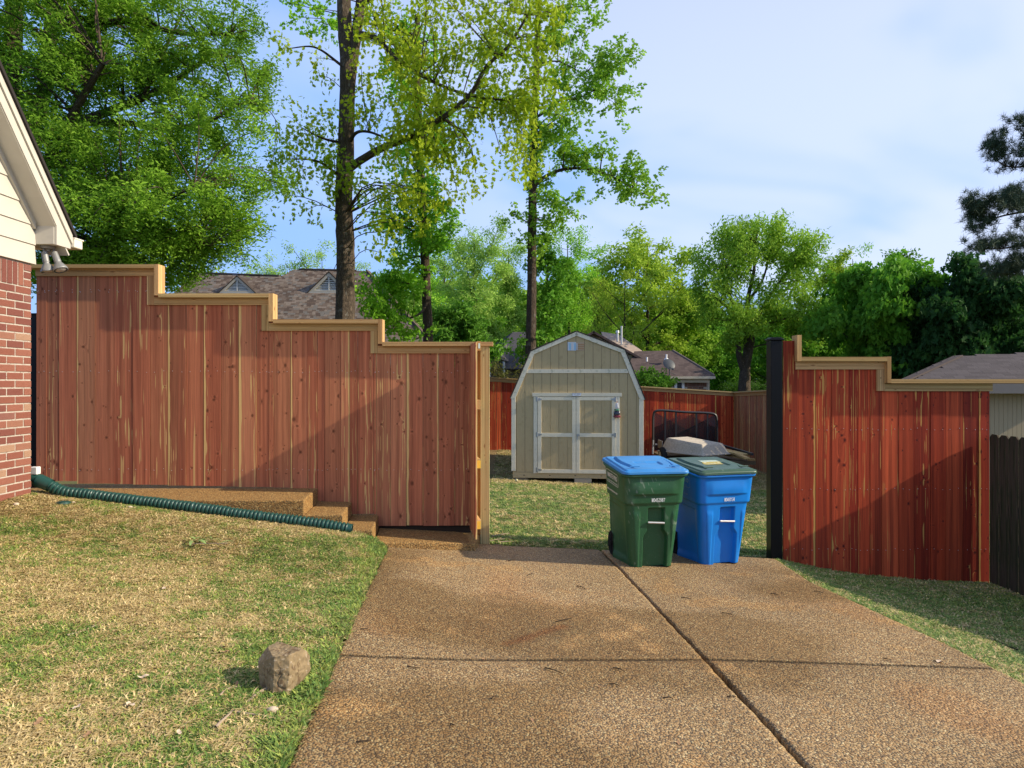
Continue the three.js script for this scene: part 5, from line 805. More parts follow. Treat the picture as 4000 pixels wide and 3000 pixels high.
{ // dark roof behind the gate post
  const t = thing('house', 'dark grey hipped house roof seen right of the pale gate post', 'house', [0, 0, 0]), L = 42, mR = std({ map: texRoof([0.055, 0.05, 0.055], [0.085, 0.08, 0.085], 16, 3), roughness: 0.95 });
  const gp = (u, v, l = L) => P(u, v, l);
  part(t, 'roof', [poly3([gp(1880, 1440, L - 3), gp(2150, 1440, L - 3), gp(2060, 1297, L + 2), gp(2004, 1297, L + 2)], 0.08), poly3([gp(2004, 1297, L + 2), gp(1875, 1380, L + 7), gp(1880, 1440, L - 3)], 0.05), poly3([gp(2060, 1297, L + 2), gp(2150, 1440, L - 3), gp(2160, 1380, L + 7)], 0.05)], mR);
  part(t, 'porch_roof', [poly3([gp(1880, 1410, L - 3.5), gp(1912, 1352, L - 3.5), gp(1985, 1352, L + 1), gp(1985, 1412, L - 3)], 0.06), poly3([gp(1912, 1352, L - 3.5), gp(1950, 1412, L - 3.5), gp(1986, 1412, L - 2.6), gp(1985, 1352, L + 1)], 0.06)], std({ color: C(0.10, 0.09, 0.095), roughness: 0.95 }));
  part(t, 'wall', [bb(gp(1885, 0).x, gp(2140, 0).x, -1, gp(0, 1438, L - 3).y, -L + 2.4, -L - 6)], std({ color: C(0.2, 0.17, 0.15), roughness: 0.9 }));
  for (const u of [1912, 1968]) part(t, 'porch_post', cyl(gp(u, 1412, L - 3.2), gp(u, 1520, L - 3.2), 0.07, 0.07, 8), std({ color: C(0.55, 0.55, 0.54), roughness: 0.6 }));
}
{ // neighbour's outbuilding on the right
  const t = thing('outbuilding', 'tan outbuilding with a low brown shingled roof behind the dark picket fence', 'outbuilding', [0, 0, 0]), L = 16, gp = (u, v, l = L) => P(u, v, l);
  const mR = std({ color: C(1, 1, 1), roughness: 0.95, map: texSoil, }), o = gp(3900, 1497, 15.4), n = V(0, 0.945, 0.327).normalize();
  const pts = [[3500, 1497], [4300, 1497], [4300, 1372], [3998, 1381], [3733, 1392]].map(([u, v]) => onPlane(u, v, o, n)), roof = part(t, 'roof', poly3(pts, 0.05), std({ color: C(0.15, 0.12, 0.115), roughness: 0.95 }));
  part(roof, 'hip_cap', (() => { const A = pts[0].clone().lerp(pts[4], 0.02), d = pts[4].clone().sub(A), g = new THREE.BoxGeometry(d.length(), 0.03, 0.22); g.applyQuaternion(new THREE.Quaternion().setFromUnitVectors(V(1, 0, 0), d.clone().normalize())); g.translate((A.x + pts[4].x) / 2 + 0.06, (A.y + pts[4].y) / 2 + 0.01, (A.z + pts[4].z) / 2); return g; })(), std({ color: C(0.15, 0.12, 0.115), roughness: 0.95, map: texSoil }));
  const ex = V(1, 0, 0), ey = n.clone().cross(ex).negate(); if (ey.y < 0) ey.negate(); const pl = pts.map(p => { const q = p.clone().sub(o); return [q.dot(ex), q.dot(ey)]; }), R = rng(71), list = []; const y0 = Math.min(...pl.map(p => p[1])), y1 = Math.max(...pl.map(p => p[1])), x0 = Math.min(...pl.map(p => p[0])), x1 = Math.max(...pl.map(p => p[0]));
  for (let y = y0; y < y1; y += 0.14) for (let x = x0 - R() * 0.3; x < x1;) { const w = 0.22 + R() * 0.12; if (inPoly(x + w * 0.1, y + 0.1, pl) && inPoly(x + w * 0.9, y + 0.05, pl)) list.push([x + w / 2, y + 0.07, w, R()]); x += w; }
  const im = new THREE.InstancedMesh(new THREE.BoxGeometry(1, 1, 1), mR, list.length), mt = new THREE.Matrix4(), q = new THREE.Quaternion().setFromRotationMatrix(new THREE.Matrix4().makeBasis(ex, ey, n)).multiply(new THREE.Quaternion().setFromAxisAngle(V(1, 0, 0), 0.09)); im.name = 'shingles'; im.userData.kind = 'stuff';
  list.forEach(([x, y, w, a], i) => { mt.compose(o.clone().addScaledVector(ex, x).addScaledVector(ey, y).addScaledVector(n, 0.012), q, V(w - 0.004, 0.16, 0.016)); im.setMatrixAt(i, mt); const k = 0.85 + 0.3 * a; im.setColorAt(i, C(0.14 * k, 0.125 * k, 0.135 * k)); }); roof.add(im);
  part(t, 'fascia_board', bb(gp(3600, 0, 15.4).x, gp(4300, 0, 15.4).x, gp(0, 1537, 15.4).y, gp(0, 1499, 15.4).y, -15.42, -15.36), std({ color: C(0.16, 0.15, 0.14), roughness: 0.8 }));
  const wx0 = gp(3640, 0, 15.8).x, wx1 = gp(4300, 0, 15.8).x, wy = gp(0, 1500, 15.8).y, wall = part(t, 'wall', bb(wx0, wx1, -1.2, wy, -15.83, -20), std({ color: C(0.12, 0.1, 0.07) })), mP = std({ color: C(0.34, 0.285, 0.185), roughness: 0.8 }); for (let x = wx0; x < wx1; x += 0.1) part(wall, 'plank', bb(x + 0.003, x + 0.097, -1.2, wy, -15.828, -15.81), mP);
  part(t, 'back_roof', poly3([pts[4].clone().add(V(0, -0.03, -0.02)), pts[2].clone().add(V(0, -0.03, -0.02)), pts[2].clone().add(V(0, -1.3, -4)), pts[4].clone().add(V(0.6, -1.3, -4))].reverse(), 0.05), std({ color: C(0.14, 0.115, 0.11) }));
}
{ // far low houses
  const gp = (u, v, l) => P(u, v, l);
  let t = thing('house', 'far pale low-gabled building left of the forked tree beyond the fence', 'house', [0, 0, 0]);
  part(t, 'wall', poly3([gp(2778, 1540, 58), gp(2868, 1540, 58), gp(2868, 1502, 58), gp(2812, 1482, 58), gp(2778, 1502, 58)], 4), std({ color: C(0.36, 0.38, 0.36), roughness: 0.8 }));
  part(t, 'roof', [poly3([gp(2811, 1480, 57.6), gp(2872, 1502, 57.6), gp(2872, 1502, 57.6).add(V(0, 0, -5)), gp(2811, 1480, 57.6).add(V(0, 0, -5))], 0.2), poly3([gp(2774, 1503, 57.6), gp(2811, 1480, 57.6), gp(2811, 1480, 57.6).add(V(0, 0, -5)), gp(2774, 1503, 57.6).add(V(0, 0, -5))], 0.2)], std({ color: C(0.40, 0.40, 0.38), roughness: 0.8 }));
  t = thing('house', 'far long purple-brown house roof right of the forked tree', 'house', [0, 0, 0]);
  part(t, 'roof', [poly3([gp(2820, 1508, 60), gp(3120, 1508, 60), gp(3120, 1480, 64), gp(2832, 1482, 64)], 0.15)], std({ map: texRoof([0.07, 0.05, 0.055], [0.10, 0.075, 0.08], 12, 8), roughness: 0.95 }));
  part(t, 'wall', bb(gp(2830, 0, 61).x, gp(3110, 0, 61).x, -2, gp(0, 1508, 61).y, -61, -64), std({ color: C(0.16, 0.09, 0.085), roughness: 0.9 }));
}
// ---------------------------------------------------------------- trees
function leafCluster(seed, n, len, wid, spread, lobed, droop = 0.3) {
  const R = rng(seed), pos = [], nor = [];
  const prof = lobed === 2 ? [[0, 0], [0.18, 0.10], [0.34, 0.55], [0.42, 0.20], [0.62, 0.62], [0.70, 0.18], [0.86, 0.30], [1, 0]] : lobed === 1 ? [[0, 0], [0.12, 0.5], [0.3, 0.3], [0.42, 0.95], [0.6, 0.35], [0.74, 0.5], [1, 0]] : [[0, 0], [0.4, 0.5], [1, 0]];
  for (let k = 0; k < n; k++) {
    const c = V(R() - 0.5, R() - 0.5, R() - 0.5).multiplyScalar(2 * spread); if (c.length() > spread) c.multiplyScalar(0.6);
    const d = V(R() - 0.5, (R() - 0.5) - droop, R() - 0.5).normalize(), s = V(R() - 0.5, R() * 0.4, R() - 0.5).cross(d).normalize(), up = d.clone().cross(s), L = len * (0.7 + 0.6 * R()), W = wid * (0.7 + 0.6 * R()), cup = 0.25 + 0.3 * R();
    const at = (t, w) => c.clone().addScaledVector(d, t * L).addScaledVector(s, w * W).addScaledVector(up, Math.abs(w) * W * cup - t * t * L * 0.15);
    for (let i = 0; i < prof.length - 1; i++) for (const sg of [-1, 1]) {
      const [t0, w0] = prof[i], [t1, w1] = prof[i + 1], tm = [t0, t1];
      const a = at(t0, 0), b = at(t1, 0), p = at(t0, w0 * sg), q = at(t1, w1 * sg);
      const tri = (x, y, z) => { const nn = y.clone().sub(x).cross(z.clone().sub(x)).normalize(); for (const v of [x, y, z]) { pos.push(v.x, v.y, v.z); nor.push(nn.x, nn.y, nn.z); } };
      if (w1 > 0) tri(a, b, q); if (w0 > 0) tri(a, p, w1 > 0 ? q : b);
    }
  }
  const g = new THREE.BufferGeometry(); g.setAttribute('position', new THREE.Float32BufferAttribute(pos, 3)); g.setAttribute('normal', new THREE.Float32BufferAttribute(nor, 3)); return g;
}
function needleCluster(seed) {
  const R = rng(seed), pos = []; for (let k = 0; k < 34; k++) { const d = V(R() - 0.5, R() - 0.35, R() - 0.5).normalize(), s = V(R() - 0.5, R() - 0.5, R() - 0.5).cross(d).normalize().multiplyScalar(0.007), c = V(R() - 0.5, R() - 0.5, R() - 0.5).multiplyScalar(0.10), e = c.clone().addScaledVector(d, 0.17 + 0.08 * R()); for (const v of [c.clone().add(s), c.clone().sub(s), e]) pos.push(v.x, v.y, v.z); }
  const g = new THREE.BufferGeometry(); g.setAttribute('position', new THREE.Float32BufferAttribute(pos, 3)); g.computeVertexNormals(); return g;
}
const leafMat = new THREE.MeshPhysicalMaterial({ color: C(1, 1, 1), roughness: 0.75, specularIntensity: 0.15, transmission: 0.5, thickness: 0, side: THREE.DoubleSide });
const needleMat = std({ color: C(1, 1, 1), roughness: 0.7, side: THREE.DoubleSide });
let treeSeed = 500;
// o: name,label,category,group, trunk [[u,v,L]..], r [r0,r1], limbs [{p,r}], blobs [[u,v,ru,rv,L,rd,n]], leaf geometry, colours, scale, sig
function tree(o) {
  const R = rng(treeSeed += 7), tr = o.trunk.map(p => p.isVector3 ? p.clone() : P(...p)), base = tr[0].clone(), t = thing(o.name, o.label, o.category || 'tree', [base.x, base.y, base.z], 0, o.group);
  const loc = (p) => p.clone().sub(base), lt = tr.map(loc), rr = o.r, bark = o.bark || mBark;
  const flare = o.flare ?? 0.25; part(t, 'trunk', tube(lt, (q) => lerp(rr[0], rr[1], q) * (1 + flare * Math.exp(-q * 18)), o.sides || 14, o.tseg || 40, o.wob ?? 0.16, treeSeed), bark);
  const skeleton = []; // [point, radius]
  const cvT = new THREE.CatmullRomCurve3(lt.length > 2 ? lt : [lt[0], lt[0].clone().lerp(lt[1], 0.5), lt[1]]); for (let i = 4; i <= 20; i++) skeleton.push([cvT.getPoint(i / 20), lerp(rr[0], rr[1], i / 20) * 0.5]);
  const limbG = [];
  for (const l of o.limbs || []) { const pts = l.p.map(p => loc(p.isVector3 ? p : P(...p))); limbG.push(tube(pts, (q) => lerp(l.r[0], l.r[1], q), l.sides || 7, pts.length * 5, 0.12, treeSeed + limbG.length)); const cv = new THREE.CatmullRomCurve3(pts.length > 2 ? pts : [pts[0], pts[0].clone().lerp(pts[1], 0.5), pts[1]]); for (let i = 2; i <= 12; i++) skeleton.push([cv.getPoint(i / 12), lerp(l.r[0], l.r[1], i / 12)]); }
  const places = [], twG = [];
  for (const b of o.blobs) {
    const c = loc(P(b[0], b[1], b[4])), s = b[4] / F, rx = b[2] * s, ry = b[3] * s, rz = b[5], n = b[6], per = o.per || 16, k = Math.max(1, Math.round(n / per));
    for (let i = 0; i < k; i++) {
      let q; do q = V(R() * 2 - 1, R() * 2 - 1, R() * 2 - 1); while (q.length() > 1); q.multiplyScalar(Math.pow(q.length(), -0.35));
      const sc = c.clone().add(V(q.x * rx, q.y * ry, q.z * rz));
      let best = null, bd = 1e9; for (const [p, r] of skeleton) { const d = p.distanceTo(sc) + Math.max(0, p.y - sc.y) * (o.upward ?? 0.8); if (d < bd) { bd = d; best = [p, r]; } }
      if (best && bd < (o.reach || 6)) { const a = best[0], mid = a.clone().lerp(sc, 0.55).add(V((R() - 0.5) * 0.2 * bd, (R() * 0.15 + (o.arch || 0)) * bd, (R() - 0.5) * 0.2 * bd)), tr0 = Math.min(best[1] * 0.6, 0.012 + 0.010 * bd) * (o.twig || 1); if (i % (o.twigEvery || 1) === 0) twG.push(tube([a, mid, sc], (w) => lerp(tr0, 0.004 + tr0 * 0.12, w), 4, 5)); const cv = new THREE.QuadraticBezierCurve3(a, mid, sc);
        for (let j = 0; j < per; j++) { const onT = R() < 0.45, p = onT ? cv.getPoint(0.5 + 0.5 * R()) : sc.clone(), sg = o.sig * (onT ? 0.55 : 1); p.add(V((R() + R() + R() - 1.5) * sg, (R() + R() + R() - 1.5) * sg * (o.flat || 0.75), (R() + R() + R() - 1.5) * sg)); places.push(p); } }
      else for (let j = 0; j < per; j++) { const p = sc.clone(); p.add(V((R() + R() + R() - 1.5) * o.sig * 1.4, (R() + R() + R() - 1.5) * o.sig * (o.flat || 0.75) * 1.2, (R() + R() + R() - 1.5) * o.sig * 1.4)); places.push(p); }
    }
  }
  if (limbG.length) part(t, 'limbs', limbG, bark);
  if (twG.length) { const m = part(t, 'twigs', twG, o.twigMat || mTwig); m.userData.kind = 'stuff'; }
  const im = new THREE.InstancedMesh(o.leaf, o.mat || leafMat, places.length); im.name = 'crown'; im.userData.kind = 'stuff';
  const m4 = new THREE.Matrix4(), qq = new THREE.Quaternion(), eu = new THREE.Euler(), col = C(1, 1, 1), hue = fbm;
  places.forEach((p, i) => { eu.set((R() - 0.5) * 0.9, R() * 6.283, (R() - 0.5) * 0.9); qq.setFromEuler(eu); const s = (o.scale || 1) * (0.75 + 0.5 * R()); m4.compose(p, qq, V(s, s, s)); im.setMatrixAt(i, m4); const f = clamp(0.5 * R() + 0.9 * (fbm(p.x * 0.5 + treeSeed, p.y * 0.5 + p.z * 0.3, 3) - 0.2)), c = mix3(o.cols[0], o.cols[1], f), k = 0.82 + 0.36 * R(); im.setColorAt(i, col.setRGB(c[0] * k, c[1] * k, c[2] * k)); });
  im.castShadow = im.receiveShadow = true; t.add(im); return t;
}
const lfOak = leafCluster(1, 10, 0.085, 0.038, 0.16, 0, 0.1), lfPin = leafCluster(2, 7, 0.125, 0.07, 0.19, 2, 0.45), lfGum = leafCluster(3, 8, 0.095, 0.058, 0.17, 1, 0.15);
const lfFar = leafCluster(4, 11, 0.27, 0.12, 0.36, 0, 0.15), lfFar2 = leafCluster(5, 11, 0.24, 0.095, 0.36, 0, 0.0), lfFir = leafCluster(6, 18, 0.30, 0.05, 0.30, 0, 0.55), lfDark = leafCluster(7, 14, 0.24, 0.12, 0.38, 1, 0.5), ndl = needleCluster(8);
const G = (u, L) => { const X = kx(u, L); return V(X, groundY(X, -L) - 0.1, -L); };
// big willow oak filling the upper left
{
  const A = G(-70, 15.5), gl = 15.5;
  tree({ name: 'oak_tree', label: 'big dense green oak filling the upper left above the brick house', leaf: lfOak, cols: [[0.12, 0.28, 0.018], [0.31, 0.52, 0.045]], sig: 0.29, per: 22, scale: 1.0, reach: 5, twigEvery: 1, bark: mBark, arch: 0.04,
    trunk: [A, [-20, 1300, gl], [30, 800, gl], [45, 350, gl], [60, -100, gl], [70, -500, gl]], r: [0.34, 0.10],
    limbs: [
      { p: [[25, 900, gl], [170, 660, 14.6], [290, 440, 14.0], [400, 250, 13.6]], r: [0.14, 0.05] },
      { p: [[40, 620, gl], [130, 480, 15.8], [175, 350, 16], [200, 60, 16.3], [230, -200, 16.5]], r: [0.20, 0.10] },
      { p: [[150, 540, 15.6], [330, 470, 15.4], [560, 380, 15.2], [700, 300, 15], [830, 210, 14.8]], r: [0.12, 0.03] },
      { p: [[175, 350, 16], [330, 150, 15.5], [480, 80, 15], [700, 130, 14.8], [900, 135, 14.6]], r: [0.11, 0.025] },
      { p: [[300, 480, 15.4], [480, 480, 15], [640, 500, 14.7], [800, 480, 14.5], [960, 400, 14.4], [1050, 430, 14.3]], r: [0.08, 0.02] },
      { p: [[30, 1000, gl], [200, 850, 14.2], [420, 780, 13.6], [600, 790, 13.3], [760, 730, 13.2]], r: [0.11, 0.025] },
      { p: [[30, 1050, gl], [250, 1020, 14.4], [480, 930, 14], [700, 920, 13.8], [820, 960, 13.6]], r: [0.10, 0.02] },
      { p: [[560, 380, 15.2], [640, 200, 15], [720, 40, 15]], r: [0.05, 0.02] }],
    blobs: [[160, 120, 260, 200, 15, 2.2, 1624], [430, 130, 260, 190, 14.8, 2.0, 1282], [720, 110, 240, 150, 14.8, 1.6, 769], [930, 170, 130, 140, 14.6, 1.2, 281], [250, 420, 260, 200, 14.6, 2, 1453], [560, 330, 210, 130, 14.8, 1.6, 478], [800, 300, 220, 110, 14.6, 1.3, 359], [1000, 300, 90, 90, 14.4, 1.0, 119], [250, 700, 270, 180, 14.2, 1.8, 1453], [520, 620, 230, 150, 14.2, 1.6, 1068], [720, 560, 170, 110, 14.2, 1.4, 410], [930, 530, 190, 130, 14.3, 1.2, 359], [1010, 700, 130, 90, 14.2, 1, 196], [380, 900, 280, 150, 13.8, 1.6, 1453], [640, 840, 240, 140, 13.6, 1.5, 1153], [850, 800, 170, 120, 13.8, 1.3, 478], [1010, 850, 80, 60, 14, 0.8, 76], [580, 1010, 240, 100, 14.2, 1.4, 882], [350, 1080, 260, 100, 14.4, 1.4, 855], [880, 970, 110, 70, 14.6, 1.1, 270], [420, 1160, 150, 70, 15, 1.2, 342], [-40, 400, 120, 300, 16, 1.5, 598], [600, 1110, 60, 50, 15, 0.8, 99]] });
}
// tall oak trunk in front of the shingled roof, yellow-green hanging leaves
tree({ name: 'pin_oak', label: 'tall straight oak trunk with yellow-green drooping leaves left of the picture centre', leaf: lfPin, cols: [[0.24, 0.40, 0.015], [0.54, 0.62, 0.03]], sig: 0.40, per: 9, scale: 1.0, reach: 7, flat: 1.0, arch: 0.05, twig: 0.55, sides: 18, tseg: 70, wob: 0.14,
  trunk: [G(1347, 17), [1347, 1250, 17], [1351, 1000, 17], [1343, 800, 17], [1352, 520, 17], [1358, 250, 17], [1345, 60, 17], [1340, -300, 17]], r: [0.235, 0.16],
  limbs: [
    { p: [[1362, 330, 17], [1385, 170, 17], [1405, 40, 17.2], [1425, -200, 17.4]], r: [0.15, 0.10], sides: 10 },
    { p: [[1362, 660, 17], [1410, 625, 16.8], [1500, 575, 16.4], [1600, 535, 16], [1680, 488, 15.7], [1770, 430, 15.4], [1842, 362, 15.2], [1900, 260, 15], [1985, 180, 14.9], [2060, 60, 14.8]], r: [0.10, 0.025] },
    { p: [[1395, 130, 17], [1470, 150, 16.7], [1540, 220, 16.4], [1640, 290, 16.1], [1750, 345, 15.9], [1870, 380, 15.7], [1985, 392, 15.6]], r: [0.075, 0.015] },
    { p: [[1365, 560, 17], [1390, 520, 16.6], [1440, 515, 16.2], [1520, 545, 15.9]], r: [0.05, 0.02] },
    { p: [[1345, 560, 17], [1260, 540, 16.7], [1180, 500, 16.4]], r: [0.04, 0.012] }, { p: [[1340, 260, 17], [1230, 185, 16.8], [1120, 190, 16.6]], r: [0.035, 0.01] }, { p: [[1343, 700, 17], [1240, 630, 16.6], [1140, 620, 16.3]], r: [0.04, 0.012] },
    { p: [[1405, 20, 17.2], [1550, -60, 16.8], [1800, -80, 16.4], [2000, -60, 16]], r: [0.08, 0.03] }],
  blobs: [[1560, 60, 170, 130, 16.3, 1.6, 116], [1800, 70, 230, 130, 15.8, 1.6, 199], [2030, 90, 170, 160, 15.4, 1.4, 184], [2130, 60, 90, 90, 15.4, 1, 45], [1560, 280, 180, 130, 16, 1.5, 128], [1790, 290, 210, 130, 15.7, 1.4, 149], [2010, 300, 160, 130, 15.4, 1.3, 135], [2090, 390, 110, 70, 15.4, 1.1, 77], [1960, 430, 150, 90, 15.4, 1.2, 81], [1530, 480, 170, 110, 15.9, 1.4, 116], [1720, 500, 160, 120, 15.5, 1.2, 106], [1630, 640, 140, 90, 15.6, 1.2, 84], [1800, 620, 130, 110, 15.5, 1.1, 67], [1960, 640, 150, 80, 15.5, 1, 60], [2060, 620, 70, 70, 15.5, 1, 20], [1430, 760, 90, 110, 16.2, 1, 24], [1560, 800, 170, 90, 15.8, 1.1, 67], [1690, 740, 110, 80, 15.6, 1, 45], [1500, 940, 90, 60, 15.9, 0.9, 17], [1200, 480, 110, 90, 16.5, 1.2, 60], [1180, 640, 110, 90, 16.3, 1.2, 60], [1290, 620, 90, 130, 16.2, 1, 42], [1190, 190, 90, 40, 16.6, 0.8, 13], [1250, 330, 70, 90, 16.5, 0.9, 19], [1370, 390, 45, 60, 16.1, 0.4, 13], [1150, 760, 80, 60, 16.3, 0.9, 21]] });
// slender tree right of it
tree({ name: 'slender_tree', label: 'slender dark-trunked tree between the tall oak and the centre trunk', leaf: lfGum, cols: [[0.14, 0.36, 0.016], [0.32, 0.60, 0.035]], sig: 0.5, per: 11, scale: 1.15, reach: 7, bark: mBarkDark, wob: 0.12,
  trunk: [G(1676, 22), [1672, 1330, 22], [1664, 1100, 22], [1652, 850, 22], [1640, 600, 22], [1632, 350, 22], [1630, 60, 22]], r: [0.165, 0.09],
  limbs: [{ p: [[1670, 1180, 22], [1640, 1225, 21.5], [1570, 1250, 21], [1490, 1255, 20.6]], r: [0.05, 0.012] }, { p: [[1668, 1120, 22], [1610, 1110, 21.6], [1540, 1095, 21.2]], r: [0.04, 0.012] }, { p: [[1668, 1270, 22], [1650, 1310, 21.6], [1590, 1340, 21.3]], r: [0.035, 0.01] }, { p: [[1660, 1000, 22], [1720, 960, 21.6], [1760, 930, 21.4]], r: [0.03, 0.01] }],
  blobs: [[1500, 1215, 100, 50, 20.8, 1, 110], [1470, 1140, 80, 50, 20.8, 1, 105], [1590, 1130, 90, 60, 21, 1, 126], [1580, 1300, 60, 30, 21, 0.6, 40], [1600, 990, 110, 90, 21.5, 1.2, 136], [1720, 930, 60, 60, 21.6, 1, 73], [1560, 860, 130, 80, 21.7, 1.3, 178], [1700, 800, 90, 80, 21.8, 1.2, 115], [1620, 660, 110, 120, 22, 1.4, 157], [1650, 450, 120, 160, 22, 1.4, 199], [1620, 200, 120, 150, 22, 1.4, 178], [1200, 40, 90, 40, 21, 1, 47], [1260, 110, 70, 40, 21, 1, 36]] });
// centre trunk
tree({ name: 'sweetgum_tree', label: 'straight dark-trunked tree in the centre rising behind the left end of the shed', leaf: lfGum, cols: [[0.18, 0.38, 0.025], [0.40, 0.63, 0.07]], sig: 0.42, per: 11, scale: 1.0, reach: 6, bark: mBarkDark, wob: 0.12, arch: 0.05,
  trunk: [G(2072, 20), [2073, 1380, 20], [2077, 1100, 20], [2079, 900, 20], [2083, 650, 20], [2089, 430, 20], [2096, 250, 20], [2105, -50, 20]], r: [0.155, 0.075],
  limbs: [{ p: [[2084, 730, 20], [2130, 690, 20], [2200, 662, 20.1], [2295, 660, 20.2], [2390, 690, 20.3], [2470, 735, 20.4], [2545, 770, 20.5]], r: [0.06, 0.012] }, { p: [[2092, 460, 20], [2140, 430, 20], [2190, 392, 20], [2250, 385, 20.2], [2320, 355, 20.3]], r: [0.045, 0.012] }, { p: [[2100, 250, 20], [2180, 240, 20], [2280, 290, 20.2]], r: [0.03, 0.01] }, { p: [[2078, 880, 20], [2030, 850, 19.8], [1995, 830, 19.7]], r: [0.02, 0.008] }, { p: [[2080, 800, 20], [2130, 780, 19.8], [2200, 790, 19.6]], r: [0.025, 0.008] }],
  blobs: [[2350, 270, 110, 60, 20.2, 0.9, 120], [2420, 230, 60, 60, 20.2, 0.7, 46], [2440, 370, 50, 100, 20.3, 0.8, 55], [2300, 380, 110, 50, 20.2, 0.9, 74], [2220, 300, 80, 80, 20.1, 0.9, 74], [2230, 130, 70, 110, 20, 0.9, 139], [2290, 40, 60, 50, 20, 0.8, 46], [2170, 480, 90, 70, 20, 1, 120], [2140, 590, 60, 60, 20, 0.9, 83], [2230, 610, 100, 50, 20.1, 0.8, 69], [2350, 640, 110, 50, 20.2, 0.8, 83], [2460, 670, 90, 60, 20.3, 0.8, 88], [2530, 740, 40, 60, 20.4, 0.6, 37], [2430, 760, 90, 25, 20.3, 0.6, 41], [2300, 730, 50, 60, 20.2, 0.7, 27], [2130, 800, 90, 60, 19.9, 0.8, 88], [2180, 870, 70, 40, 19.9, 0.8, 46], [2000, 830, 25, 25, 19.8, 0.4, 13], [2110, 950, 50, 60, 20, 0.7, 41], [2060, 500, 60, 120, 20, 1, 55], [2090, 700, 50, 60, 20, 0.7, 37]] });
// undergrowth climbing beside the centre trunk
tree({ name: 'young_tree', label: 'bright green leafy sapling beside the centre trunk behind the shed roof', leaf: lfGum, cols: [[0.09, 0.26, 0.018], [0.20, 0.42, 0.03]], sig: 0.36, per: 10, scale: 1.1, reach: 5, trunk: [G(2130, 21.5), [2132, 1300, 21.5], [2140, 1000, 21.5]], r: [0.06, 0.02], limbs: [], blobs: [[2125, 1330, 70, 70, 21, 0.9, 130], [2150, 1210, 80, 90, 21.2, 0.9, 150], [2140, 1080, 80, 90, 21.4, 1, 140], [2120, 970, 60, 60, 21.4, 0.8, 70], [2035, 1350, 26, 60, 20.4, 0.4, 36]] });
// generic tree seen from afar
function farTree(o) {
  const L = o.L, R = rng(o.seed), base = G(o.u, L), H = ky(o.top, L) - base.y, W = o.w * L / F, trunkTop = base.clone().add(V((R() - 0.5) * 0.05 * H, H * 0.86, 0)), px = (p) => [2000 + p.x * F / -p.z, 1500 - (p.y - EYE) * F / -p.z];
  const limbs = [], blobs = []; const n = o.nl || 10;
  for (let k = 0; k < n; k++) { const f = lerp(o.low ?? 0.25, 0.92, k / (n - 1)), a = k * 2.4 + R(), wid = W * (o.shape ? o.shape(f) : Math.sin(Math.PI * clamp((f - (o.low ?? 0.25) * 0.5) / (1.12 - (o.low ?? 0.25) * 0.5))) ) * (0.75 + 0.4 * R()), s = base.clone().lerp(trunkTop, f * 0.92), rise = (o.rise ?? 0.55) * wid, e = s.clone().add(V(Math.cos(a) * wid, rise, Math.sin(a) * wid * 0.8)), mid = s.clone().lerp(e, 0.5).add(V(0, -0.08 * wid, 0)); limbs.push({ p: [s, mid, e], r: [0.012 * H * (1.1 - f), 0.015] });
    for (const q of [mid, e]) { const [u, v] = px(q), rad = (q === e ? 0.42 : 0.36) * wid + 0.03 * H, rp = rad * F / L; blobs.push([u, v, rp, rp * (o.bv || 0.75), -q.z, rad, Math.round(o.n / n / 2)]); } }
  const [u, v] = px(trunkTop); const rt = (o.topR || 0.10) * H; blobs.push([u, v + 0.02 * H * F / L, rt * F / L * (o.tw || 0.9), rt * F / L, L, rt, Math.round(o.n / n)]);
  return tree({ name: o.name || 'tree', label: o.label, group: o.group, leaf: o.leaf || lfFar, mat: o.mat, cols: o.cols, sig: (o.sig || 0.75) * 0.66, per: o.per || 11, scale: o.scale || 1, reach: 9, bark: o.bark || mBarkDark, sides: 8, tseg: 14, twigEvery: o.twigEvery || 2, twig: 1, trunk: [base, base.clone().lerp(trunkTop, 0.5), trunkTop], r: [0.015 * H, 0.0015 * H], limbs, blobs, twigMat: mTwig });
}
const gA = [[0.22, 0.46, 0.035], [0.45, 0.72, 0.08]], gB = [[0.18, 0.37, 0.03], [0.38, 0.58, 0.06]], gY = [[0.28, 0.42, 0.03], [0.50, 0.64, 0.07]], gP = [[0.30, 0.48, 0.08], [0.52, 0.72, 0.17]], gD = [[0.018, 0.07, 0.016], [0.055, 0.15, 0.030]], gM = [[0.08, 0.26, 0.02], [0.22, 0.45, 0.035]];
const spire = (f) => 0.9 * Math.pow(1.05 - f, 0.8), vase = (f) => 0.35 + 0.65 * f;
farTree({ name: 'poplar_tree', label: 'light green slim tree between the tall oak and the slender trunk', u: 1560, top: 950, w: 110, L: 46, n: 1083, cols: gP, seed: 1, leaf: lfFar2 });
farTree({ name: 'bare_tree', label: 'thinly leafed pale tree just left of the tall oak trunk above the roof', u: 1250, top: 925, w: 150, L: 52, n: 494, cols: gP, seed: 2, leaf: lfFar2, rise: 1.2, scale: 0.8, twigEvery: 1, low: 0.4 });
farTree({ name: 'bare_tree', label: 'thinly leafed pale tree right of the dense oak, over the left roof vent', u: 1060, top: 960, w: 120, L: 52, n: 568, cols: gP, seed: 3, leaf: lfFar2, rise: 1.1, scale: 0.8, twigEvery: 1, low: 0.4 });
farTree({ name: 'roundish_tree', label: 'olive green tree at the left edge of the shingled roof', u: 820, top: 1010, w: 150, L: 40, n: 754, cols: gY, seed: 4 });
farTree({ name: 'poplar_tree', label: 'tall pale green upright tree right of the slender trunk', u: 1845, top: 850, w: 120, L: 48, n: 1596, cols: gP, seed: 5, leaf: lfFar2, shape: vase, rise: 1.6, low: 0.3, twigEvery: 1, scale: 0.85 });
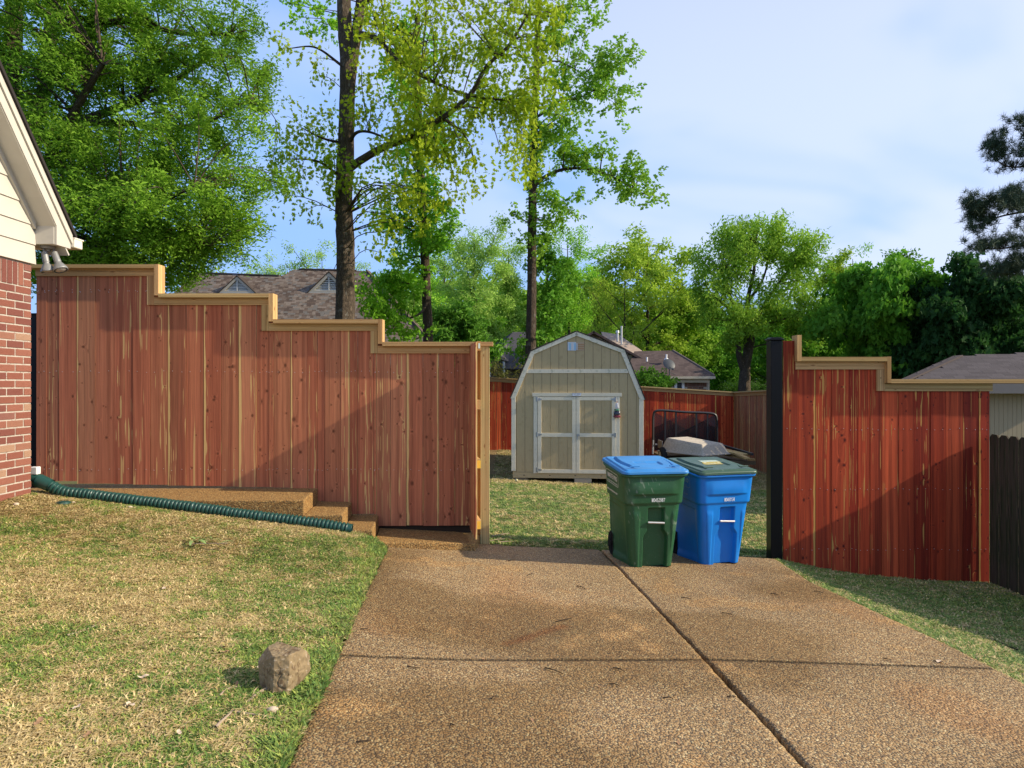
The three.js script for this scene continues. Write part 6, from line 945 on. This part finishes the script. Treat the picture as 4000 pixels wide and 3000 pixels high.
farTree({ name: 'poplar_tree', label: 'narrow pale green upright tree left of the centre trunk', u: 1985, top: 875, w: 100, L: 50, n: 1520, cols: gP, seed: 6, leaf: lfFar2, shape: spire, rise: 1.0, low: 0.2, scale: 0.85 });
farTree({ name: 'poplar_tree', label: 'tall narrow mid green tree just right of the centre trunk', u: 2235, top: 830, w: 115, L: 50, n: 1518, cols: gA, seed: 7, leaf: lfFar2, shape: spire, rise: 0.9, low: 0.15, scale: 0.95 });
farTree({ name: 'leafy_tree', label: 'bright green leafy tree low between the slender and the centre trunks', u: 1790, top: 1130, w: 120, L: 36, n: 899, cols: [[0.08, 0.23, 0.02], [0.17, 0.36, 0.03]], seed: 8, low: 0.1 });
farTree({ name: 'leafy_tree', label: 'bright green bushy tree low left of the centre trunk', u: 1880, top: 1150, w: 100, L: 50, n: 812, cols: gA, seed: 9, low: 0.1 });
farTree({ name: 'oak_tree', label: 'large rounded olive-green oak above the tan gabled house', u: 2530, top: 830, w: 215, L: 46, n: 1300, cols: [[0.24, 0.39, 0.03], [0.50, 0.66, 0.07]], seed: 10, nl: 16, low: 0.22, sig: 0.95 });
farTree({ name: 'budding_tree', label: 'half-bare budding tree right behind the flues of the tan house', u: 2440, top: 1010, w: 170, L: 40, n: 435, cols: gY, seed: 11, leaf: lfFar2, rise: 0.9, twigEvery: 1, scale: 0.8 });
farTree({ name: 'leafy_tree', label: 'mid green tree right of the tan house roof', u: 2690, top: 1090, w: 150, L: 48, n: 1330, cols: gB, seed: 12, low: 0.08 });
farTree({ name: 'leafy_tree', label: 'dark green low tree behind the hip of the tan house', u: 2790, top: 1250, w: 120, L: 52, n: 988, cols: gM, seed: 13, low: 0.05 });
// forked tree in the middle right
tree({ name: 'forked_tree', label: 'fresh green spreading tree with a forked grey trunk left of the black gate post', leaf: lfFar2, cols: [[0.20, 0.38, 0.03], [0.42, 0.62, 0.07]], sig: 0.5, per: 12, scale: 0.95, reach: 8, bark: mBark, sides: 12, trunk: [G(2908, 38), [2908, 1500, 38], [2912, 1440, 38], [2930, 1340, 38], [2945, 1250, 38]], r: [0.36, 0.17],
  limbs: [{ p: [[2910, 1460, 38], [2888, 1390, 37.8], [2880, 1290, 37.6], [2860, 1180, 37.4], [2820, 1060, 37.2]], r: [0.2, 0.05] }, { p: [[2915, 1420, 38], [2918, 1300, 38.2], [2920, 1180, 38.3], [2945, 1060, 38.4], [2950, 950, 38.4]], r: [0.2, 0.05] }, { p: [[2930, 1330, 38], [2975, 1210, 38], [3040, 1110, 38], [3100, 1030, 38]], r: [0.14, 0.04] }, { p: [[2940, 1270, 38], [3020, 1260, 37.5], [3110, 1230, 37.3]], r: [0.09, 0.03] }, { p: [[2920, 1180, 38.3], [2980, 1090, 38.2], [3010, 960, 38]], r: [0.09, 0.03] }, { p: [[2870, 1220, 37.5], [2800, 1170, 37], [2760, 1120, 36.8]], r: [0.08, 0.03] }],
  blobs: [[2950, 930, 170, 70, 38, 2.5, 390], [2830, 1000, 120, 100, 37.5, 2.2, 306], [3080, 960, 130, 90, 38, 2.2, 353], [3130, 1080, 100, 110, 38, 2, 297], [2960, 1060, 160, 100, 38.4, 2.2, 223], [2770, 1120, 80, 90, 37, 1.8, 186], [2830, 1200, 110, 80, 37, 2, 213], [2960, 1230, 130, 70, 37, 2, 213], [3090, 1210, 110, 80, 37.4, 2, 260], [2900, 1320, 90, 40, 37, 1.5, 83], [3150, 1300, 70, 60, 37.6, 1.6, 120]] });
farTree({ name: 'leafy_tree', label: 'yellow-green tree rising between the forked tree and the big dark tree', u: 3300, top: 945, w: 130, L: 52, n: 1216, cols: gY, seed: 14, low: 0.1 });
farTree({ name: 'spindly_tree', label: 'spindly tree whose tuft tops the green row above the red fence', u: 3340, top: 912, w: 45, L: 56, n: 285, cols: gA, seed: 15, leaf: lfFar2, low: 0.6 });
farTree({ name: 'broad_tree', label: 'broad rich green tree above the stepped red fence', u: 3480, top: 985, w: 240, L: 34, n: 2465, cols: gM, seed: 16, nl: 18, low: 0.05, leaf: lfDark, sig: 0.8 });
farTree({ name: 'leafy_tree', label: 'bright green crown behind the top of the broad rich green tree', u: 3520, top: 945, w: 120, L: 46, n: 988, cols: [[0.08, 0.2, 0.02], [0.16, 0.32, 0.03]], seed: 17, low: 0.5 });
farTree({ name: 'dark_tree', label: 'very dark leafy tree behind the low brown outbuilding roof', u: 3760, top: 965, w: 210, L: 31, n: 2175, cols: gD, seed: 18, nl: 18, low: 0.02, leaf: lfDark, rise: 0.3, sig: 0.7 });
farTree({ name: 'dark_tree', label: 'dark ragged tree at the right edge under the pine', u: 3930, top: 1040, w: 140, L: 33, n: 1015, cols: gD, seed: 19, nl: 14, low: 0.02, leaf: lfDark, rise: 0.0, sig: 0.7 });
farTree({ name: 'broad_tree', label: 'dark green tree behind the black gate post', u: 3190, top: 1180, w: 150, L: 44, n: 1305, cols: gM, seed: 20, low: 0.03 });
farTree({ name: 'leafy_tree', label: 'dark green tree filling the gap behind the forked trunk', u: 3020, top: 1230, w: 190, L: 58, n: 1520, cols: gM, seed: 21, low: 0.03 });
farTree({ name: 'leafy_tree', label: 'mid green tree behind the peak of the shed', u: 2330, top: 1080, w: 120, L: 55, n: 1235, cols: gB, seed: 22, low: 0.05 });
farTree({ name: 'poplar_tree', label: 'pale green feathery tree right of the slim upright tree near the centre trunk', u: 2330, top: 900, w: 90, L: 56, n: 800, cols: gA, seed: 31, leaf: lfFar2, shape: spire, rise: 0.9, low: 0.1 });
farTree({ name: 'poplar_tree', label: 'tall feathery pale tree behind the slender dark trunk', u: 1740, top: 905, w: 100, L: 58, n: 850, cols: gP, seed: 32, leaf: lfFar2, shape: vase, rise: 1.4, low: 0.25, twigEvery: 1 });
farTree({ name: 'leafy_tree', label: 'shady green tree behind the dark grey hipped roof', u: 2060, top: 1120, w: 120, L: 58, n: 1178, cols: gB, seed: 23, low: 0.05 });
farTree({ name: 'leafy_tree', label: 'mid green tree directly behind the slender dark trunk', u: 1690, top: 1060, w: 130, L: 56, n: 1140, cols: gA, seed: 24, low: 0.05 });
// pine reaching in from the right
tree({ name: 'pine_tree', label: 'dark pine reaching into the picture at the right edge', leaf: ndl, mat: needleMat, cols: [[0.03, 0.055, 0.028], [0.08, 0.115, 0.06]], sig: 0.34, per: 9, scale: 1.05, reach: 5, flat: 0.7, twigEvery: 1, upward: 0.2, bark: mBarkDark, trunk: [G(4190, 24), [4190, 1200, 24], [4185, 700, 24], [4180, 200, 24], [4175, -200, 24]], r: [0.26, 0.12],
  limbs: [{ p: [[4187, 900, 24], [4080, 830, 23.8], [3930, 840, 23.6], [3790, 890, 23.4]], r: [0.06, 0.015] }, { p: [[4187, 780, 24], [4040, 800, 23.8], [3900, 780, 23.6], [3800, 800, 23.5]], r: [0.05, 0.012] }, { p: [[4185, 600, 24], [4060, 640, 24.2], [3940, 650, 24.3], [3860, 600, 24.3]], r: [0.05, 0.012] }, { p: [[4187, 1000, 24], [4060, 940, 24], [3920, 970, 23.8], [3800, 970, 23.7]], r: [0.05, 0.012] }, { p: [[4188, 1080, 24], [4050, 1040, 24], [3940, 1060, 23.8]], r: [0.05, 0.012] }, { p: [[4185, 480, 24], [4080, 500, 24.2], [3960, 490, 24.2]], r: [0.04, 0.012] }],
  blobs: [[3980, 480, 60, 40, 24, 0.8, 55], [3880, 580, 50, 50, 24.2, 0.6, 68], [3960, 620, 70, 60, 24.2, 0.8, 93], [3810, 790, 45, 50, 23.5, 0.5, 80], [3880, 820, 80, 45, 23.6, 0.7, 142], [3960, 770, 70, 50, 23.7, 0.7, 117], [3800, 890, 40, 16, 23.5, 0.4, 31], [3830, 960, 50, 30, 23.7, 0.5, 43], [3930, 960, 80, 40, 23.8, 0.7, 93], [3960, 1040, 80, 40, 23.9, 0.7, 124], [3900, 1060, 60, 25, 23.9, 0.5, 43], [4080, 560, 90, 140, 24, 0.8, 155], [4090, 850, 90, 160, 24, 0.8, 186]] });
// the wood behind everything
{
  const R = rng(91), n = 9000, im = new THREE.InstancedMesh(lfFar, leafMat, n), m4 = new THREE.Matrix4(), qq = new THREE.Quaternion(), eu = new THREE.Euler(), col = C(1, 1, 1); im.name = 'woodland'; im.userData.kind = 'stuff'; im.userData.label = 'distant green wood closing the view behind the houses and single trees'; im.userData.category = 'wood';
  for (let i = 0; i < n; i++) { const u = 500 + R() * 3500, L = 62 + R() * 16, topV = (u > 1650 && u < 2400 ? 1120 : 1215) + 90 * (fbm(u * 0.006, 3, 3) - 0.5) * 2, v = lerp(1530, topV, Math.pow(R(), 0.75)), p = P(u, v, L); eu.set(R(), R() * 6.28, R()); qq.setFromEuler(eu); const s = 1.5 + R() * 0.9; m4.compose(p, qq, V(s, s, s)); im.setMatrixAt(i, m4); const c = mix3([0.14, 0.30, 0.03], [0.32, 0.50, 0.06], clamp(fbm(u * 0.01, v * 0.012, 3) * 1.4 - 0.2)); im.setColorAt(i, col.setRGB(...c)); }
  im.castShadow = true; scene.add(im);
}
{ // trunks standing in that wood
  const R = rng(17); for (let k = 0; k < 16; k++) { const u = 1720 + k * 118 + (R() - 0.5) * 70, L = 57 + R() * 5, b = G(u, L), tp = P(u + (R() - 0.5) * 30, 1270 + R() * 90, L); solo('wood_trunk', tube([b, b.clone().lerp(tp, 0.5).add(V((R() - 0.5) * 0.5, 0, 0)), tp], (q) => lerp(0.17, 0.05, q), 7, 10, 0.1, k), mBarkDark, 'thin bare trunk standing at the edge of the distant wood', 'tree trunk', [0, 0, 0], 'thin trunks at the edge of the distant wood'); }
}
// shrubs
function shrub(name, label, blobs, leaf, cols, L, u, scale, sig) { const b = G(u, L); return tree({ name, label, category: 'shrub', leaf, cols, sig, per: 10, scale, reach: 3, sides: 6, tseg: 6, trunk: [b, b.clone().add(V(0.05, 0.8, 0)), b.clone().add(V(0.0, 1.6, 0))], r: [0.05, 0.02], limbs: [], blobs }); }
shrub('shrub', 'bright green trimmed shrub above the back fence right of the shed', [[2560, 1490, 70, 26, 24.5, 0.8, 200], [2510, 1480, 40, 22, 24.5, 0.7, 110], [2545, 1455, 18, 18, 24.5, 0.4, 30]], lfGum, [[0.07, 0.20, 0.015], [0.16, 0.34, 0.03]], 24.5, 2545, 1.0, 0.25);
shrub('shrub', 'olive half-bare shrub above the red back fence left of the shed', [[1935, 1440, 30, 36, 26, 0.8, 40], [1985, 1462, 36, 16, 26, 0.8, 30], [2040, 1420, 22, 50, 26, 0.6, 20]], lfFar2, [[0.10, 0.12, 0.02], [0.20, 0.20, 0.05]], 26, 1970, 0.5, 0.3);
shrub('shrub', 'low green shrub beyond the fence at the foot of the forked tree', [[2850, 1512, 60, 12, 40, 1, 70], [2930, 1510, 60, 14, 40, 1, 80]], lfFar2, [[0.06, 0.16, 0.02], [0.12, 0.26, 0.03]], 40, 2890, 0.6, 0.35);
// ---------------------------------------------------------------- grass and small litter
{
  const tuft = (seed, n, h, lie) => { const R = rng(seed), pos = [], nor = []; for (let k = 0; k < n; k++) { const a = R() * 6.283, r = R() * 0.022, c = V(Math.cos(a) * r, 0, Math.sin(a) * r), b = R() * 6.283, tilt = lie ? 1.15 + R() * 0.35 : 0.25 + R() * 0.8, d = V(Math.cos(b) * Math.sin(tilt), Math.cos(tilt), Math.sin(b) * Math.sin(tilt)), s = V(-Math.sin(b), 0, Math.cos(b)).multiplyScalar(0.0016 + 0.0012 * R()), L = h * (0.6 + 0.8 * R()), m = c.clone().addScaledVector(d, L * 0.55), e = c.clone().addScaledVector(d, L).add(V(Math.cos(b) * L * 0.18, -L * (lie ? 0.04 : 0.16), Math.sin(b) * L * 0.18)); if (lie) { m.y += 0.006; e.y += 0.003; }
      for (const tri of [[c.clone().add(s), c.clone().sub(s), m.clone().add(s)], [m.clone().add(s), c.clone().sub(s), m.clone().sub(s)], [m.clone().add(s), m.clone().sub(s), e]]) { const q = tri[1].clone().sub(tri[0]).cross(tri[2].clone().sub(tri[0])).normalize(); for (const v of tri) { pos.push(v.x, v.y, v.z); nor.push(q.x, q.y, q.z); } } }
    const g = new THREE.BufferGeometry(); g.setAttribute('position', new THREE.Float32BufferAttribute(pos, 3)); g.setAttribute('normal', new THREE.Float32BufferAttribute(nor, 3)); return g; };
  const gm = new THREE.MeshPhysicalMaterial({ color: C(1, 1, 1), roughness: 0.7, transmission: 0.25, thickness: 0, side: THREE.DoubleSide });
  const sm = std({ color: C(1, 1, 1), roughness: 0.85, side: THREE.DoubleSide });
  const R = rng(2024), m4 = new THREE.Matrix4(), q = new THREE.Quaternion(), eu = new THREE.Euler(), col = C(1, 1, 1);
  const green = [], dry = [];
  const rough = (x, z) => z > -23 && Math.abs(x) < 7 ? 0.018 * (fbm(x * 5, z * 5, 3) - 0.5) : 0;
  const seen = (x, y, z) => { const L = -z; if (L < 2.3) return false; const u = 2000 + x * F / L, v = 1500 - (y - EYE) * F / L; return u > -160 && u < 4160 && v < 3150 && v > 1400; };
  const add = (x, z, size, dens) => {
    const s = straw(x, z), y = groundY(x, z) + rough(x, z) - 0.004; if (!seen(x, y, z)) return;
    const edge = z > -7.4 && x < 0 ? ss(0.25, 0.0, XL(z) - x) : 0;
    if (R() < 0.42 + 0.58 * (1 - s)) { const k = 0.8 + 0.4 * R(), yl = R(); const c = mix3([0.095, 0.205, 0.022], [0.46, 0.50, 0.085], clamp(yl * yl * 0.8 + s * 0.55)); green.push([x, y, z, size * (0.75 + 0.5 * R()) * (1 - 0.35 * s) * (1 + 0.6 * edge), c[0] * k, c[1] * k, c[2] * k]); }
    if (R() < 0.10 + 0.55 * s) { const k = 0.75 + 0.5 * R(), c = mix3([0.64, 0.50, 0.25], [0.42, 0.30, 0.12], R()); dry.push([x, y + 0.003, z, size * (0.8 + 0.5 * R()), c[0] * k, c[1] * k, c[2] * k]); }
  };
  for (let i = 0; i < 98000; i++) { const z = -2.4 - 4.3 * Math.pow(R(), 1.15), x = lerp(-4.3, XL(z) + 0.06 * vn(z * 9, 4) * (R() < 0.5 ? 1 : 0.2), R()); if (z < -6.54 && x > -4.3) continue; add(x, z, 1); }
  for (let i = 0; i < 34000; i++) { const z = -3.7 - 3.65 * R(), xr = XR(z) - 0.02, x = xr + R() * (4.95 - xr); add(x, z, 1.05); }
  for (let i = 0; i < 60000; i++) { const z = -7.15 - 15 * Math.pow(R(), 1.6), x = -0.45 + R() * 7.2; if (z > -7.42 && x > -0.3) { if (drv(x, z) > 5) continue; if (z > -7.36 - 0.0) continue; } add(x, z, 1 + 0.07 * (-7.1 - z)); }
  const lay = (name, list, geo, mat, label) => { const half = [[], []]; list.forEach((p, i) => half[i % 2].push(p)); const im = new THREE.InstancedMesh(geo, mat, list.length); list.forEach((p, i) => { eu.set((R() - 0.5) * 0.3, R() * 6.283, (R() - 0.5) * 0.3); q.setFromEuler(eu); m4.compose(V(p[0], p[1], p[2]), q, V(p[3], p[3], p[3])); im.setMatrixAt(i, m4); im.setColorAt(i, col.setRGB(p[4], p[5], p[6])); }); im.name = name; im.castShadow = im.receiveShadow = true; tag(im, label, 'grass', null, 'stuff'); scene.add(im); };
  lay('grass', green, tuft(1, 10, 0.027, false), gm, 'short patchy green grass of the front and back lawns'); lay('dry_grass', dry, tuft(2, 10, 0.027, true), sm, 'dry straw-coloured grass lying among the green lawn blades');
}
{
  const R = rng(88), mStick = std({ color: C(0.34, 0.26, 0.19), roughness: 0.95 }), mDark = std({ color: C(0.035, 0.025, 0.018), roughness: 0.95 }), mLeaf = std({ color: C(0.34, 0.20, 0.11), roughness: 0.9, side: THREE.DoubleSide }), mPale = std({ color: C(0.56, 0.44, 0.32), roughness: 0.9, side: THREE.DoubleSide });
  const stick = (name, pix, r, mat, label, group, lift = 0.012) => { const p = pix.map(([u, v, l]) => { const q = ground(u, v); q.y = (q.x > XL(q.z) && q.x < XR(q.z) && q.z > -7.3 ? drv(q.x, q.z) : groundY(q.x, q.z)) + lift + (l || 0); return q; }); const b = p[0].clone(); const pp = p.map(q => q.clone().sub(b)); if (pp.length === 2) pp.splice(1, 0, pp[0].clone().lerp(pp[1], 0.5).add(V((R() - 0.5) * 0.02, 0.004, (R() - 0.5) * 0.02))); solo(name, tube(pp, (t) => r * (1 - 0.5 * t), 6, 10, 0.3, u0++), mat, label, 'stick', [b.x, b.y, b.z], group); };
  let u0 = 5;
  stick('stick', [[1076, 2692], [1040, 2702], [1000, 2725], [968, 2755]], 0.011, mStick, 'curved pale stick on the grass in front of the rock');
  stick('stick', [[1172, 2652, 0.06], [1175, 2672, 0.03], [1174, 2692]], 0.010, mStick, 'stubby stick standing at the right side of the rock');
  stick('stick', [[842, 2852], [880, 2815], [912, 2785]], 0.007, mStick, 'straight twig on the grass near the bottom, left of the curved stick');
  stick('stick', [[262, 2490], [310, 2478], [382, 2447]], 0.006, mStick, 'thin twig on the lawn at the far left');
  stick('stick', [[915, 2790], [980, 2800], [1060, 2812]], 0.006, mStick, 'thin twig lying in line right of the straight twig');
  stick('stick', [[858, 2728], [890, 2700], [950, 2690]], 0.006, mStick, 'short twig left of the rock, at the edge of its shadow');
  stick('stick', [[3885, 2508], [3930, 2528], [3975, 2545]], 0.012, mDark, 'dark stick on the sunlit grass strip at the right');
  stick('stick', [[3835, 2570], [3880, 2585], [3925, 2592]], 0.007, mDark, 'thin dark twig at the driveway edge of the right grass strip');
  const small = [[2170, 2455, 2235, 2440], [2130, 2640, 2200, 2665], [2255, 2310, 2290, 2325], [2380, 2705, 2420, 2712], [3010, 2340, 3040, 2346], [2820, 2417, 2860, 2424], [2660, 2357, 2700, 2362], [2840, 2755, 2875, 2756], [1408, 2485, 1450, 2490], [1760, 2870, 1775, 2872], [1590, 2635, 1640, 2642], [1920, 2765, 1950, 2756], [2060, 2268, 2085, 2262], [1985, 2210, 2010, 2206], [1390, 2940, 1450, 2935], [2395, 2640, 2440, 2655], [2590, 2760, 2630, 2765], [3450, 2600, 3480, 2606], [3180, 2330, 3215, 2338]];
  for (const [a, b, c, d] of small) stick('twig', [[a, b], [c, d]], 0.0035, mDark, 'tiny dark twig lying on the pebbled driveway', 'tiny twigs on the driveway', 0.006);
  // dead leaves and bits
  const leaf = (u, v, s, mat, label, group) => { const p = ground(u, v), on = p.x > XL(p.z) && p.x < XR(p.z); p.y = (on ? drv(p.x, p.z) + 0.004 : groundY(p.x, p.z) + 0.02); const g = new THREE.PlaneGeometry(s, s * 0.55, 6, 4).rotateX(-Math.PI / 2), a = g.attributes.position; for (let i = 0; i < a.count; i++) { const x = a.getX(i) / s, z = a.getZ(i) / s; a.setXYZ(i, a.getX(i), s * (0.5 * z * z + 0.35 * x * x + 0.08 * Math.sin(x * 9)), a.getZ(i) * (1 - 1.6 * x * x)); } g.computeVertexNormals(); const m = solo('dead_leaf', g, mat, label, 'leaf', [p.x, p.y, p.z], group); m.rotation.y = R() * 6; m.rotation.x = (R() - 0.5) * 0.4; };
  leaf(3668, 2612, 0.06, mPale, 'pale tan leaf on the driveway joint at the right');
  for (const [u, v] of [[925, 2685], [300, 2780], [510, 2770], [640, 2310], [225, 2197], [700, 2880], [1130, 2300], [1010, 2620], [1180, 2460], [880, 2560], [340, 2890], [1290, 2250], [150, 2840], [560, 2660], [1065, 2785]]) leaf(u, v, 0.028 + R() * 0.02, R() < 0.6 ? mPale : mLeaf, 'small dry leaf curled on the patchy front lawn', 'dry leaves on the front lawn');
  for (const [u, v] of [[1652, 2680], [2340, 2715], [2870, 2520], [3690, 2548], [2650, 2940], [1890, 2605], [2080, 2850]]) leaf(u, v, 0.022, mLeaf, 'small brown leaf bit on the pebbled driveway', 'brown leaf bits on the driveway');
  // torn leafy sprig on the lawn
  const c = ground(795, 2140), t = thing('leaf_sprig', 'torn pale green leafy sprig lying on the front lawn', 'sprig', [c.x, groundY(c.x, c.z) + 0.02, c.z]), mg = new THREE.MeshPhysicalMaterial({ color: C(0.22, 0.32, 0.10), roughness: 0.5, side: THREE.DoubleSide });
  for (let k = 0; k < 15; k++) { const g = new THREE.PlaneGeometry(0.10, 0.026, 6, 2).rotateX(-Math.PI / 2), a = g.attributes.position; for (let i = 0; i < a.count; i++) { const x = a.getX(i) / 0.1; a.setXYZ(i, a.getX(i), 0.03 - 0.10 * x * x * (0.5 + R() * 0.1), a.getZ(i) * (1 - 3.2 * x * x)); } g.computeVertexNormals(); g.rotateY(R() * 6.3); g.rotateX((R() - 0.5) * 0.7); g.translate((k < 11 ? -0.06 : 0.13) + (R() - 0.5) * 0.16, 0.008 + R() * 0.02, (R() - 0.5) * 0.14); part(t, 'leaf', g, mg); }
  part(t, 'stem', cyl(V(-0.1, 0.015, 0.02), V(0.18, 0.012, -0.02), 0.004, 0.003, 6), mStick);
  const mPeb = std({ color: C(0.55, 0.44, 0.32), roughness: 0.9 });
  for (const [u, v, s, lb] of [[287, 1968, 0.016, 'pale pebble beside the green valve cover'], [508, 1986, 0.018, 'pale pebble at the foot of the green hose'], [63, 1975, 0.02, 'pale pebble at the foot of the brick corner'], [1065, 2785, 0.022, 'round pale pebble on the lawn below the rock']]) { const p = ground(u, v); const m = solo('pebble', new THREE.DodecahedronGeometry(s, 2).scale(1.2, 0.8, 1), mPeb, lb, 'pebble', [p.x, p.y + s * 0.5, p.z]); }
  const bl = ground(2018, 1885); solo('ball', new THREE.SphereGeometry(0.034, 24, 16), std({ color: C(0.50, 0.47, 0.28), roughness: 0.85 }), 'small yellowish ball on the grass at the left corner of the shed', 'ball', [bl.x, bl.y + 0.05, bl.z]);
  // twigs gathered at the foot of the gate post
  for (const [a, b, c2, d] of [[1915, 2118, 1975, 2110], [1930, 2135, 1962, 2152], [1920, 2100, 1990, 2088], [1940, 2125, 2000, 2120]]) stick('twig', [[a, b], [c2, d]], 0.006, mStick, 'brown twig on the bare soil at the foot of the gate post', 'twigs at the gate post', 0.015);
}
renderer.render(scene, camera);
